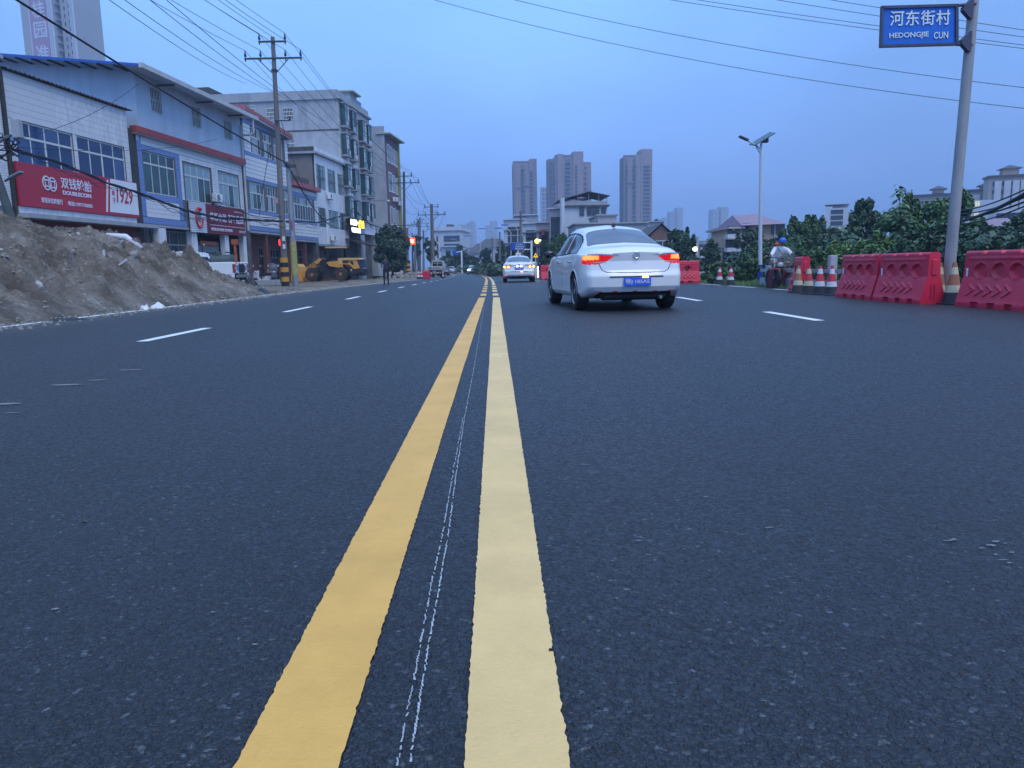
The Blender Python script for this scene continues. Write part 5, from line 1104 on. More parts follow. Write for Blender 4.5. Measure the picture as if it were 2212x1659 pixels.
def bigwheel(x,y,r_=.66,wd=.5):
    w=MB(); prof=[(r_*.55,-wd/2),(r_*.85,-wd/2),(r_*.96,-wd/2*.9),(r_*.97,wd/2*.9),(r_*.85,wd/2),(r_*.55,wd/2)]; M_=Matrix.Translation((x,y,r_))@Matrix.Rotation(math.pi/2,4,'X'); w.lathe(prof,36,M_)
    for i in range(18):
        for s_ in (0,1):
            a=2*math.pi*(i+.5*s_)/18; Q=M_@Matrix.Rotation(a,4,'Z'); w.box(r_*.93,r_*1.02,-.045,.045,(-wd/2 if s_==0 else .01),(-.01 if s_==0 else wd/2),Q)
    ww=w.build('wheel',m_ltyre,LO,auto=30); h=MB(); h.lathe([(0,.02),(r_*.22,.05),(r_*.27,.0),(r_*.45,-.06),(r_*.54,.0),(r_*.57,.03),(r_*.57,-.05)],28,Matrix.Translation((x,y-wd/2-.0,r_))@Matrix.Rotation(math.pi/2,4,'X')); h.build('rim',m_hub,ww,auto=40)
for x in (952,1372):
    for y in (-.95,.95): bigwheel(lx(x),y)
lpoly([(1180,590),(1330,575),(1330,540),(1400,535),(1400,690),(1200,650),(1160,600)],-.85,.85,'front_fender',m_cy)
lpoly([(1390,560),(1600,560),(1650,690),(1560,700),(1500,640),(1400,625)],-.82,.82,'engine_cover',m_cy)
lpoly([(1392,545),(1440,535),(1640,540),(1690,556),(1680,568),(1392,566)],-.88,.88,'bonnet_top',m_cyl)
lpoly([(1500,585),(1550,585),(1562,645),(1530,630)],-.835,-.825,'vent_panel',m_ldark); lpoly([(1395,575),(1500,578),(1470,612),(1400,612)],-.835,-.825,'side_louvre',m_ldark)
lpoly([(1590,568),(1690,566),(1695,682),(1622,678)],-.80,.80,'rear_grille',mat('blue_dark_grille',(.02,.04,.09),.5,var=.3)); lpoly([(1340,540),(1390,540),(1390,622),(1340,622)],-.87,.87,'side_box',m_cyl)
lpoly([(1060,660),(1400,660),(1400,700),(1700,700),(1750,705),(1750,760),(1700,800),(1480,800),(1300,820),(1060,815)],-.55,.55,'chassis',m_ldark)
lpoly([(1500,700),(1700,700),(1700,745),(1500,790)],-.8,.8,'counterweight',m_ldark); lpoly([(1508,702),(1530,702),(1530,730),(1508,730)],-.815,-.805,'yellow_plate',m_cyl)
lpoly([(985,680),(1060,655),(1090,700),(1090,760),(1040,700)],-.75,.75,'dark_fender',m_ldark)
cab=MB(); 
for (a,b_,c_,d_) in ((1175,392,1195,600),(1318,392,1334,545),(1405,392,1420,540)):
    for y in (-.72,.66): cab.box(lx(a),lx(c_),y,y+.06,lz(d_),lz(b_))
cab.box(lx(1175),lx(1420),-.72,.72,lz(602),lz(560)); cf=cab.build('cab_frame',m_ldark,LO)
for a,c_ in ((1196,1317),(1335,1404)): MB().box(lx(a),lx(c_),-.70,-.69,lz(560),lz(396)).build('cab_window',m_cglassd,cf); MB().box(lx(a),lx(c_),.69,.70,lz(560),lz(396)).build('cab_window',m_cglassd,cf)
MB().box(lx(1165),lx(1174),-.64,.64,lz(600),lz(396)).build('cab_window',m_cglassd,cf)
lpoly([(1150,372),(1400,372),(1425,382),(1420,392),(1165,392),(1150,382)],-.82,.82,'cab_roof',m_cyl)
MB().ball((lx(1250),-.1,lz(480)),.28,8,6,(1,.6,1.2)).build('seat',m_ldark,LO)
arm_=[(1060,535),(1090,540),(1085,565),(905,690),(830,800),(770,865),(765,840),(815,760),(845,670),(880,635)]
for y in (-.72,.56): lpoly(arm_,y,y+.16,'lift_arm',m_cy)
ar=[o for o in LO.children if o.name.startswith('lift_arm')][0]
M_rot=Matrix.Rotation(math.pi/2,4,'X')
tx=text3d('SYZG',.30,LO,(lx(885),-.735,lz(682)),m_ldark,'lettering',width=.86,bold=.02,rot=(math.pi/2,-math.atan2(75,118),0))
lpoly([(1075,540),(1150,560),(1165,650),(1180,700),(1060,700),(1050,600)],-.5,.5,'front_frame',m_ldark)
lpoly([(655,700),(700,640),(735,610),(770,650),(800,760),(815,865),(700,872),(640,860)],-1.2,1.2,'bucket',m_cy); MB().tube([(lx(1085),-.3,lz(600)),(lx(930),-.3,lz(650)),(lx(815),-.3,lz(600))],.06,8).build('tilt_cylinder',m_ldark,LO)
MB().tube([(lx(1600),-.5,lz(560)),(lx(1600),-.5,lz(480))],.05,8).build('exhaust_pipe',m_ldark,LO); MB().tube([(lx(1160),-.8,lz(600)),(lx(1140),-.95,lz(540)),(lx(1140),-.95,lz(470))],.015,5).build('mirror_arm',m_ldark,LO); MB().box(lx(1128),lx(1150),-1.0,-.95,lz(480),lz(430)).build('mirror',m_cglassd,LO)
# ---------------------------------------------------------------- pickup with compressor on its bed
gp=G(505,617); yawp=R(88)                      # facing the houses, tail toward the road
PK=thing('pickup_truck','white pickup with machinery on its bed, tail toward us, partly behind the heap','pickup',at(500,600,38.5)*1.0,yawp)
PK.location=Vector((at(523,600,38).x,38,.13))
def pk(b,nm,mt,par=None,**k): return b.build(nm,mt,par or PK,**k)
# local: y forward, x right; tail at y=-0.25 .. cab beyond
pk(MB().bbox(-.86,.86,0,.06,.62,1.16,.02),'tailgate',m_carw); tg=PK.children[-1]; pk(MB().bbox(-.15,.15,-.02,0,.95,1.02,.008),'tailgate_handle',m_under,tg)
text3d('鄂J2528',.30,tg,(-.66,-.014,.72),mat('blue_stencil',(.10,.25,.50),.6,var=.1),'stencil_lettering',width=1.32,bold=.02)
for x in (-.6,-.2,.2,.6):
    pk(MB().box(x-.06,x+.06,-.012,-.001,1.10,1.14),'reflective_tape',mat('red_reflector',(.42,.03,.05)),tg); pk(MB().box(x-.06,x+.06,-.012,-.001,.64,.68),'reflective_tape',mat('red_reflector',(.42,.03,.05)),tg)
for sd in (-1,1):
    sdw=MB(); sdw.bbox(min(sd*.87,sd*.80),max(sd*.87,sd*.80),.03,1.75,.58,1.18,.02); pk(sdw,'bed_side',m_carw)
    q=MB()
    pts=[(.05,.35),(.30,.32),(.42,.62),(.75,.72),(1.1,.62),(1.25,.32),(1.75,.32),(1.75,.60),(.03,.60)]
    x0,x1=sorted((sd*.865,sd*.80)); M_=Matrix.Rotation(math.pi/2,4,'Z'); q.v+= [(x0,a,b_) for a,b_ in pts]+[(x1,a,b_) for a,b_ in pts]; n=len(pts); q.f+=[tuple(range(n)),tuple(range(2*n-1,n-1,-1))]+[(i,(i+1)%n,(i+1)%n+n,i+n) for i in range(n)]; pk(q,'lower_side',m_carw)
    x0,x1=sorted((sd*.885,sd*.72)); tl=pk(MB().bbox(x0,x1,-.015,.10,.66,1.08,.015),'tail_light',mat('unlit_red_lens',(.35,.04,.03),.25)); pk(MB().lathe([(0,.01),(.055,.006),(.06,0)],14,Matrix.Translation((sd*.80,-.02,.86))@Matrix.Rotation(math.pi/2,4,'X')),'clear_lens',m_headoff,tl)
    for yw in (.78,3.7): 
        w=pk(MB().lathe([(.22,-.1),(.33,-.11),(.36,-.08),(.36,.08),(.33,.11),(.22,.1)],24,Matrix.Translation((sd*.76,yw,.36))@Matrix.Rotation(math.pi/2,4,'Y')),'wheel',m_tyre); pk(MB().lathe([(0,.09),(.2,.08),(.22,.06)],16,Matrix.Translation((sd*.76,yw,.36))@Matrix.Rotation(sd*math.pi/2,4,'Y')),'rim',m_rim,w)
pk(MB().bbox(-.8,.8,-.12,.0,.42,.56,.02),'rear_bumper',m_greyalu); pk(MB().box(-.79,.79,.07,1.7,.60,.64),'bed_floor',m_under); pk(MB().box(-.5,.5,.0,4.2,.30,.45),'chassis',m_under)
cabp=[(1.8,.35),(1.8,1.25),(1.95,1.68),(2.6,1.74),(3.05,1.68),(3.6,1.2),(4.5,1.05),(4.6,.7),(4.55,.35)]
q=MB(); q.v=[(-.80,a,b_) for a,b_ in cabp]+[(.80,a,b_) for a,b_ in cabp]; n=len(cabp); q.f=[tuple(range(n)),tuple(range(2*n-1,n-1,-1))]+[(i,(i+1)%n,(i+1)%n+n,i+n) for i in range(n)]; pk(q,'cab',m_carw)
for sd in (-1,1): pk(MB().add([(sd*.81,2.0,1.22),(sd*.81,3.3,1.22),(sd*.81,3.0,1.58),(sd*.81,2.08,1.58)],[(0,1,2,3)]),'side_window',m_cglassd)
pk(MB().add([(-.6,1.795,1.27),(.6,1.795,1.27),(.52,1.93,1.6),(-.52,1.93,1.6)],[(0,1,2,3)]),'rear_window',m_cglassd)
CP=thing('compressor','dark tank machine with hoses standing on the pickup bed','machine',PK.location+Matrix.Rotation(yawp,3,'Z')@Vector((0,.90,.66)),yawp+math.pi/2)
m_tank=mat('dark_green_tank',(.06,.085,.08),.45,var=.2,scale=3); b=MB().lathe([(0,-.62),(.22,-.60),(.33,-.5),(.34,0),(.33,.5),(.22,.60),(0,.62)],20,Matrix.Translation((0,0,.55))@Matrix.Rotation(math.pi/2,4,'Y')).build('tank',m_tank,CP,auto=40)
MB().lathe([(.16,0),(.16,.12),(.1,.14)],14,Matrix.Translation((.2,0,.88))).build('filler_cap',m_tank,CP)
for x in (-.45,.1,.5): MB().tube([(x-.15,-.38,.0),(x,-.36,.6),(x+.05,-.2,.98),(x+.2,.2,1.0)],.03,6).build('strap',m_under,CP)
for k in range(4): MB().tube([(.5-.1*k,-.3,.9),(.75-.06*k,-.4,.5),(.72-.1*k,-.42,.1),(.45,-.35,.02)],.025,6).build('hose',m_under,CP)
MB().bbox(-.95,-.6,-.35,.35,0,.42,.04).build('black_box',m_under,CP); MB().bbox(.62,1.25,-.3,.3,0,.45,.04).build('grey_box',m_greyalu,CP)
m_or=mat('orange_lifting_frame',(.38,.09,.035),.6,var=.2); MB().box(-.85,-.75,.3,.4,.0,1.35).box(-.95,-.65,.28,.42,1.35,1.6).build('orange_post',m_or,CP); MB().tube([(1.1,-.3,.2),(1.1,-.3,1.3)],.03,6).build('antenna_pole',m_under,CP); MB().ball((1.0,-.3,1.4),.045,8,6).build('work_light',m_headoff,CP)
# concrete beam, black sack
g=G(572,612); cbm=MB().bbox(-.95,.95,-.2,.2,0,.36,.02).build('concrete_beam',m_conc,None,loc=Vector((at(573,607,51).x,51,gz(-13,51)+.02))); tag(cbm,'long pale concrete beam lying on the ground left of the tall pole','concrete beam')
crumple('black_sack','bulging black sack lying between pickup and concrete beam','sack',Vector((at(537,612,44).x,44,gz(-13,44)+.05)),1.0,.7,.62,m_bplast,12,.1)
# scooters
def scooter(name,label,x,Y,yaw,hood,mt):
    o=thing(name,label,'scooter',Vector((x,Y,gz(x,Y)+.03)),yaw,'parked scooters')
    for y in (-.62,.62): 
        w=MB().lathe([(.15,-.045),(.22,-.05),(.24,0),(.22,.05),(.15,.045)],20,Matrix.Translation((0,y,.24))@Matrix.Rotation(math.pi/2,4,'Y')).build('wheel',m_tyre,o,auto=40); MB().lathe([(.02,.03),(.15,.03)],12,Matrix.Translation((0,y,.24))@Matrix.Rotation(math.pi/2,4,'Y')).build('rim',m_rim,w)
    def yp(pts,hx,nm,mm):
        q=MB(); n=len(pts); q.v=[(-hx,a,b_) for a,b_ in pts]+[(hx,a,b_) for a,b_ in pts]; q.f=[tuple(range(n)),tuple(range(2*n-1,n-1,-1))]+[(i,(i+1)%n,(i+1)%n+n,i+n) for i in range(n)]; return q.build(nm,mm,o)
    yp([(-.85,.62),(-.75,.40),(-.35,.28),(.15,.26),(.2,.34),(-.1,.36),(-.2,.6)],.14,'rear_body',mt); yp([(.42,.25),(.62,.50),(.55,.85),(.42,1.0),(.36,.95),(.45,.6),(.2,.33),(.2,.26)],.19,'front_shield',mt); yp([(-.85,.64),(-.2,.62),(-.05,.72),(-.3,.78),(-.8,.76)],.14,'seat',m_under)
    MB().tube([(0,.62,.3),(0,.42,1.02)],.025,6).build('fork',m_rim,o); MB().tube([(-.34,.36,1.06),(0,.44,1.0),(.34,.36,1.06)],.02,6).build('handlebar',m_under,o)
    for sd in (-1,1): MB().tube([(sd*.25,.42,1.03),(sd*.33,.40,1.25)],.01,5).build('mirror_stalk',m_under,o); MB().ball((sd*.34,.40,1.30),.06,10,6,(1,.35,1.25)).build('mirror',m_headoff,o)
    MB().ball((0,.56,.88),.09,10,6,(1.2,.5,.8)).build('headlight',m_headoff,o)
    MB().bbox(-.2,.2,-1.0,-.66,.80,1.08,.05).build('top_box',mt if not hood else m_under,o)
    if hood:
        pts=[(.60,1.15),(.62,1.35),(.45,1.62),(.15,1.74),(-.4,1.76),(-.8,1.62)]
        V=[];F=[]
        for i,(a,b_) in enumerate(pts):
            for j in range(7): u=-1+2*j/6; V.append((u*.30,a*.8-.05*u*u,b_*.86-.10*u*u))
        for i in range(5):
            for j in range(6): q=i*7+j; F.append((q,q+1,q+8,q+7))
        MB().add(V,F).build('rain_hood',mat('violet_hood',(.075,.065,.10),.5,var=.1),o,smooth=True)
    return o
m_scw=mat('white_scooter_plastic',(.5,.52,.55),.35,var=.1); Y_=54
scooter('scooter','white parked scooter without hood, nearer the pickup',at(566,600,Y_).x,Y_,R(150),False,m_scw); scooter('scooter','parked scooter with a violet-grey rain hood, next to the tall pole',at(590,600,55).x,55,R(205),True,mat('dark_scooter_plastic',(.05,.055,.09),.4,var=.1))
# red lantern lamps by the door
for px,py in ((604,524),(637.5,525)):
    p=at(px,py,52); MB().lathe([(.03,-.22),(.06,-.16),(.07,0),(.06,.16),(.03,.22)],12).build('red_lantern',mat('lit_red_lantern',(.6,.02,.02),.5,var=0,emit=(1,.03,.03),estr=1.6 if px<620 else .5),None,loc=p); tag(bpy.data.objects[[o.name for o in COL.objects if o.name.startswith('red_lantern')][-1]],'glowing red lamp at the '+('left' if px<620 else 'right')+' of the tall pole, hanging under the slab','lamp')
# small lorry seen from behind
gy=G(939,599.3); TR=thing('small_lorry','small flatbed lorry seen from behind, parked on the left edge of the road','lorry',gy,R(-2))
def tr(b,nm,mt,par=None): return b.build(nm,mt,par or TR)
m_trw=mat('cream_lorry_paint',(.46,.47,.46),.5,var=.08,dirt=.3,dirtcol=(.2,.19,.17)); 
tr(MB().bbox(-.86,.86,1.2,3.2,.62,.95,.03),'bed_floor',m_trw); tgt=tr(MB().bbox(-.88,.88,.0,.06,.92,1.32,.02),'tailgate',m_trw); tr(MB().bbox(-.88,-.82,.06,3.0,.92,1.32,.02),'bed_side',m_trw); tr(MB().bbox(.82,.88,.06,3.0,.92,1.32,.02),'bed_side',m_trw); tr(MB().bbox(-.82,.82,.07,3,.86,.91,.01),'bed_deck',m_under)
text3d('鄂J B7K2',.24,tgt,(-.72,-.008,.99),mat('dark_blue_stencil',(.04,.06,.14),.6),'stencil_lettering',width=1.44,bold=.03)
cbp=[(-.84,.7),(-.84,1.35),(-.66,1.95),(-.56,2.03),(.56,2.03),(.66,1.95),(.84,1.35),(.84,.7)]; tr(MB().prism(cbp,3.1,4.7),'cab',m_trw)
for a,c_ in ((-.60,-.04),(.04,.60)): tr(MB().box(a,c_,3.07,3.098,1.40,1.86),'rear_window',m_cglassd)
b=MB(); b.tube([(-.82,2.9,1.3),(-.62,2.95,2.08),(.62,2.95,2.08),(.82,2.9,1.3)],.035,6); b.tube([(-.66,2.92,1.7),(.66,2.92,1.7)],.02,5); tr(b,'headboard_frame',m_trw)
tr(MB().box(-.80,.80,.08,.3,.45,.86),'rear_frame',m_under); tr(MB().box(-.78,.78,-.02,.03,.50,.60),'rear_bumper',m_white); rbm=TR.children[-1]
for x in (-.6,-.2,.2,.6): tr(MB().box(x-.1,x+.1,-.03,-.021,.52,.58),'reflective_tape',mat('red_reflector',(.42,.03,.05)),rbm)
tr(MB().box(-.22,.22,-.01,.05,.68,.80),'number_plate',mat('pale_blue_plate',(.25,.32,.6),.5))
for sd in (-1,1):
    tr(MB().box(min(sd*.5,sd*.78),max(sd*.5,sd*.78),-.015,.05,.66,.78),'tail_light',mat('unlit_red_lens',(.35,.04,.03))); 
    for yw in (.75,4.1): w=tr(MB().lathe([(.2,-.13),(.32,-.14),(.34,-.1),(.34,.1),(.32,.14),(.2,.13)],18,Matrix.Translation((sd*.70,yw,.34))@Matrix.Rotation(math.pi/2,4,'Y')),'wheel',m_tyre); tr(MB().lathe([(0,.12),(.18,.11)],12,Matrix.Translation((sd*.70,yw,.34))@Matrix.Rotation(sd*math.pi/2,4,'Y')),'rim',m_rim,w)
tr(MB().box(-.4,.4,.3,4.4,.42,.6),'chassis',m_under)
# ================================================================== right side: barriers, cones, sign, lamp post, rider
m_rb=mat('red_barrier_plastic',(.68,.022,.065),.42,var=.10,scale=2.5,bump=.1,bscale=20,dirt=.55,dirtcol=(.30,.06,.08)); m_refl=mat('white_reflector',(.75,.76,.80),.4,var=.05)
def barrier_mesh(Ln=1.72,holes=False,nm='barrier_body'):
    prof=[(.235,0.0),(.235,.07),(.215,.13),(.135,.44),(.115,.50),(.105,.78),(.10,.90),(.075,.93)]
    pl=np.array(prof); seg=np.r_[0,np.cumsum(np.hypot(*np.diff(pl,axis=0).T))]; nv=52; ns=110 if not holes else 84
    vv=np.linspace(0,seg[-1],nv); w=np.interp(vv,seg,pl[:,0]); zz=np.interp(vv,seg,pl[:,1]); ss=np.linspace(0,Ln,ns)
    S_,Wd=np.meshgrid(ss,w,indexing='ij'); _,Z=np.meshgrid(ss,zz,indexing='ij'); d=np.zeros_like(S_)
    for c in ((.22,.47,.74) if not holes else (.30,.66)):
        r_=np.hypot((S_-c*Ln)/.150,(Z-.60)/.110); d-=np.clip((1.12-r_)/.25,0,1)*.050; d+=np.exp(-((r_-1.16)/.09)**2)*.010
    d+=np.exp(-((Z-.80)/.013)**2)*.014*((S_>.08)&(S_<Ln-.12)); 
    d-=np.clip((S_-(Ln-.20))/.05,0,1)*np.clip((Z-.42)/.1,0,1)*.0
    for i in range(5):
        ax=(.26+.135*i)*Ln
        for sg in (-1,1):
            zc=.285; t=(Z-zc)*sg; xx=ax+t*1.9-.06; d+=np.exp(-((S_-xx)/.022)**2)*.026*((t>0)&(t<.085))
    for c in (.2,.45,.70): d-=((np.abs(S_-c*Ln)<.09)&(Z<.075))*.06
    top=np.zeros_like(ss)
    for c in (.18,.44,.70): top-=np.clip((.07-np.abs(ss-c*Ln))/.03,0,1)*.035
    Z=Z+np.clip((Z-.86)/.07,0,1)*top[:,None]
    V=[];F=[]
    for sd in (-1,1):
        o=len(V); Xs=sd*(Wd+d); V+=list(np.stack([Xs,S_,Z],-1).reshape(-1,3)); I=np.arange(ns*nv).reshape(ns,nv)+o
        q=np.stack([I[:-1,:-1],I[1:,:-1],I[1:,1:],I[:-1,1:]],-1).reshape(-1,4)
        if holes:
            cm=np.stack([(S_[:-1,:-1]+S_[1:,1:])/2,(Z[:-1,:-1]+Z[1:,1:])/2],-1).reshape(-1,2); keep=np.ones(len(q),bool)
            for c in (.30,.66): keep&=np.hypot((cm[:,0]-c*Ln)/.085,(cm[:,1]-.60)/.10)>1
            q=q[keep]
        F+=list(q[:,::-1] if sd<0 else q)
    n1=ns*nv; I0=np.arange(n1).reshape(ns,nv); I1=I0+n1
    for i in range(ns-1): F.append((I0[i,-1],I0[i+1,-1],I1[i+1,-1],I1[i,-1]))
    for e in (0,ns-1):
        for j in range(nv-1): F.append((I0[e,j],I0[e,j+1],I1[e,j+1],I1[e,j]))
    me=npmesh(nm,np.array(V),np.array(F),m_rb); me.set_sharp_from_angle(angle=R(50)) if False else None; me.shade_smooth(); me.set_sharp_from_angle(angle=R(45)); return me
bmesh_a=barrier_mesh(); bmesh_h=barrier_mesh(1.5,True)
GB='red water-filled barriers along the right edge'
def barrier(label,x,y,rz=0,me=None,z=0,Ln=1.72,group=GB):
    t=thing('traffic_barrier',label,'barrier',Vector((x,y,gz(x,y)+z)),rz,group); link('barrier_body',me or bmesh_a,t)
    if not me or me is bmesh_a:
        for s_ in (Ln-.10,): MB().bbox(-.125,-.105,s_-.02,s_+.02,.50,.64,.004).build('reflector_strip',m_refl,t)
        e=MB().bbox(-.05,.05,-.02,0,.52,.80,.01).build('end_lug',m_rb,t)
        for yy in (-.0,):
            for x0 in (-.03,.03): MB().tube([(x0,-.012,.10),(x0,-.012,.36)],.012,6).build('end_rib',m_rb,t)
    return t
barrier('red plastic barrier standing just right of the four cones, farther of the joined pair',7.56,15.62,R(-.5)); barrier('red plastic barrier nearer to the camera in the joined pair',7.60,13.80,R(1.5)); 
barrier('red plastic barrier right of the sign pole, nearly cut by the photo edge',7.93,11.50,R(1)); barrier('red barrier of which only a sliver shows at the right edge',8.05,9.70,R(1))
g=G(1722,632); barrier('red barrier seen end-on in front of the motorcyclist',g.x+.16,g.y-.1,R(-14))
g=G(1494,611); barrier('red barrier with two see-through holes beside the white car, on the far right verge',g.x-1.15,g.y+.1,R(-84),bmesh_h); barrier('red barrier mostly hidden behind the white car, beside the one with holes',g.x-2.75,g.y+.3,R(-82),bmesh_h)
for k,(px,py,l_) in enumerate(((1168,596,'dark red barrier between the two white saloons, lit strip on it'),(1182,595,'red barrier just left of the near white car, further row'))):
    g=at(px,595.5,50); barrier(l_,g.x,50+k*1.0,R(-80),bmesh_h,z=.0,group='far red barriers')
MB().bbox(-.03,.03,-.03,.03,.2,.85,.01).build('lit_strip',m_head,None,loc=at(1162,590,47.5)-Vector((0,0,.45))); tag(bpy.data.objects[[o.name for o in COL.objects if o.name.startswith('lit_strip')][-1]],'small upright lit strip beside the second white car','marker light')
# cones
m_cr=mat('cone_red',(.50,.03,.05),.5,var=.12,scale=5,dirt=.3,dirtcol=(.22,.05,.05)); m_cw=mat('cone_white',(.60,.62,.66),.5,var=.08,scale=5,dirt=.3,dirtcol=(.3,.3,.3)); m_cyw=mat('cone_faded_yellow',(.50,.47,.32),.6,var=.12,scale=6,dirt=.3,dirtcol=(.25,.22,.15)); m_cb=mat('cone_black_base',(.025,.028,.035),.7,var=.2,scale=4); m_co=mat('cone_faded_orange',(.34,.13,.07),.6,var=.15,scale=6)
def cone(label,px,py,style,h=.70,Y=None,group='traffic cones on the right'):
    g=G(px,py) if not Y else Vector((at(px,py,Y).x,Y,gz(8,Y))); t=thing('traffic_cone',label,'traffic cone',g+Vector((0,.16,0)),random.uniform(-.3,.3),group); k=h/.70
    rr=lambda z:(.165-.135*z/.70)*k
    MB().bbox(-.19*k,.19*k,-.19*k,.19*k,.0,.03*k,.008).build('base_plate',m_cb,t)
    red,wh={'r':(m_cr,m_cw),'y':(m_co,m_cyw),'g':(m_cr,m_cyw)}[style]
    for z0,z1,mt,nm in ((.03,.20,m_cb,'black_band'),(.20,.32,wh,'light_band'),(.32,.50,red,'red_band'),(.50,.62,wh,'light_band'),(.62,.70,red,'red_tip')):
        MB().lathe([(rr(z0),z0*k),(rr(z1),z1*k)],20).build(nm,mt,t,auto=40)
    return t
cone('faded yellow and orange cone in front of the end-on barrier',1728,633,'y'); cone('red and cream cone wrapped in cloudy plastic, second of the row',1751,635,'g'); cone('red and white cone half hidden behind the plastic-wrapped one',1744.5,631,'r'); cone('clean red and white cone, third of the row by the barrier pair',1775.5,636.5,'r'); cone('clean red and white cone nearest to the barrier pair',1801.5,638,'r')
cone('faded cream cone standing left of the sign pole',2036.5,656,'y',.74); cone('faded cream cone right of the sign pole, half behind the barrier',2068,658,'y',.74)
cone('small red and white cone on the far verge, left one of two',1556.5,615,'r',.66); cone('small red and white cone on the far verge, right one of two',1581,616,'r',.66)
cone('small red and white cone on the left road edge behind the small lorry',957,599,'r',.7,Y=78,group='traffic cones far left'); cone('red and white cone in the rubble near the lorry, left of a pair',904,603,'r',.8,Y=72,group='traffic cones far left'); cone('red and white cone in the rubble near the lorry, right of a pair',910,603,'r',.8,Y=72,group='traffic cones far left'); cone('red and white cone standing by the banded pole left of the lorry',885,592,'r',.9,Y=88,group='traffic cones far left')
MB().bbox(-.35,.35,-.2,.2,0,.8,.05).build('red_drum',m_rb,None,loc=Vector((at(921,598,74).x,74,gz(-9,74)))); tag([o for o in COL.objects if o.name.startswith('red_drum')][-1],'squat red plastic block at the road edge left of the small lorry','barrier')
# sign pole
bs=G(2068,657)+Vector((.0,.35,0)); Ys=bs.y; tp=at(2109,-60,Ys); SP=thing('sign_pole','weathered steel pole carrying the blue village name sign','sign pole',bs)
MB().tube([Vector((0,0,-.1)),(tp-bs)*.5,tp-bs],[.100,.090,.082],20).build('pole_shaft',mat('rusty_galvanised',(.30,.31,.33),.6,metal=.0,var=.22,scale=2.2,dirt=.55,dirtcol=(.12,.12,.13),stretch=(2,2,.5)),SP,auto=40)
sgn=thing('village_sign','blue framed village sign reading HEDONGJIE CUN, hung on the steel pole','sign',at(1984,57,Ys-.12)); so_=sgn.location
def sp_(px,py,dy=0): return at(px,py,Ys-.12)+Vector((0,dy,0))-so_
def flat(pts,nm,mt,dy,th,par=None):
    b=MB(); P=[sp_(*p) for p in pts]; b.add([p+Vector((0,dy,0)) for p in P]+[p+Vector((0,dy+th,0)) for p in P],[(3,2,1,0),(4,5,6,7)]+[(i,(i+1)%4,(i+1)%4+4,i+4) for i in range(4)]); return b.build(nm,mt,par or sgn)
m_sblue=mat('sign_blue',(.003,.13,.58),.45,var=.08,scale=6); m_sfr=mat('sign_frame_dark',(.05,.055,.10),.5,var=.2); m_slet=mat('sign_letters',(.70,.80,.78),.5,var=.06)
flat([(1905,19),(2063,14),(2065,95),(1902,99)],'sign_panel',m_sblue,0,.02)
for p in ([(1903,13.5),(2069,9),(2069,14.5),(1903,19.5)],[(1900,97.5),(2068,93),(2068,98),(1900,103)],[(1903,15),(1908,15),(1905,100),(1900,100)],[(2063,10),(2069,10),(2069,97),(2063,97)]): flat(p,'sign_frame',m_sfr,-.03,.06)
for (a,b_) in (((2066,12),(2102,8)),((2066,96),(2094,97))): MB().tube([sp_(*a),sp_(b_[0]+6,b_[1])],.028,6).build('arm',m_sfr,sgn)
for y0 in (20,93): MB().prism([(0,0),(0,.34),(-.03,.34),(-.17,.20),(-.17,.14),(-.03,0)],-.05,.05,Matrix.Translation(sp_(2098 if y0==20 else 2094,y0+22 if y0==20 else y0+20))).build('clamp_bracket',m_sfr,sgn)
w=lambda a,b_:(sp_(b_,50)-sp_(a,50)).x
for i,ch in enumerate('河东街村'): 
    p=sp_(1921.5+i*33.2,57-i*.7,-.012); text3d(ch,.245,sgn,p,m_slet,'sign_character',width=w(0,30),bold=.009,ext=.006,rot=(math.pi/2,-.022,0))
text3d('HEDONGJIE',.11,sgn,sp_(1920,86.5,-.012),m_slet,'sign_lettering',width=w(1920,2005),bold=.012,ext=.006,rot=(math.pi/2,-.022,0)); text3d('CUN',.11,sgn,sp_(2016,84.3,-.012),m_slet,'sign_lettering',width=w(2016,2047),bold=.012,ext=.006,rot=(math.pi/2,-.022,0))
# solar street lamp
g=G(1642,607); LP=thing('street_lamp','tall white solar street lamp with blue foot on the right verge','street lamp',g); YL=g.y
lp_=lambda px,py,dy=0: at(px,py,YL)+Vector((0,dy,0))-g
m_lw=mat('white_lamp_post',(.50,.54,.60),.45,var=.08,scale=1); m_lbl=mat('blue_lamp_foot',(.012,.05,.28),.45,var=.1)
mid_=lp_(1642,572); MB().tube([Vector((0,0,-.05)),mid_],[.105,.10],16).build('blue_foot',m_lbl,LP,auto=40); MB().tube([mid_+Vector((0,0,.003)),lp_(1643.5,330),lp_(1644.5,310)],[.092,.052,.05],16).build('post',m_lw,LP,auto=40)
MB().tube([lp_(1643.5,323),lp_(1634,315),lp_(1613,302)],[.04,.04,.035],8).build('lamp_arm',m_lw,LP); MB().tube([lp_(1643.5,334),lp_(1633,318)],.015,6).build('brace',m_sfr,LP)
MB().bbox(-.27,.17,-.11,.11,-.05,.04,.03,Matrix.Translation(lp_(1609,299.5))@Matrix.Rotation(.42,4,'Y')).build('lamp_head',m_sfr,LP); MB().bbox(-.50,.50,-.28,.28,-.02,.02,.008,Matrix.Translation(lp_(1646.5,300))@Matrix.Rotation(-.52,4,'Y')@Matrix.Rotation(.25,4,'X')).build('solar_panel',mat('solar_panel',(.05,.10,.12),.25,var=.1),LP)
MB().bbox(-.12,.12,-.1,.1,-.1,.1,.02,Matrix.Translation(lp_(1653,303))).build('battery_box',m_sfr,LP); MB().tube([lp_(1644.5,311),lp_(1646,303)],.035,6).build('panel_post',m_lw,LP)
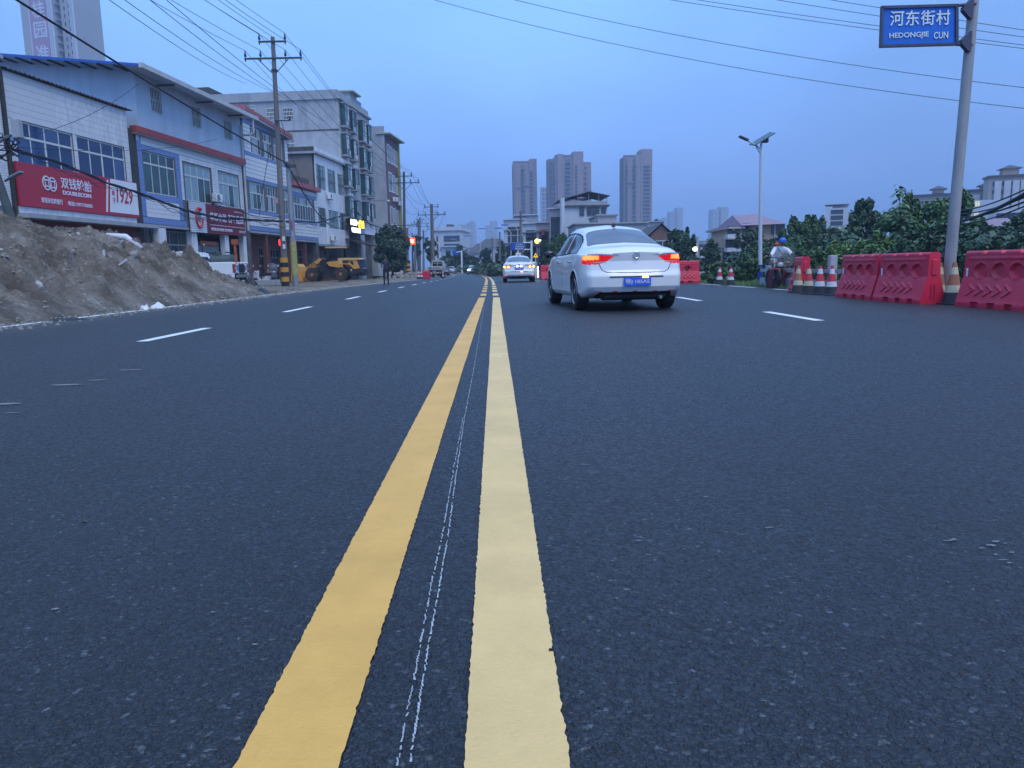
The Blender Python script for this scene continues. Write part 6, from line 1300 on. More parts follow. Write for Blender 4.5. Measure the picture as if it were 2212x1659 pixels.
# concrete balustrade
BL=thing('concrete_railing','low grey concrete railing behind the motorcyclist and cones','railing',Vector((9.2,23.6,gz(9,24)))); o=BL.location
for px,Y_,h in ((1661,25.6,.78),(1797,21.0,.95)):
    p=Vector((at(px,600,Y_).x,Y_,gz(9,Y_)))-o; MB().bbox(-.10,.10,-.10,.10,-.3,h,.02,Matrix.Translation(p)).build('post',m_conc,BL)
pa=Vector((at(1645,600,26.4).x,26.4,-.02)); pb=Vector((at(1835,600,19.6).x,19.6,-.02)); dirv=(pb-pa).normalized(); rzb=math.atan2(dirv.y,dirv.x); ln=(pb-pa).length
for z0,z1 in ((.50,.60),(.0,.30)): MB().box(0,ln,-.06,.06,z0,z1,Matrix.Translation(pa-o)@Matrix.Rotation(rzb,4,'Z')).build('rail',m_conc,BL)
# ---------------------------------------------------------------- people
m_skin=mat('skin',(.30,.17,.12),.6,var=.05); m_shirtw=mat('white_shirt',(.78,.80,.86),.8,var=.06,scale=6,bump=.3,bscale=12); m_shirtd=mat('dark_shirt',(.022,.026,.05),.8,var=.15,scale=6); m_trou=mat('black_trousers',(.012,.013,.022),.8,var=.15); m_shoe=mat('dark_shoes',(.02,.018,.018),.5,var=.1); m_hair=mat('black_hair',(.012,.011,.012),.6,var=.1)
def human(J,Rr,E,regions,mats,name='body'):
    me=bpy.data.meshes.new('sk'); keys=list(J); ix={k:i for i,k in enumerate(keys)}; me.from_pydata([J[k] for k in keys],[(ix[a],ix[b_]) for a,b_ in E],[]); o=bpy.data.objects.new('sk',me); COL.objects.link(o)
    sk=o.modifiers.new('s','SKIN'); sk.use_smooth_shade=True; o.modifiers.new('d','SUBSURF').levels=2
    for k in keys: v=me.skin_vertices[0].data[ix[k]]; r_=Rr[k]; v.radius=(r_,r_) if not hasattr(r_,'__len__') else r_; v.use_root=(k=='pelvis')
    bpy.context.view_layer.update(); dg=bpy.context.evaluated_depsgraph_get(); m2=bpy.data.meshes.new_from_object(o.evaluated_get(dg)); bpy.data.objects.remove(o); m2.materials.clear()
    for mt in mats: m2.materials.append(mt)
    for p in m2.polygons: p.material_index=regions(p.center)
    m2.shade_smooth(); m2.name=name; return m2
def hand(t,c,d,side,r_=.011,mt=None):
    # palm and five bent fingers, pointing along d
    d=Vector(d).normalized(); up=Vector((0,0,1)); sv=d.cross(up).normalized()*side; nrm=sv.cross(d).normalized(); c=Vector(c); b=MB()
    b.tube([c,c+d*.045,c+d*.085],[.028,.038,.034],8)
    for i,l_ in enumerate((.065,.075,.07,.055)):
        s0=c+d*.08+sv*(.030-.02*i); b.tube([s0,s0+d*l_*.45-nrm*.006,s0+d*l_*.75-nrm*.028,s0+d*l_*.7-nrm*.05],[r_,r_,r_*.9,r_*.75],6)
    s0=c+d*.03+sv*.03; b.tube([s0,s0+sv*.03+d*.025,s0+sv*.035+d*.05-nrm*.02],[r_*1.1,r_,r_*.85],6)
    return b.build('hand',mt or m_skin,t,smooth=True)
def head(t,c,r_,fwd,mt_hair=None,helmet=None):
    c=Vector(c); rz=math.atan2(fwd[1],fwd[0])+math.pi/2; M_=Matrix.Translation(c)@Matrix.Rotation(rz,4,'Z'); b=MB(); b.ball((0,0,0),r_,16,12,(.82,.98,1.15)); b.v=[tuple(M_@Vector(v)) for v in b.v]
    f=b.build('head',m_skin,t,smooth=True); q=MB(); q.add([M_@Vector(p) for p in ((-.014,-r_*.95,-.01),(.014,-r_*.95,-.01),(0,-r_*1.18,-.02),(0,-r_*.96,.03))],[(0,1,2),(0,2,3),(1,3,2)]); q.build('nose',m_skin,f)
    for s_ in (-1,1): MB().ball(M_@Vector((s_*r_*.36,-r_*.86,.018)),.013,8,6).build('eye',m_hair,f,smooth=True); MB().ball(M_@Vector((s_*r_*.83,0,-.005)),.026,8,6,(.4,.7,1.1)).build('ear',m_skin,f,smooth=True)
    MB().tube([M_@Vector((-.022,-r_*.90,-.055)),M_@Vector((0,-r_*.95,-.058)),M_@Vector((.022,-r_*.90,-.055))],.005,5).build('mouth',mat('lips',(.22,.07,.06),.6),f)
    if helmet:
        n=14; V=[];F=[]; R0=r_*1.22
        q=MB(); prof=[(R0*math.cos(a),R0*math.sin(a)) for a in [R(x) for x in (-12,0,15,30,45,60,75,89.5)]]; q.lathe(prof,22,M_@Matrix.Translation((0,.005,.03))@Matrix.Scale(1.12,4,(0,1,0))); q.v+=[tuple(M_@Vector(p)) for p in ((-.09,-R0*.98,.02),(.09,-R0*.98,.02),(.06,-R0*1.42,.0),(-.06,-R0*1.42,.0))]; n0=len(q.v)-4; q.f.append((n0,n0+1,n0+2,n0+3)); q.build('helmet',helmet,f,smooth=True)
    else: q=MB(); q.lathe([(r_*1.03*math.cos(a),r_*1.1*math.sin(a)) for a in [R(x) for x in (0,20,40,60,80,89)]],18,M_@Matrix.Translation((0,.02,.018))); q.build('hair',mt_hair or m_hair,f,smooth=True)
    return f
# standing man on the left road edge (faces the loader, hands at his waist)
g=G(835,615.5); man=thing('person','man in dark shirt and black trousers standing at the left road edge, hands at waist','person',g,R(200)); kx=.90; man.scale=(kx,)*3
J=dict(pelvis=(0,0,.96),spine=(0,.01,1.15),chest=(0,0,1.34),neck=(0,-.01,1.49),nt=(0,-.02,1.56),sl=(-.17,0,1.42),sr=(.17,0,1.42),el=(-.29,.06,1.17),er=(.29,.06,1.17),wl=(-.15,-.13,1.07),wr=(.15,-.13,1.07),hl=(-.10,0,.90),hr=(.10,0,.90),kl=(-.11,-.02,.50),kr=(.12,.02,.50),al=(-.12,.02,.09),ar=(.13,.05,.09),tl=(-.13,-.13,.04),tr=(.15,-.10,.04))
Rr=dict(pelvis=.15,spine=.13,chest=(.17,.12),neck=.062,nt=.055,sl=.075,sr=.075,el=.05,er=.05,wl=.035,wr=.035,hl=.10,hr=.10,kl=.068,kr=.068,al=.05,ar=.05,tl=.035,tr=.035)
E=[('pelvis','spine'),('spine','chest'),('chest','neck'),('neck','nt'),('chest','sl'),('chest','sr'),('sl','el'),('sr','er'),('el','wl'),('er','wr'),('pelvis','hl'),('pelvis','hr'),('hl','kl'),('hr','kr'),('kl','al'),('kr','ar'),('al','tl'),('ar','tr')]
def reg(c):
    if c.z<.10: return 3
    if abs(c.x)>.13 and c.z<1.24 and c.z>1.0 or c.z>1.50: return 0
    return 1 if c.z>.98 else 2
link('body',human(J,Rr,E,reg,[m_skin,m_shirtd,m_trou,m_shoe]),man); head(man,(0,-.035,1.665),.105,(0,-1)); hand(man,(-.15,-.13,1.07),(.8,-.3,-.1),1); hand(man,(.15,-.13,1.07),(-.8,-.3,-.1),-1)
# motorcyclist
g=G(1683,622); MO=thing('motorcycle','motorcycle facing us with upright clear windshield and dark red leg apron','motorcycle',g); 
def mo(b,nm,mt,par=None,**k): return b.build(nm,mt,par or MO,**k)
wf=mo(MB().lathe([(.19,-.045),(.27,-.05),(.29,-.03),(.29,.03),(.27,.05),(.19,.045)],26,Matrix.Translation((-.10,0,.29))@Matrix.Rotation(.12,4,'Z')@Matrix.Rotation(math.pi/2,4,'Y')),'wheel',m_tyre,auto=40); mo(MB().lathe([(.17,-.02),(.19,-.03),(.19,.03),(.17,.02)],20,Matrix.Translation((-.10,0,.29))@Matrix.Rotation(math.pi/2,4,'Y'),closed=True),'rim',m_rim,wf)
mo(MB().lathe([(.19,-.055),(.28,-.06),(.29,0),(.28,.06),(.19,.055)],22,Matrix.Translation((.16,1.25,.29))@Matrix.Rotation(.15,4,'Z')@Matrix.Rotation(math.pi/2,4,'Y')),'wheel',m_tyre,auto=40)
for sd in (-1,1): mo(MB().tube([(-.10+sd*.08,0,.29),(-.05+sd*.08,.10,.72),(-.03+sd*.09,.18,.90)],.022,7),'fork',m_white if sd>0 else m_rim)
mo(MB().bbox(-.18,-.02,-.16,.2,.56,.60,.02),'mudguard',mat('red_mudguard',(.4,.03,.04),.4)); mo(MB().ball((.02,.0,.72),.09,16,10,(1,.55,.8)),'headlight',m_headoff,smooth=True); mo(MB().ball((.02,.05,.72),.13,16,10,(1,.5,.9)),'headlight_shell',m_under,smooth=True)
mo(MB().ball((.06,.06,.88),.13,14,10,(.95,.6,.75)),'instrument_cover',m_under,smooth=True)
for sd in (-1,1): mo(MB().ball((.03+sd*.22,.0,.78),.05,10,6,(1.3,.8,.6)),'indicator',mat('orange_indicator',(.55,.16,.03),.3),smooth=True)
hbm=mo(MB().tube([(-.38,.30,.96),(-.18,.22,.94),(.05,.2,.92),(.28,.26,.95),(.46,.34,.97)],.018,7),'handlebar',m_under)
for x,z in ((.47,1.04),(-.30,1.05)): mo(MB().tube([(x*.8,.3,.95),(x,.2,z)],.008,5),'mirror_stalk',m_under); mo(MB().ball((x,.19,z),.065,12,8,(1.1,.3,.75)),'mirror',m_cglassd,smooth=True)
mo(MB().bbox(-.02,.30,.3,.85,.62,.86,.08),'fuel_tank',mat('dark_red_tank',(.16,.02,.03),.3)); mo(MB().bbox(.02,.34,.8,1.45,.70,.80,.04),'seat',m_under); mo(MB().bbox(-.02,.26,.25,.9,.25,.6,.06),'engine',m_under)
clear=bpy.data.materials.new('clear_plastic'); clear.use_nodes=True; t_=clear.node_tree; p_=t_.nodes['Principled BSDF']; p_.inputs['Base Color'].default_value=(.45,.55,.6,1); p_.inputs['Roughness'].default_value=.15; p_.inputs['Alpha'].default_value=.09
apr=bpy.data.materials.new('dark_red_film'); apr.use_nodes=True; p_=apr.node_tree.nodes['Principled BSDF']; p_.inputs['Base Color'].default_value=(.13,.035,.06,1); p_.inputs['Roughness'].default_value=.4; p_.inputs['Alpha'].default_value=.62
def sheet(pts,mt,nm,curve=.1,n=12,m_=8):
    V=[];F=[]; a,b_,c,d=[Vector(p) for p in pts]
    for i in range(n+1):
        u=i/n
        for j in range(m_+1): v=j/m_; p=(a.lerp(b_,u)).lerp(d.lerp(c,u),v); p.y+=curve*(2*u-1)**2+.008*math.sin(9*u+4*v); V.append(p)
    for i in range(n):
        for j in range(m_): q=i*(m_+1)+j; F.append((q,q+1,q+m_+2,q+m_+1))
    o=mo(MB().add(V,F),nm,mt,smooth=True); so=o.modifiers.new('t','SOLIDIFY'); so.thickness=.004; return o
sheet([(-.34,-.05,.63),(.42,-.05,.66),(.52,.06,1.26),(-.23,.06,1.29)],clear,'windshield'); 
V_=[];
for (pts) in ([(-.36,.06,.02),(-.18,-.02,.02),(-.16,-.02,.625),(-.34,.0,.625)],[(.04,-.02,.04),(.30,.06,.02),(.42,.0,.63),(.10,-.03,.60)]): sheet(pts,apr,'leg_apron',.03)
mo(MB().ball((-.10,.04,1.34),.07,12,8,(1.1,.5,.8)),'red_pinwheel_cap',mat('bright_red_plastic',(.55,.03,.03),.4))
rd=thing('person','motorcyclist in blue helmet and white shirt with a strap across the chest','person',g+Vector((.02,.0,0)))
J=dict(pelvis=(.20,1.0,.84),spine=(.21,.92,1.02),chest=(.24,.78,1.16),neck=(.26,.72,1.28),nt=(.265,.69,1.33),sl=(.07,.76,1.20),sr=(.44,.76,1.20),el=(-.10,.56,1.03),er=(.56,.58,1.02),wl=(-.30,.36,.98),wr=(.47,.38,.99),hl=(.08,.92,.80),hr=(.34,.92,.80),kl=(-.04,.50,.74),kr=(.44,.50,.74),al=(.0,.62,.32),ar=(.40,.62,.32),tl=(.0,.48,.27),tr=(.40,.48,.27))
Rr=dict(pelvis=.15,spine=.15,chest=(.17,.13),neck=.06,nt=.052,sl=.08,sr=.08,el=.055,er=.055,wl=.036,wr=.036,hl=.10,hr=.10,kl=.07,kr=.07,al=.048,ar=.048,tl=.035,tr=.035)
def reg2(c):
    if c.z>1.285: return 0
    if c.z<.34: return 3
    if c.z<.86 and not (c.z>.8 and c.y>.85): return 2
    if c.y<.47 and c.z>.9: return 0
    return 1
link('body',human(J,Rr,E,reg2,[m_skin,m_shirtw,m_trou,m_shoe]),rd); head(rd,(.27,.64,1.42),.095,(-.15,-1),helmet=mat('blue_helmet',(.02,.12,.55),.35,var=.05)); hand(rd,(-.30,.36,.98),(-.7,-.4,-.1),1); hand(rd,(.47,.38,.99),(-.3,-.9,-.1),-1)
MB().tube([(.13,.72,1.27),(.15,.64,1.20),(.25,.62,1.08),(.38,.66,.95)],[.022,.024,.024,.022],6).build('chest_strap',mat('grey_strap',(.16,.18,.22),.7),rd)
# overhead wires on the right: all hang in one upright plane crossing the road
def ovh(label,pts,r=.011,a=41.0,b_=-.42,group='wires crossing overhead on the right'):
    P=[]
    n_=Vector((-b_,1,0)); 
    for px,py in pts: d=ray(px,py); t=a/(d.dot(n_)); P.append(Vector((0,0,CAM_H))+d*t)
    q=[]
    for i in range(len(P)-1):
        for k in range(6): q.append(P[i].lerp(P[i+1],k/6))
    # quadratic sag through the measured points
    X=np.array([p.x for p in P]); Z=np.array([p.z for p in P]); co=np.polyfit(X,Z,2); xs=np.linspace(X[0]-2,X[-1]+4,30); yy=[a+b_*x for x in xs]
    o0=Vector((xs[0],yy[0],np.polyval(co,xs[0]))); o=MB().tube([Vector((x,y,np.polyval(co,x)))-o0 for x,y in zip(xs,yy)],r,5).build('power_line',m_wire,None,loc=o0); return tag(o,label,'wire',group)
ovh('lowest of the long wires crossing the sky on the right',[(935,0),(1400,105),(1810,189),(2212,231)],.013); ovh('second lowest long wire crossing the sky on the right',[(1112,0),(1500,82),(1810,136.5),(2212,189)],.013)
for k,(p,l_) in enumerate((([(1450,0),(1810,53),(2212,105)],'lower wire of the close pair passing behind the village sign'),([(1508,0),(1810,44),(2212,97.6)],'upper wire of the close pair passing behind the village sign'),([(1680,0),(1810,21),(2212,80)],'wire passing behind the middle of the village sign'),([(1795,0),(1810,2.4),(2212,65)],'topmost wire passing behind the village sign'))): ovh(l_,p,.012)
for k,(ya,yb,r_) in enumerate(((478,403,.05),(462,418,.02),(470,428,.025),(484,436,.02),(455,398,.02))):
    wire(at(2075,ya,26),at(2260,yb-12,16),.12,['thick black cable','uppermost thin cable but one','middle thin cable','lowest thin cable','uppermost thin cable'][k]+' rising to the right edge behind the sign pole','cables right of the sign pole',r_,10,'overhead_cable')
# ================================================================== trees and bushes
def leafmat(name,cols,sc=.8):
    M_=bpy.data.materials.new(name); M_.use_nodes=True; t=M_.node_tree; p=t.nodes['Principled BSDF']; n=t.nodes.new; l=t.links.new; src=n('ShaderNodeTexCoord').outputs['Object']
    a=n('ShaderNodeTexNoise'); a.inputs['Scale'].default_value=sc; a.inputs['Detail'].default_value=5; l(src,a.inputs[0]); g=n('ShaderNodeNewGeometry')
    m_=n('ShaderNodeMath'); m_.operation='MULTIPLY_ADD'; l(g.outputs['Random Per Island'],m_.inputs[0]); m_.inputs[1].default_value=.5; 
    m2=n('ShaderNodeMath'); m2.operation='MULTIPLY_ADD'; l(a.outputs[0],m2.inputs[0]); m2.inputs[1].default_value=1.3; m2.inputs[2].default_value=-.40; l(m2.outputs[0],m_.inputs[2])
    r_=n('ShaderNodeValToRGB'); l(m_.outputs[0],r_.inputs[0]); e=r_.color_ramp.elements; e[0].position=.1; e[0].color=cols[0]+(1,); e[1].position=.9; e[1].color=cols[2]+(1,); x=r_.color_ramp.elements.new(.5); x.color=cols[1]+(1,)
    l(r_.outputs[0],p.inputs['Base Color']); p.inputs['Roughness'].default_value=.5; p.inputs['Specular IOR Level'].default_value=.35; return M_
lf_mid=leafmat('leaf_mid_green',((.035,.075,.045),(.075,.145,.070),(.15,.25,.10))); lf_dark=leafmat('leaf_dark_green',((.022,.048,.034),(.048,.092,.058),(.09,.155,.085))); lf_pale=leafmat('leaf_bright_green',((.06,.12,.05),(.11,.20,.07),(.19,.30,.11))); lf_far=leafmat('leaf_far',((.03,.06,.045),(.055,.10,.065),(.09,.15,.085)),.25)
m_bark=mat('bark',(.07,.055,.045),.9,var=.3,scale=6,bump=.5)
_rs=np.random.RandomState(11)
def leaves(clumps,n,size,flat=.35,aspect=1.7,jit=.5,shell=.55,rs=_rs):
    # clumps: list (x,y,z,rx,ry,rz); n leaves in total; each leaf a bent pair of quads
    C=np.array(clumps,float); w=(C[:,3]*C[:,4]*C[:,5])**.58; w/=w.sum(); k=rs.choice(len(C),n,p=w); d=rs.normal(size=(n,3)); d/=np.linalg.norm(d,axis=1)[:,None]; r_=(shell+(1-shell)*rs.rand(n)**.6)[:,None]*(1+.17*rs.normal(size=(n,1)))
    P=C[k,:3]+d*r_*C[k,3:]; nr=d*np.array([1,1,1])+np.array([0,0,flat])+rs.normal(size=(n,3))*jit; nr/=np.linalg.norm(nr,axis=1)[:,None]
    a=rs.normal(size=(n,3)); a-=nr*(a*nr).sum(1)[:,None]; a/=np.linalg.norm(a,axis=1)[:,None]; b_=np.cross(nr,a); s=size*(.55+.9*rs.rand(n))[:,None]
    L_=a*s*aspect*.5; Wd=b_*s*.5; dr=-nr*s*.22
    V=np.stack([P-L_,P+Wd-dr*.3,P+L_+dr,P-Wd-dr*.3],1).reshape(-1,3); F=np.arange(4*n).reshape(n,4); return V,F
def plant(name,label,cat,base,clumps,n,size,lm,trunk=None,group=None,**kw):
    t=thing(name,label,cat,base,0,group); V,F=leaves(clumps,n,size,**kw); link('crown' if trunk else 'foliage',npmesh('crown',V,F,lm),t)
    if trunk:
        r0,h=trunk; b=MB(); top=Vector((0,0,h)); b.tube([Vector((0,0,-.3)),top*.5+Vector((.05*h*.3,0,0)),top],[r0,r0*.8,r0*.55],8)
        for c in clumps[:7]: 
            e=Vector(c[:3]); b.tube([top*.75,(top+e)/2+Vector((0,0,.1)),e],[r0*.45,r0*.3,r0*.12],5)
        b.build('trunk',m_bark,t)
    else:
        b=MB()
        for c in clumps[:8]: e=Vector(c[:3]); b.tube([Vector((c[0]*.5,c[1]*.5,-.1)),e],[.03,.012],4)
        b.build('stems',m_bark,t)
    return t
def crown_px(px0,px1,yt,yb,Y,nc=9,seed=0,base_z=None,flatten=.8,depth=.7,shape='round'):
    # clumps filling a crown of real width and height at distance Y
    rs=np.random.RandomState(seed); a=at(px0,yt,Y); b_=at(px1,yb,Y); x0,x1=a.x,b_.x; z1=a.z; z0=b_.z; cxm=(x0+x1)/2; gzz=gz(cxm,Y) if base_z is None else base_z; w=(x1-x0)/2; h=(z1-z0)/2; zc=(z1+z0)/2; out=[]
    for i in range(nc):
        th=rs.uniform(0,6.28); rr=rs.uniform(.2,.72); vz=rs.uniform(-.75,.72)
        if i==0: rr=.1; vz=.68
        ww=math.sqrt(max(.05,1-vz*vz)) if shape=='round' else (1-.55*(vz+1)/2)
        s=rs.uniform(.22,.42)
        out.append((rr*w*ww*math.cos(th),rr*w*ww*math.sin(th)*depth,zc-gzz+vz*h*.9,w*s*1.05,w*s*depth*1.05,min(h,w*1.2)*s*flatten))
    ne=int(nc*.9)
    for i in range(ne):
        u=rs.uniform(-.92,.92); vz=math.sqrt(max(0,1-u*u))*rs.uniform(.55,1.05) if i%4 else rs.uniform(-.3,.5); q=rs.uniform(.07,.15)
        out.append((u*w*1.0,rs.uniform(-.5,.3)*w*depth,zc-gzz+vz*h*1.0,w*q*1.1,w*q*1.1,min(h,w*1.3)*q*rs.uniform(1.2,2.4)))
    return Vector((cxm,Y,gzz)),out
TG='trees and bushes on the right'
# (px0,px1,ytop,ybot,Y,leafmat,n,size,label,nclumps,trunk)
PL=[
 (1438,1504,492,600,62,lf_dark,7000,.26,'big dark round tree behind the white car, left of the thin lamp pole',14,1),
 (1508,1560,524,590,60,lf_dark,2200,.26,'low dark tree just right of the thin lamp pole',8,1),
 (1590,1655,492,592,66,lf_dark,4500,.24,'tall narrow tree with upright tip, left of the peach house',11,1),
 (1655,1735,505,600,50,lf_dark,5200,.24,'broad dark tree growing in front of the peach house',12,1),
 (1690,1768,468,585,46,lf_mid,5200,.22,'tree with pointing leafy branches above the motorcyclist',12,1),
 (1738,1850,482,600,50,lf_dark,6500,.24,'wide dark tree in front of the small grey house',14,1),
 (1818,1905,436,600,40,lf_dark,6500,.20,'tree with dark upright sprays left of the tall leafy plant',13,1),
 (1888,2000,440,610,27,lf_mid,8000,.15,'big leafy broad-leaved tree left of the sign pole',16,1),
 (1985,2095,416,600,30,lf_mid,7500,.17,'rounded green tree top right behind the sign pole',14,1),
 (2085,2175,492,600,34,lf_dark,5500,.17,'dark bushy tree just right of the sign pole',12,1),
 (2150,2260,470,600,32,lf_dark,6500,.17,'dark bushy tree at the right edge of the photo',13,1),
 (2050,2140,480,580,38,lf_pale,2200,.17,'pale green tree top showing right of the sign pole, below the lit windows',8,1),
]
for i,(a,c,yt,yb,Y,lm,n,sz,lab,nc,tr_) in enumerate(PL):
    base,cl=crown_px(a,c,yt,yb,Y,nc+5,i+20); plant('tree',lab,'tree',base,cl,int(n*3.2),sz*.52,lm,(.16,max(1.0,cl[0][2]*.5)),TG)
BS=[
 (1462,1530,560,606,34,lf_dark,2500,.14,'dark bush behind the far red barrier'),
 (1515,1580,566,612,31,lf_mid,3000,.13,'grey-green bush behind the left small cone'),
 (1560,1640,556,612,31,lf_mid,3600,.13,'leafy bush between the right small cone and the lamp post'),
 (1600,1668,528,600,36,lf_mid,3600,.14,'bright mid-height bush left of the lamp post'),
 (1655,1745,520,600,30,lf_mid,3800,.14,'bush behind the motorcyclist'),
 (1720,1800,532,606,25,lf_mid,3600,.12,'leafy bush above the four cones'),
 (1780,1862,522,606,24,lf_pale,3200,.12,'pale green bush behind the joined barriers, left part'),
 (1845,1935,508,600,22,lf_pale,3600,.12,'pale round-topped bush behind the joined barriers'),
 (1915,2010,520,606,20,lf_dark,4200,.11,'dark bush right behind the end of the joined barriers'),
 (1990,2080,505,625,19,lf_dark,4500,.11,'dark bush at the foot of the sign pole'),
 (2070,2160,520,600,19,lf_dark,4200,.11,'dark bush behind the right barrier, left part'),
 (2145,2260,510,600,18,lf_dark,4500,.11,'dark bush behind the right barrier, at the photo edge'),
]
for i,(a,c,yt,yb,Y,lm,n,sz,lab) in enumerate(BS):
    base,cl=crown_px(a,c,yt,yb,Y,11,i+60,depth=.8); plant('bush',lab,'bush',base,cl,int(n*2.9),sz*.58,lm,None,TG)
# the tall large-leaved sapling
Y=22; base=Vector((at(1945,600,Y).x,Y,gz(10,Y))); top=at(1942,402,Y)-base; rs=np.random.RandomState(5); t=thing('sapling','tall sapling with big drooping leaves standing above the bushes, left of the sign pole','plant',base,0,TG)
V=[];F=[];b=MB(); b.tube([Vector((0,0,0)),top*.5+Vector((.06,0,0)),top],[.03,.022,.006],6); b.build('stem',m_bark,t)
for i in range(95):
    u=rs.uniform(.35,1)**.8; p=top*u; th=rs.uniform(0,6.28); L_=rs.uniform(.16,.30)*(1.25-.55*u); r_=rs.uniform(.05,.42)*(1.25-u); p=p+Vector((math.cos(th)*r_,math.sin(th)*r_,rs.uniform(-.1,.1))); d=Vector((math.cos(th),math.sin(th),rs.uniform(-.7,.1))).normalized(); s_=d.cross(Vector((0,0,1))).normalized()*L_*.34; k=len(V)
    V+=[p,p+d*L_*.4+s_,p+d*L_+Vector((0,0,-.05)),p+d*L_*.4-s_]; F.append((k,k+1,k+2,k+3))
link('leaves',npmesh('leaves',[tuple(v) for v in V],F,lf_mid),t)
# dark street tree by the standing man
base,cl=crown_px(803,888,494,592,78,30,3,depth=1.0); plant('street_tree','dense dark round street tree behind the standing man','tree',base,cl,30000,.16,lf_dark,(.16,2.2),None,shell=.25)
# grass fringe
Vg=[];Fg=[]
for i in range(9000):
    Yq=random.uniform(17.5,46); xq=8.2+random.random()**1.6*3.0+(cx(Yq)-cx(25))*.5; h=random.uniform(.05,.22); a=random.uniform(0,6.28); k=len(Vg); dx,dy=math.cos(a)*.012,math.sin(a)*.012; z=gz(xq,Yq)-.03; lx_,ly_=random.uniform(-.08,.08),random.uniform(-.08,.08)
    Vg+=[(xq-dx,Yq-dy,z),(xq+dx,Yq+dy,z),(xq+lx_,Yq+ly_,z+h)]; Fg.append((k,k+1,k+2))
gr=link('grass',npmesh('grass',Vg,Fg,lf_pale)); tag(gr,'rough grass fringe along the right road edge','grass',kind='stuff')
# low undergrowth behind the barriers, closing the gaps between the trees
rs=np.random.RandomState(9); cl=[]
for i in range(150): 
    Yq=rs.uniform(16,74); x0=10.6+ (Yq-16)*.05; xq=x0+rs.uniform(0,26 if Yq>35 else 9); 
    if xq/Yq<.24 or (Yq>38 and xq/Yq<.29): continue
    cl.append((xq,Yq,rs.uniform(.3,.9),rs.uniform(.8,1.7),rs.uniform(.8,1.5),rs.uniform(.7,1.25)))
V,F=leaves(cl,70000,.14); ug=link('undergrowth',npmesh('undergrowth',V,F,lf_dark)); tag(ug,'mass of low weeds and brambles under the right-hand trees','undergrowth',kind='stuff')
# far avenue of trees round the bend
FT=[(944,985,552,588,150),(975,1018,546,588,165),(1010,1040,556,588,175),(1035,1068,540,586,160),(1062,1100,528,585,150),(1094,1128,530,588,130),(1126,1160,518,590,120),(1150,1198,512,596,95),(1180,1240,500,590,92),(985,1003,534,560,190),(1185,1215,516,588,85)]
for i,(a,c,yt,yb,Y) in enumerate(FT):
    base,cl=crown_px(a,c,yt,yb,Y,9,i+90); base.z=gz(0,Y); plant('avenue_tree','tree in the far row round the bend','tree',base,cl,1500,.42*Y/140,lf_far if i<8 else lf_mid,(.2,2.5),'trees along the far bend')['label']='small dark green tree of the far row, '+['leftmost, behind the small lorry','second from the left','in the gap left of the oncoming car','behind the oncoming white car','fourth, under the pale row houses','left of the blue road sign','beside the blue road sign','nearest the yellow flashing light','largest, above the near white car mirror','standing alone under the white five-storey block','behind the yellow triangle sign'][i]
for k,(a,c,yt,yb,Y,l_) in enumerate(((890,912,505,560,160,'green tree between the far left poles'),(915,945,515,570,140,'dark tree behind the far left pole pair'),(1395,1440,488,520,130,'tree on the roofline right of the third tall tower'),(1404,1432,478,505,300,'distant tree crown at the foot of the third tower'))):
    base,cl=crown_px(a,c,yt,yb,Y,9,k+120); plant('tree',l_,'tree',base,cl,1800,.4*Y/140,lf_far,(.2,2.5),None)
# ================================================================== buildings in the distance
m_w1=mat('far_white_wall',(.50,.54,.60),.85,var=.08,scale=.4,dirt=.35,dirtcol=(.25,.25,.25)); m_w2=mat('far_grey_wall',(.33,.36,.40),.9,var=.12,scale=.4,dirt=.4,dirtcol=(.16,.16,.16)); m_w3=mat('far_pinkish_wall',(.42,.38,.39),.85,var=.1,scale=.4,dirt=.3,dirtcol=(.24,.2,.19))
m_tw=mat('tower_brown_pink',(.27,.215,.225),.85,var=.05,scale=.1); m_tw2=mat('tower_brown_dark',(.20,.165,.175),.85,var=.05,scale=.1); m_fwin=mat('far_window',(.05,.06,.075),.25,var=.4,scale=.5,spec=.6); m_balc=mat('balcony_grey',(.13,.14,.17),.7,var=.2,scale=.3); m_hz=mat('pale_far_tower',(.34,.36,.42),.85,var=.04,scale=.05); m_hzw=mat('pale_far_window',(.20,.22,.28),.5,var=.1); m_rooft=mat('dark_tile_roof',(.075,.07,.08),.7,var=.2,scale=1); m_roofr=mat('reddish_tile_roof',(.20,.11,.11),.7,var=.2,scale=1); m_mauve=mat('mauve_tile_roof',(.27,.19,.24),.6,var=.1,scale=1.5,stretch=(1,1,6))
def far(name,label,px0,px1,yt,Y,mt,depth=12,yaw=0,yb=592,group=None,cat='building'):
    a=at(px0,yt,Y); d2=ray(px1,yt); z0=gz(0,Y)-.5; ux,uy=math.cos(yaw),math.sin(yaw); w=(a.y*d2.x-a.x*d2.y)/(ux*d2.y-uy*d2.x); h=a.z-z0; t=thing(name,label,cat,Vector((a.x,Y,z0)),yaw,group); t['_w']=w; t['_h']=h; MB().box(0,w,0,depth,0,h).build('wall',mt,t); return t
_wm={}
def wins(t,cols,rows,ww,wh,mt=m_fwin,z0=1.2,z1=None,x0=.8,x1=None,name='window',frame=True):
    w,h=t['_w'],t['_h']; x1=x1 or w-.8; z1=z1 or h-1.2; key=(round(ww,2),round(wh,2),mt.name)
    if key not in _wm: _wm[key]=MB().box(-ww/2,ww/2,-.06,-.01,-wh/2,wh/2).mesh('window',mt)
    for i in range(cols):
        for j in range(rows):
            link(name,_wm[key],t,(x0+(x1-x0)*(i+.5)/cols,0,z0+(z1-z0)*(j+.5)/rows))
def lk(t,nm,mt,x0,x1,y0,y1,z0,z1): return MB().box(x0,x1,y0,y1,z0,z1).build(nm,mt,t)
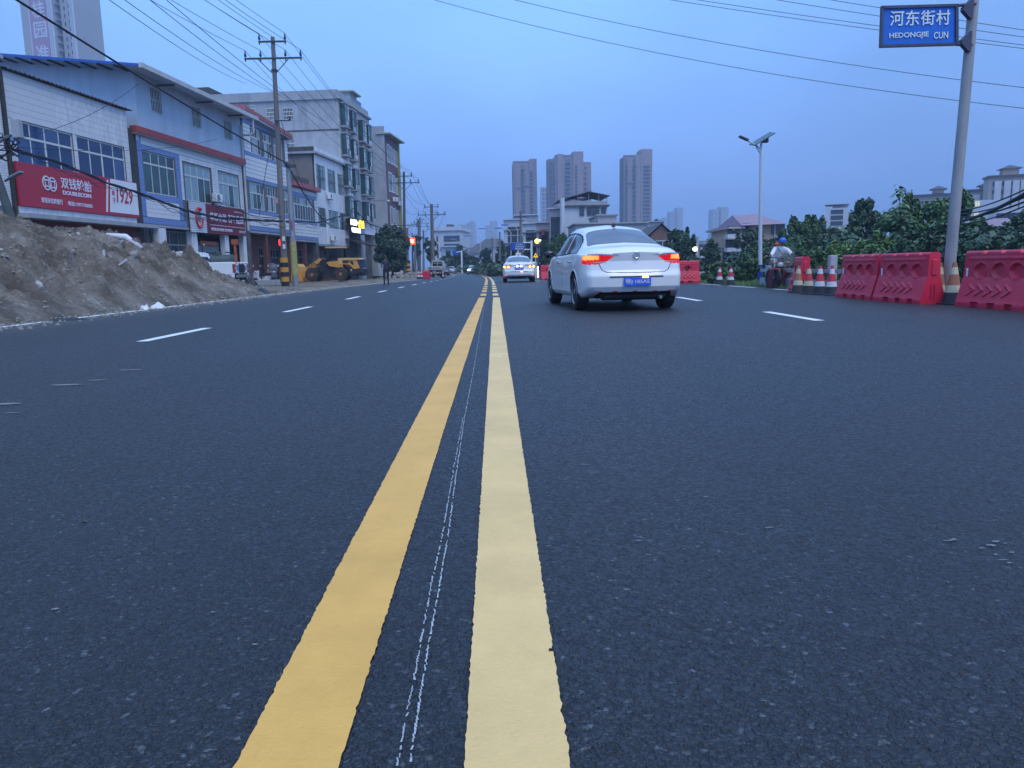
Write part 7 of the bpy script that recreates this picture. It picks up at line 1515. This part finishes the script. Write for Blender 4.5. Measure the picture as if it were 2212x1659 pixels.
def strip(t,x0,x1,mt,z0,z1,step,nm='balcony',d=.5):
    n=int((z1-z0)/step)
    lk(t,'balcony_shade_strip',mt,x0,x1,-.12,-.01,z0,z1)  # flat dark sheet on the wall paints the shade behind the balconies
    b=MB().box(x0+.1,x1-.1,-d,-.13,0,step*.32).mesh(nm,t.children[0].data.materials[0])
    for j in range(n): link(nm,b,t,(0,0,z0+j*step))
# three brown towers
def tower(label,px,Y,parts,band,stripes,wcol):
    t=far('residential_tower',label,px[0],px[1],px[2],Y,m_tw,16,R(3)); w,h=t['_w'],t['_h']; k=w/(px[1]-px[0])
    for (a,c,yt,dy,mt) in parts:
        z=at(a,yt,Y).z-t.location.z; lk(t,'wing',mt,(a-px[0])*k,(c-px[0])*k,dy,14,0,z)
    for (a,c) in stripes: strip(t,(a-px[0])*k,(c-px[0])*k,m_balc,4,h-2,3.1,d=1.7)
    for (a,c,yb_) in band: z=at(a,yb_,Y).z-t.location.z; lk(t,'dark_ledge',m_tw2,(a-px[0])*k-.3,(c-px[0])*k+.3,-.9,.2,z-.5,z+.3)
    for (a,n_) in wcol:
        key=('tw',round(n_)); 
        if key not in _wm: _wm[key]=MB().box(-.8,.8,-1.75,-.9,0,1.6).mesh('window',m_fwin)
        for j in range(n_): link('window',_wm[key],t,((a-px[0])*k,0,8+j*(h-14)/n_))
    lk(t,'roof_coping',m_tw2,-.2,w+.2,-.3,.5,h,h+1.0); return t
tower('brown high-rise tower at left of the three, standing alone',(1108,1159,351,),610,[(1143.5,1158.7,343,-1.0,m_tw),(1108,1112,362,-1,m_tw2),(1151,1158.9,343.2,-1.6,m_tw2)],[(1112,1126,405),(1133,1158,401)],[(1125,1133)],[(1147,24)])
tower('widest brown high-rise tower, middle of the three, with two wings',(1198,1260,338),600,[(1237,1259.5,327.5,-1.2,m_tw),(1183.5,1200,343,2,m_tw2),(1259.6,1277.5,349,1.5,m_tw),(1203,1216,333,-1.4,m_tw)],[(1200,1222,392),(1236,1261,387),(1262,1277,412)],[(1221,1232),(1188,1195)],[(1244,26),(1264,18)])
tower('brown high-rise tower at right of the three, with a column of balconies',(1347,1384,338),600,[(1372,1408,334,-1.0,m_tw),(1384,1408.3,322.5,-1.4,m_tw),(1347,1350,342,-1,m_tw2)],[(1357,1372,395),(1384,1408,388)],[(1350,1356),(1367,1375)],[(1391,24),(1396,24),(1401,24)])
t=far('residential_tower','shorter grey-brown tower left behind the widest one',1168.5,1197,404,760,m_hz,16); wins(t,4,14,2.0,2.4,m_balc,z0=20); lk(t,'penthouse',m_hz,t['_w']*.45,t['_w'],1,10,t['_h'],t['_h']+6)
# hazy towers
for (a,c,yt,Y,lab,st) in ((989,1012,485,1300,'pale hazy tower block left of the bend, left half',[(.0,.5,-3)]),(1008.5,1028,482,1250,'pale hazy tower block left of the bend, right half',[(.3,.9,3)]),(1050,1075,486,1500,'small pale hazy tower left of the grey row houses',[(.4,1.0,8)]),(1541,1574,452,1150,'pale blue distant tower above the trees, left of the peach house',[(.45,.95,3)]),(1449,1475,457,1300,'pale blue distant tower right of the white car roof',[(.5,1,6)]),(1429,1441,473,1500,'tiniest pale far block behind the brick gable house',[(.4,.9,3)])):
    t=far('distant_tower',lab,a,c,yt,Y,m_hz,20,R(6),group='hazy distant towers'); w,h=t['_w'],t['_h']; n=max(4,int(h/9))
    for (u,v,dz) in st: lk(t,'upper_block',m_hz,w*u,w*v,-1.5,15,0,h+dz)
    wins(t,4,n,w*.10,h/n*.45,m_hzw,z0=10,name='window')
    lk(t,'recess_shade_strip',m_hzw,w*.42,w*.47,-2.2,-1.6,0,h)  # darker strip proud of the wall, painting the shade of a recess
# white five-storey block beyond the bend
t=far('white_block','white five-storey building beyond the bend, left of the hazy towers',936,994,499,230,m_w1,18,R(-6)); w,h=t['_w'],t['_h']
lk(t,'roof_band',m_w1,-.4,w+.4,-.6,18.3,h,h+1.1); lk(t,'roof_hut',m_rooft,w*.45,w*.66,2,6,h+1.1,h+1.9)
for fx,ww_ in ((.14,.5),(.50,1.9),(.71,2.6),(.90,1.2)):
    for j in range(4): lk(t,'window',m_fwin,w*fx-ww_/2*1.0,w*fx+ww_/2,-.12,-.02,2.2+j*(h-3)/4,2.2+j*(h-3)/4+1.7)
t=far('white_shop_block','low white building with blue side below the five-storey block',958,1000,534,205,m_w1,12,R(8)); wins(t,3,3,.8,1.9,x1=t['_w']*.35,z0=2); lk(t,'pale_blue_roof',mat('pale_blue_sheet',(.35,.45,.62),.5),-.3,t['_w']+1,-1.0,10,t['_h'],t['_h']+.35); lk(t,'blue_side',mat('pale_blue_sheet',(.35,.45,.62)),t['_w']*.36,t['_w'],-.1,-.02,.5,t['_h'])
# tiled-roof houses in the middle distance
def gable(t,mt,over=.6,rise=1.6,d=10):
    w,h=t['_w'],t['_h']; MB().add([(-over,-over,h-.05),(w+over,-over,h-.05),(w+over,d+over,h-.05),(-over,d+over,h-.05),(w*.12,d/2,h+rise),(w*.88,d/2,h+rise)],[(0,1,5,4),(1,2,5),(2,3,4,5),(3,0,4),(0,3,2,1)]).build('roof',mt,t)
for (a,c,yt,Y,mt,rf,lab,cl_) in ((972,1010,561,190,m_w3,m_roofr,'low house with reddish upturned roof, lowest left of the bend',5),(1000,1040,541,210,m_w1,m_rooft,'pale house with dark tiled roof behind the reddish-roofed one',4),(1022,1062,531,230,m_w1,m_rooft,'white house with long dark eaves right of the five-storey block',3),(1040,1085,520,250,m_w2,m_rooft,'tiered-roof building with temple-like ridge beyond the bend',4),(1062,1092,528,215,m_w1,m_rooft,'white house with dark roof left of the grey row houses',3)):
    t=far('tiled_house',lab,a,c,yt+6,Y,mt,10,R(-4)); gable(t,rf); wins(t,cl_,2,.9,1.5,z0=1.5)
# terraced row right of the bend
RW=[(1088,1132,476,150,m_w1,'pale three-bay row house at the left end of the row',R(-14)),(1112,1160,466,158,m_w2,'grey weathered row house behind the blue road sign',R(-6)),(1128,1168,484,134,m_w1,'whitish row house with blue awning above the road sign',R(-12)),(1158,1192,482,118,m_w3,'row house with red balcony left of the pinkish one',R(-14))]
for a,c,yt,Y,mt,lab,yw in RW:
    t=far('row_house',lab,a,c,yt,Y,mt,4,yw,yb=590); wins(t,3,4,.9,1.5,z0=2.5); w,h=t['_w'],t['_h']; lk(t,'roof_slab',m_w1,-.25,w+.1,-.35,4,h,h+.18)
    for j in range(1,4): lk(t,'floor_ledge',m_w2,-.1,w+.1,-.35,0,1.2+j*h/4.3,1.35+j*h/4.3)
lk(t,'balcony_panel',m_red,1,t['_w']-1,-.9,-.36,6.2,7.0)
t=far('row_house','pinkish row house with grilled windows beside the white canopy-roofed house',1187,1222,452,110,m_w3,3.5,R(-14)); w,h=t['_w'],t['_h']; wins(t,2,3,1.6,2.0,z0=3); wins(t,1,3,.5,1.6,z0=3,x0=w-1.3,x1=w-.5); lk(t,'roof_slab',m_w1,-.25,w+.05,-.35,3.5,h,h+.18)
CPH=far('canopy_house','white house with bare end wall and dark sheet canopy on its roof terrace',1220,1312,447,108,m_w1,14,R(2)); w,h=CPH['_w'],CPH['_h']; lk(CPH,'ledge',m_concd,-.2,w+.3,-.35,14,h,h+.18)
for y0,y1,x0,x1 in ((-.1,.1,0,w),(13.8,14,0,w)): lk(CPH,'parapet',m_conc,x0,x1,y0,y1,h+.2,h+.72)
MB().add([(-1.0,-.4,h+.85),(w*.56,-.5,h+1.95),(w+.3,-.4,h+1.35),(w+.3,8,h+1.35),(w*.56,8,h+2.0),(-1.0,8,h+.85),(-1.0,-.4,h+.93),(w*.56,-.5,h+2.03),(w+.3,-.4,h+1.43),(w+.3,8,h+1.43),(w*.56,8,h+2.08),(-1.0,8,h+.93)],[(0,5,4,1),(1,4,3,2),(6,7,10,11),(7,8,9,10),(0,1,7,6),(1,2,8,7),(5,0,6,11),(2,3,9,8)]).build('canopy_roof',mat('faded_canopy_sheet',(.14,.15,.17),.8,var=.2),CPH)
for x in (.3,w*.3,w*.56,w*.8,w-.1): MB().tube([(x,-.0,h+.2),(x,-.0,h+1.0+(.75 if .2<x/w<.9 else .2))],.05,6).build('canopy_post',m_w2,CPH)
for k in range(4): MB().tube([(w*.2+k*.5,1.5,h+1.2),(w*.45+k*.5,1.2,h+.9+.1*k),(w*.8,1.6,h+1.3)],.05,5).build('stored_pipe',m_rust,CPH)
for px in (1257,1273,1287,1304): x=(at(px,450,108).x-CPH.location.x); z=at(px,456,108).z-CPH.location.z; f=lk(CPH,'window',m_fwin,x-.33 if px!=1287 else x-.5,x+.33 if px!=1287 else x+.5,-.1,-.02,z-.62,z+.55)
for (a,c,yt,Y,mt,lab) in ((1243,1397,485,92,m_w2,'low flat-roofed grey building behind the white car roof'),(1292,1332,466,97,m_w3,'small flat-roofed box room beside the canopy-roofed house'),(1400,1432,480,120,m_w2,'low grey house left of the brick gable')):
    t=far('low_building',lab,a,c,yt,Y,mt,9,R(1)); w,h=t['_w'],t['_h']; lk(t,'roof_slab',m_w2,-.2,w+.2,-.3,9,h,h+.16); wins(t,3,1,1.2,1.0,z0=h-2.4,z1=h-.6)
# roofs above the far trees
t=far('brick_gable_house','small brick house with a pointed dark gable behind the white car',1405,1451,511,70,mat('weathered_brick',(.20,.12,.11),.9,var=.25,scale=4,dirt=.4,dirtcol=(.1,.07,.06)),8,0); w,h=t['_w'],t['_h']
MB().prism([(-.1,h),(w+.1,h),(w*.5,h+1.05)],0,8).build('gable',MAT['weathered_brick'],t); MB().add([(-.4,-.25,h-.05),(w*.5,-.25,h+1.15),(w*.5,8,h+1.15),(-.4,8,h-.05),(w+.4,-.25,h-.05),(w+.4,8,h-.05)],[(0,3,2,1),(1,2,5,4)]).build('roof',m_rooft,t)
x=w*.56; f=lk(t,'window',m_fwin,x-.5,x+.55,-.06,-.01,h-1.35,h-.45); lk(t,'window_frame',m_w1,x-.6,x+.65,-.09,-.065,h-.44,h-.36); lk(t,'window_mullion',m_w1,x-.0,x+.05,-.09,-.065,h-1.3,h-.45)
# peach house
m_peach=mat('peach_render',(.46,.34,.25),.85,var=.06,scale=.8,dirt=.25,dirtcol=(.28,.22,.17))
PHs=far('peach_house','peach three-storey house with mauve tiled roof and round balconies, left of the lamp post',1600,1692,483,74,m_peach,10,0); w,h=PHs['_w'],PHs['_h']
zt_=lambda y:at(1650,y,74).z-PHs.location.z; xt_=lambda x:at(x,500,74).x-PHs.location.x
MB().add([(xt_(1597),-.8,zt_(487)),(xt_(1694),-.8,zt_(485)),(xt_(1694),9,zt_(485)),(xt_(1597),9,zt_(487)),(xt_(1604),3.5,zt_(459)),(xt_(1660),3.5,zt_(457))],[(0,1,5,4),(1,2,5),(2,3,4,5),(3,0,4)]).build('roof',m_mauve,PHs)
lk(PHs,'lower_wing',m_peach,xt_(1572),xt_(1600),.5,8,0,zt_(508)); lk(PHs,'balcony',m_w1,xt_(1567),xt_(1596),-.8,.4,zt_(513),zt_(505)); lk(PHs,'balcony_slab',m_w3,xt_(1567),xt_(1598),-1,.5,zt_(516),zt_(513.2)); lk(PHs,'balcony',m_w1,xt_(1567),xt_(1610),-.8,.4,zt_(543),zt_(534)); lk(PHs,'wing_roof',m_w3,xt_(1570),xt_(1606),-.6,8,zt_(493),zt_(489))
lk(PHs,'upper_wing',m_peach,xt_(1578),xt_(1600),.6,7,zt_(508),zt_(493))
for x_,y_,ww_,hh in ((1583,500,.8,1.2),(1609,495,.5,1.2),(1615,495,.5,1.2),(1582,525,1.0,1.7),(1680,495,1.3,1.0),(1575,551,.9,1.5)): lk(PHs,'window',m_fwin,xt_(x_)-ww_/2,xt_(x_)+ww_/2,(.42 if x_<1600 else -.07),(.48 if x_<1600 else -.01),zt_(y_)-hh/2,zt_(y_)+hh/2)
MB().ball((xt_(1584),-.1,zt_(493)),.16,8,6).build('lit_globe',m_headoff,PHs); MB().tube([(xt_(1673),-.1,zt_(486)),(xt_(1673),-.1,zt_(520))],.06,6).build('drain_pipe',m_w1,PHs)
t=far('white_house','white flat-roofed house above the trees, right of the lamp post',1784,1833,450,130,m_w1,5,R(-22)); w,h=t['_w'],t['_h']; lk(t,'roof_slab',m_w1,-.15,w+.1,-.2,5,h+.55,h+.68); lk(t,'roof_room',m_w1,w*.3,w,1,4,h,h+.54); wins(t,4,3,.5,.7,z0=h-3,z1=h-.2); lk(t,'side_wing',m_w2,w,w+1.6,1,8,0,h-.7)
t=far('grey_house','small grey house with white-framed window among the trees',1722,1764,486,60,m_w2,4,R(-20)); w,h=t['_w'],t['_h']; lk(t,'roof_slab',m_w1,-.1,w+.2,-.5,8,h,h+.1); f=lk(t,'window',m_fwin,w*.36,w*.86,-.07,-.01,h-.9,h-.12); lk(t,'window_frame',m_w1,w*.31,w*.36,-.09,-.01,h-1.0,h-.05); lk(t,'window_sill',m_w1,w*.31,w*.9,-.14,-.01,h-1.0,h-.91)
for k,(a,c,yt,Y,lab) in enumerate(((1838,1862,466,130,'pale low house in the trees left of the tall sapling'),(1498,1545,522,210,'grey-white low buildings under the pale blue tower'))): t=far('low_house',lab,a,c,yt,Y,m_w1,8); wins(t,4,2,1.2,.9,z0=t['_h']-3.4,z1=t['_h']-.4); lk(t,'roof_slab',m_w2,-.3,t['_w']+.3,-.4,8,t['_h'],t['_h']+.2)
# big complex on the right
def pav(t,x0,x1,z0,z1,mt=m_peach): 
    lk(t,'roof_pavilion',mt,x0,x1,1,5,z0,z1); MB().add([(x0-.8,.4,z1),(x1+.8,.4,z1),(x1+.8,5.8,z1),(x0-.8,5.8,z1),((x0+x1)/2,3,z1+1.1)],[(0,1,4),(1,2,4),(2,3,4),(3,0,4),(0,3,2,1)]).build('pavilion_roof',m_rooft,t)
m_w3b=mat('complex_beige',(.36,.32,.29),.85,var=.08,scale=.2); m_redstripe=mat('reddish_panel',(.33,.12,.14),.7,var=.2,scale=.4)
t=far('apartment_complex','beige apartment building with red panels and roof pavilion left of the sign pole',1974,2056,425,230,m_w3b,6,R(-26)); w,h=t['_w'],t['_h']; wins(t,8,6,.8,1.0,z0=h-14,z1=h-.8); lk(t,'red_panel',m_redstripe,w*.36,w*.75,-.14,-.07,h-12,h-1.5); lk(t,'eaves',m_rooft,-.4,w+.4,-.6,6,h,h+.5); pav(t,w*.50,w*.80,h+.8,h+1.9)
t=far('apartment_complex','lower beige apartment wing just right of the sign pole, with a roof pavilion',2088,2166,414,215,m_w3b,6,R(-28)); w,h=t['_w'],t['_h']; wins(t,7,6,.8,1.0,z0=h-14,z1=h-.6); lk(t,'eaves',m_rooft,-.4,w+.4,-.6,6,h,h+.5); pav(t,w*.38,w*.74,h+.6,h+1.4)
for k in (.18,.5): lk(t,'white_bay',m_w1,w*k,w*k+1.8,-.5,0,0,h-1)
t=far('apartment_complex','tallest apartment block at the right edge with white bays and a roof pavilion',2137,2260,384,205,m_w3b,6,R(-20)); w,h=t['_w'],t['_h']; wins(t,14,12,.75,1.1,z0=h-26,z1=h-.6); lk(t,'eaves',m_rooft,-.4,w+.4,-.6,6,h,h+.5); pav(t,w*.26,w*.54,h+.6,h+2.2)
for k in (.1,.27,.42,.56,.70,.85):
    lk(t,'white_bay',m_w1,w*k,w*k+1.5,-.6,-.1,0,h-1)
t=far('white_annex','white two-storey building with four lit windows below the apartments',2086,2168,434,120,m_w1,5,R(-29)); w,h=t['_w'],t['_h']; m_litw=mat('lit_window',(.5,.5,.35),.5,var=.3,scale=3,emit=(1,.9,.45),estr=.35)
for px,py in ((2095.5,441),(2112,441),(2095.5,465),(2111,465)):
    x=(px-2086)/82*w; z=at(px,py,120).z-t.location.z; lk(t,'lit_window',m_litw,x-.28,x+.28,-.1,-.02,z-.38,z+.38); lk(t,'window_frame',m_w1,x-.03,x+.03,-.14,-.11,z-.38,z+.38)
t=far('glazed_hall','long glazed white hall at the right edge',2150,2270,452,112,m_w1,5,R(-22)); w,h=t['_w'],t['_h']; wins(t,9,1,.95,1.5,m_glassD,z0=h-2.4,z1=h-.3,x0=.3,x1=w-.2)
t=far('hall_roof_house','house with pinkish tiled gable roof below the lit windows',2126,2190,489,95,m_w3,5,R(-25)); gable(t,m_mauve,.4,1.0,5)
# ---------------------------------------------------------------- far street furniture
FL=[(1031,533,584,170),(1042,523,578,160),(1056,520,574,150),(1074,513,576,140)]
m_lampg=mat('lamp_post_grey',(.40,.43,.48),.5,var=.05)
for i,(px,yt,yb,Y) in enumerate(((994,522,572,200),(1013,521,568,190),(1038,516,562,170),(1069,500,556,150),(1118.5,492,572,100),(1104,499,575,112))):
    g=Vector((at(px,590,Y).x,Y,gz(0,Y))); t=thing('street_lamp','slim pale street lamp with curved arm, '+['farthest in the bend, left','second in the bend','third in the bend','fourth, above the far trees','behind the blue road sign','with box, just left of the blue road sign'][i],'street lamp',g,0,'street lamps round the bend'); tp=at(px-.3,yt,Y)-g; s_=-1; k=Y/100
    MB().tube([Vector((0,0,0)),tp*.96,tp+Vector((-.35*k,0,.18*k)),tp+Vector((-1.2*k,0,.35*k))],[.11,.07,.05,.04],8).build('post',m_lampg,t); MB().bbox(-.9*k,.0,-.15,.15,-.06,.08,.02,Matrix.Translation(tp+Vector((-1.2*k,0,.38*k)))).build('lamp_head',m_sblue,t)
t=thing('street_lamp','dark lamp head on an arm left of the thick far pole','street lamp',Vector((at(935,590,120).x,120,gz(-12,120)))); o=t.location; MB().tube([Vector((0,0,0)),at(933.5,519,120)-o,at(922,518,120)-o],.08,6).build('post',m_lampg,t); MB().bbox(-1.1,0,-.2,.2,-.1,.1,.03,Matrix.Translation(at(923,517.5,120)-o)@Matrix.Rotation(.4,4,'Y')).build('lamp_head',m_sfr,t)
# blue direction sign
Y=66; g=Vector((at(1148,590,Y).x,Y,gz(3,Y))); t=thing('road_sign','blue direction sign with white lettering on a white post, above the second white car','road sign',g); o=g
MB().tube([Vector((0,0,0)),at(1148,520,Y)-o],.09,8).build('post',m_white,t); 
for y_ in (524,539): MB().tube([at(1148,y_,Y)-o,at(1130,y_,Y)-o],.05,6).build('arm',m_white,t)
a=at(1103,541,Y)-o; c=at(1133.5,523.5,Y)-o; pnl=MB().bbox(a.x,c.x,a.y-.04,a.y+.04,a.z,c.z,.03).build('sign_panel',mat('road_sign_blue',(.02,.09,.42),.5,var=.05),t)
text3d('路口放行',.13,pnl,(a.x+.48,a.y-.06,c.z-.24),m_slet,'lettering',width=.55,bold=.02); text3d('注意安全减速',.13,pnl,(a.x+.38,a.y-.06,c.z-.42),m_slet,'lettering',width=.75,bold=.02); text3d('禁止鸣喇叭',.13,pnl,(a.x+.40,a.y-.06,c.z-.60),m_slet,'lettering',width=.7,bold=.02)
t=thing('notice_board','small white board on a post below the blue direction sign','sign',Vector((at(1119,590,Y-1).x,Y-1,gz(1,Y)))); o=t.location; MB().tube([Vector((0,0,0)),at(1119,540,Y-1)-o],.05,6).build('post',m_white,t); a=at(1114,556,Y-1)-o; c=at(1125,546,Y-1)-o; MB().bbox(a.x,c.x,a.y-.10,a.y-.06,a.z,c.z,.01).build('board',m_white,t)
Y=150; t=thing('road_sign','far blue road sign with white post left of the oncoming cars','road sign',Vector((at(998,590,Y).x,Y,gz(-9,Y)))); o=t.location; MB().tube([Vector((0,0,0)),at(997,541,Y)-o],.16,8).build('post',m_white,t); MB().tube([at(997,543,Y)-o,at(986,545,Y)-o],.1,6).build('arm',m_white,t); a=at(977,551,Y)-o; c=at(991,541,Y)-o; MB().bbox(a.x,c.x,a.y-.06,a.y+.06,a.z,c.z,.03).build('sign_panel',MAT['road_sign_blue'],t)
# yellow flasher, warning triangle
Y=62; g=Vector((at(1163,590,Y).x,Y,gz(3,Y))); t=thing('warning_light','post with a lit yellow signal lamp between the two white saloons','signal lamp',g); o=g
MB().tube([Vector((0,0,0)),at(1162.5,519,Y)-o],.05,6).build('post',m_sfr,t); MB().lathe([(0,.02),(.17,.01),(.18,0),(.18,-.1)],18,Matrix.Translation(at(1160,521,Y)-o+Vector((0,-.1,0)))@Matrix.Rotation(math.pi/2,4,'X')).build('yellow_lamp',mat('lit_yellow_lamp',(.9,.7,.1),.3,var=0,emit=(1,.72,.08),estr=4),t); MB().lathe([(0,.02),(.08,.01),(.09,0)],12,Matrix.Translation(at(1166.5,519.5,Y)-o+Vector((0,-.1,0)))@Matrix.Rotation(math.pi/2,4,'X')).build('white_lamp',mat('pale_lamp',(.7,.8,.8),.4,emit=(.7,.9,.9),estr=1),t)
MB().bbox(-.35,.2,-.1,.1,-.15,.1,.02,Matrix.Translation(at(1161,530,Y)-o)).build('control_box',m_sfr,t)
Y=58; g=Vector((at(1157,590,Y).x,Y,gz(3,Y))); t=thing('warning_sign','yellow warning triangle on a low post right of the second white car','road sign',g); o=g; p=at(1157,551,Y)-o
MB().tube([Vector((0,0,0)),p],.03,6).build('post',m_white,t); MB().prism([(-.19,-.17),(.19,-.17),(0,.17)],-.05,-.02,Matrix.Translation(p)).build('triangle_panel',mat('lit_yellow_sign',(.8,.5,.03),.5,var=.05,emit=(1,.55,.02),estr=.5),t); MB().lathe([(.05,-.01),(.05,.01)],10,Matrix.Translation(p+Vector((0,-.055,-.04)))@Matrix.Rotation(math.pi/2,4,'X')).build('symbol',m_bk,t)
# thin lamp pole with lit lamp beyond the white car
Y=52; g=Vector((at(1510,600,Y).x,Y,gz(12,Y))); t=thing('lamp_pole','thin concrete pole with a small lit white lamp, right of the white car','lamp post',g); o=g; MB().tube([Vector((0,0,-.3)),at(1506.5,511,Y)-o],[.12,.08],8).build('post',m_conc,t); MB().ball(at(1501,538,Y)-o,.13,10,8).build('lit_lamp',m_head,t); MB().tube([at(1507,536,Y)-o,at(1501,537,Y)-o],.03,5).build('arm',m_iron,t)
for k,(ya,xb,yb) in enumerate(((528,1640,540),(556,1640,545),(560,1660,556))): wire(at(1508,ya,52),at(xb,yb,48),.35,['upper','middle','lowest'][k]+' black cable running from the thin lamp pole into the trees','cables by the thin lamp pole',.03,12,'overhead_cable')
# poles by the row houses
for (px,yt,yb,Y,lab) in ((1080,501,590,140,'thin bare pole rising from the houses left of the grey row'),(1125,455,560,112,'tall pole with a small crossarm in front of the grey row houses'),(1064,513,590,170,'short bare pole above the tiered roof'),(1215,428,560,100,'thick pale column beside the canopy-roofed house'),(1128,510,588,100,'concrete pole behind the blue direction sign')):
    b_=Vector((at(px,590,Y).x,Y,gz(0,Y))); t_=at(px-.4,yt,Y); q=pole('utility_pole',lab,b_,t_,.20 if px!=1215 else .34,.15 if px!=1215 else .3,m_pole if px!=1215 else m_w1)
    if px==1125: arm(q,(t_-b_)-Vector((0,0,.9)),.9,0,())
# glowing red sign and clutter by the far left poles
t=thing('red_led_sign','glowing orange-red LED sign above the rubble beside the dark round tree','lit sign',at(885.5,521,95)); MB().bbox(-.62,.62,-.05,.15,-.42,.42,.02).build('sign_box',mat('red_sign_box',(.4,.02,.01),.5,var=0,emit=(1,.07,.02),estr=1.6),t); text3d('修车',.6,t,(-.48,-.06,-.30),mat('lit_orange_letters',(.9,.5,.3),.5,var=0,emit=(1,.50,.22),estr=3.5),'lit_lettering',width=1.0,bold=.03)
MB().tube([(.3,.1,-.4),(.3,.1,-4.6)],.07,6).build('post',m_iron,t)
q=pole('banded_pole','black and yellow banded stub of a pole in the rubble near the far cones',Vector((at(882,590,86).x,86,gz(-12,86))),at(881,563,86),.26,.26,m_bk); 
for j in (1,3,5): MB().lathe([(.27,j*.28),(.27,j*.28+.28)],14).build('yellow_band',m_by,q)
t=thing('parked_van','white van nose glimpsed behind the banded pole under the dark tree','van',Vector((at(868,590,92).x,92,gz(-13,92)))); MB().bbox(-1.6,.9,-.9,.9,.3,1.75,.25).build('van_body',m_carw,t); MB().bbox(-.9,.3,-.93,-.88,1.1,1.55,.02).build('side_window',m_cglassd,t)
rub=MB()
for i in range(900):
    Yq=random.uniform(72,112); xe=float(np.interp(Yq,[53,76,100,140],[-8.6,-8.4,-9.6,-12.2])); x=xe-.6-random.random()*3.6; s=random.uniform(.05,.32); z=gz(x,Yq)+random.uniform(0,.35)
    rr=rock(s,i); rub.add([(v[0]+x,v[1]+Yq,v[2]+z) for v in rr.v],rr.f) if i<420 else None
tag(rub.build('rubble',m_stone),'broken concrete and rubble along the left road edge by the small lorry','rubble',kind='stuff')
# low kerb wall and hedge at the bend
b=MB(); pts=[at(1000,588,180),at(1040,583,165),at(1085,583,120)]
for i,(px,Y,l_) in enumerate(((1060,150,0),(1090,120,0))): pass
hz_=[]
cl=[]
for i in range(26): u=i/25; Yq=175-u*85; px=1000+u*95; x=at(px,585,Yq).x; cl.append((x,Yq,.55,2.6,2.6,.65))
V,F=leaves(cl,6000,.4); tag(link('hedge',npmesh('hedge',V,F,lf_far)),'low clipped hedge following the far bend','hedge',kind='stuff')
# red lamp glimpsed on the pole and far hills
def hill(label,px0,px1,yt,Y):
    n=40; V=[];F=[]
    for i in range(n+1):
        px=px0+(px1-px0)*i/n; e=math.sin(math.pi*i/n)**.7; y=592-(592-yt)*e*(.75+.5*float(fbm(i*.25+px0,3.1,4))); p=at(px,y,Y); V+=[(p.x,Y,p.z),(p.x,Y-60,-2),(p.x,Y+120,-2)]
    for i in range(n): k=i*3; F+=[(k,k+1,k+4,k+3),(k,k+3,k+5,k+2)]
    tag(link('hills',npmesh('hills',V,F,lf_far)),label,'hills',kind='structure')
hill('low wooded rise far behind the row houses',900,1500,566,1700); hill('low wooded rise behind the right-hand trees',1380,2400,560,900)
# ================================================================== haze
HZ=True
if HZ:
    hb_=MB().box(-1400,1400,-80,2400,-3.0,170).build('haze',bpy.data.materials.new('haze')); tag(hb_,'thin blue evening haze over the whole street','haze',kind='stuff')
    mm=hb_.data.materials[0]; mm.use_nodes=True; t_=mm.node_tree; t_.nodes.clear(); o_=t_.nodes.new('ShaderNodeOutputMaterial'); v_=t_.nodes.new('ShaderNodeVolumePrincipled'); v_.inputs['Color'].default_value=(.52,.71,1.0,1); v_.inputs['Density'].default_value=.00070; v_.inputs['Anisotropy'].default_value=0.0; t_.links.new(v_.outputs[0],o_.inputs['Volume'])
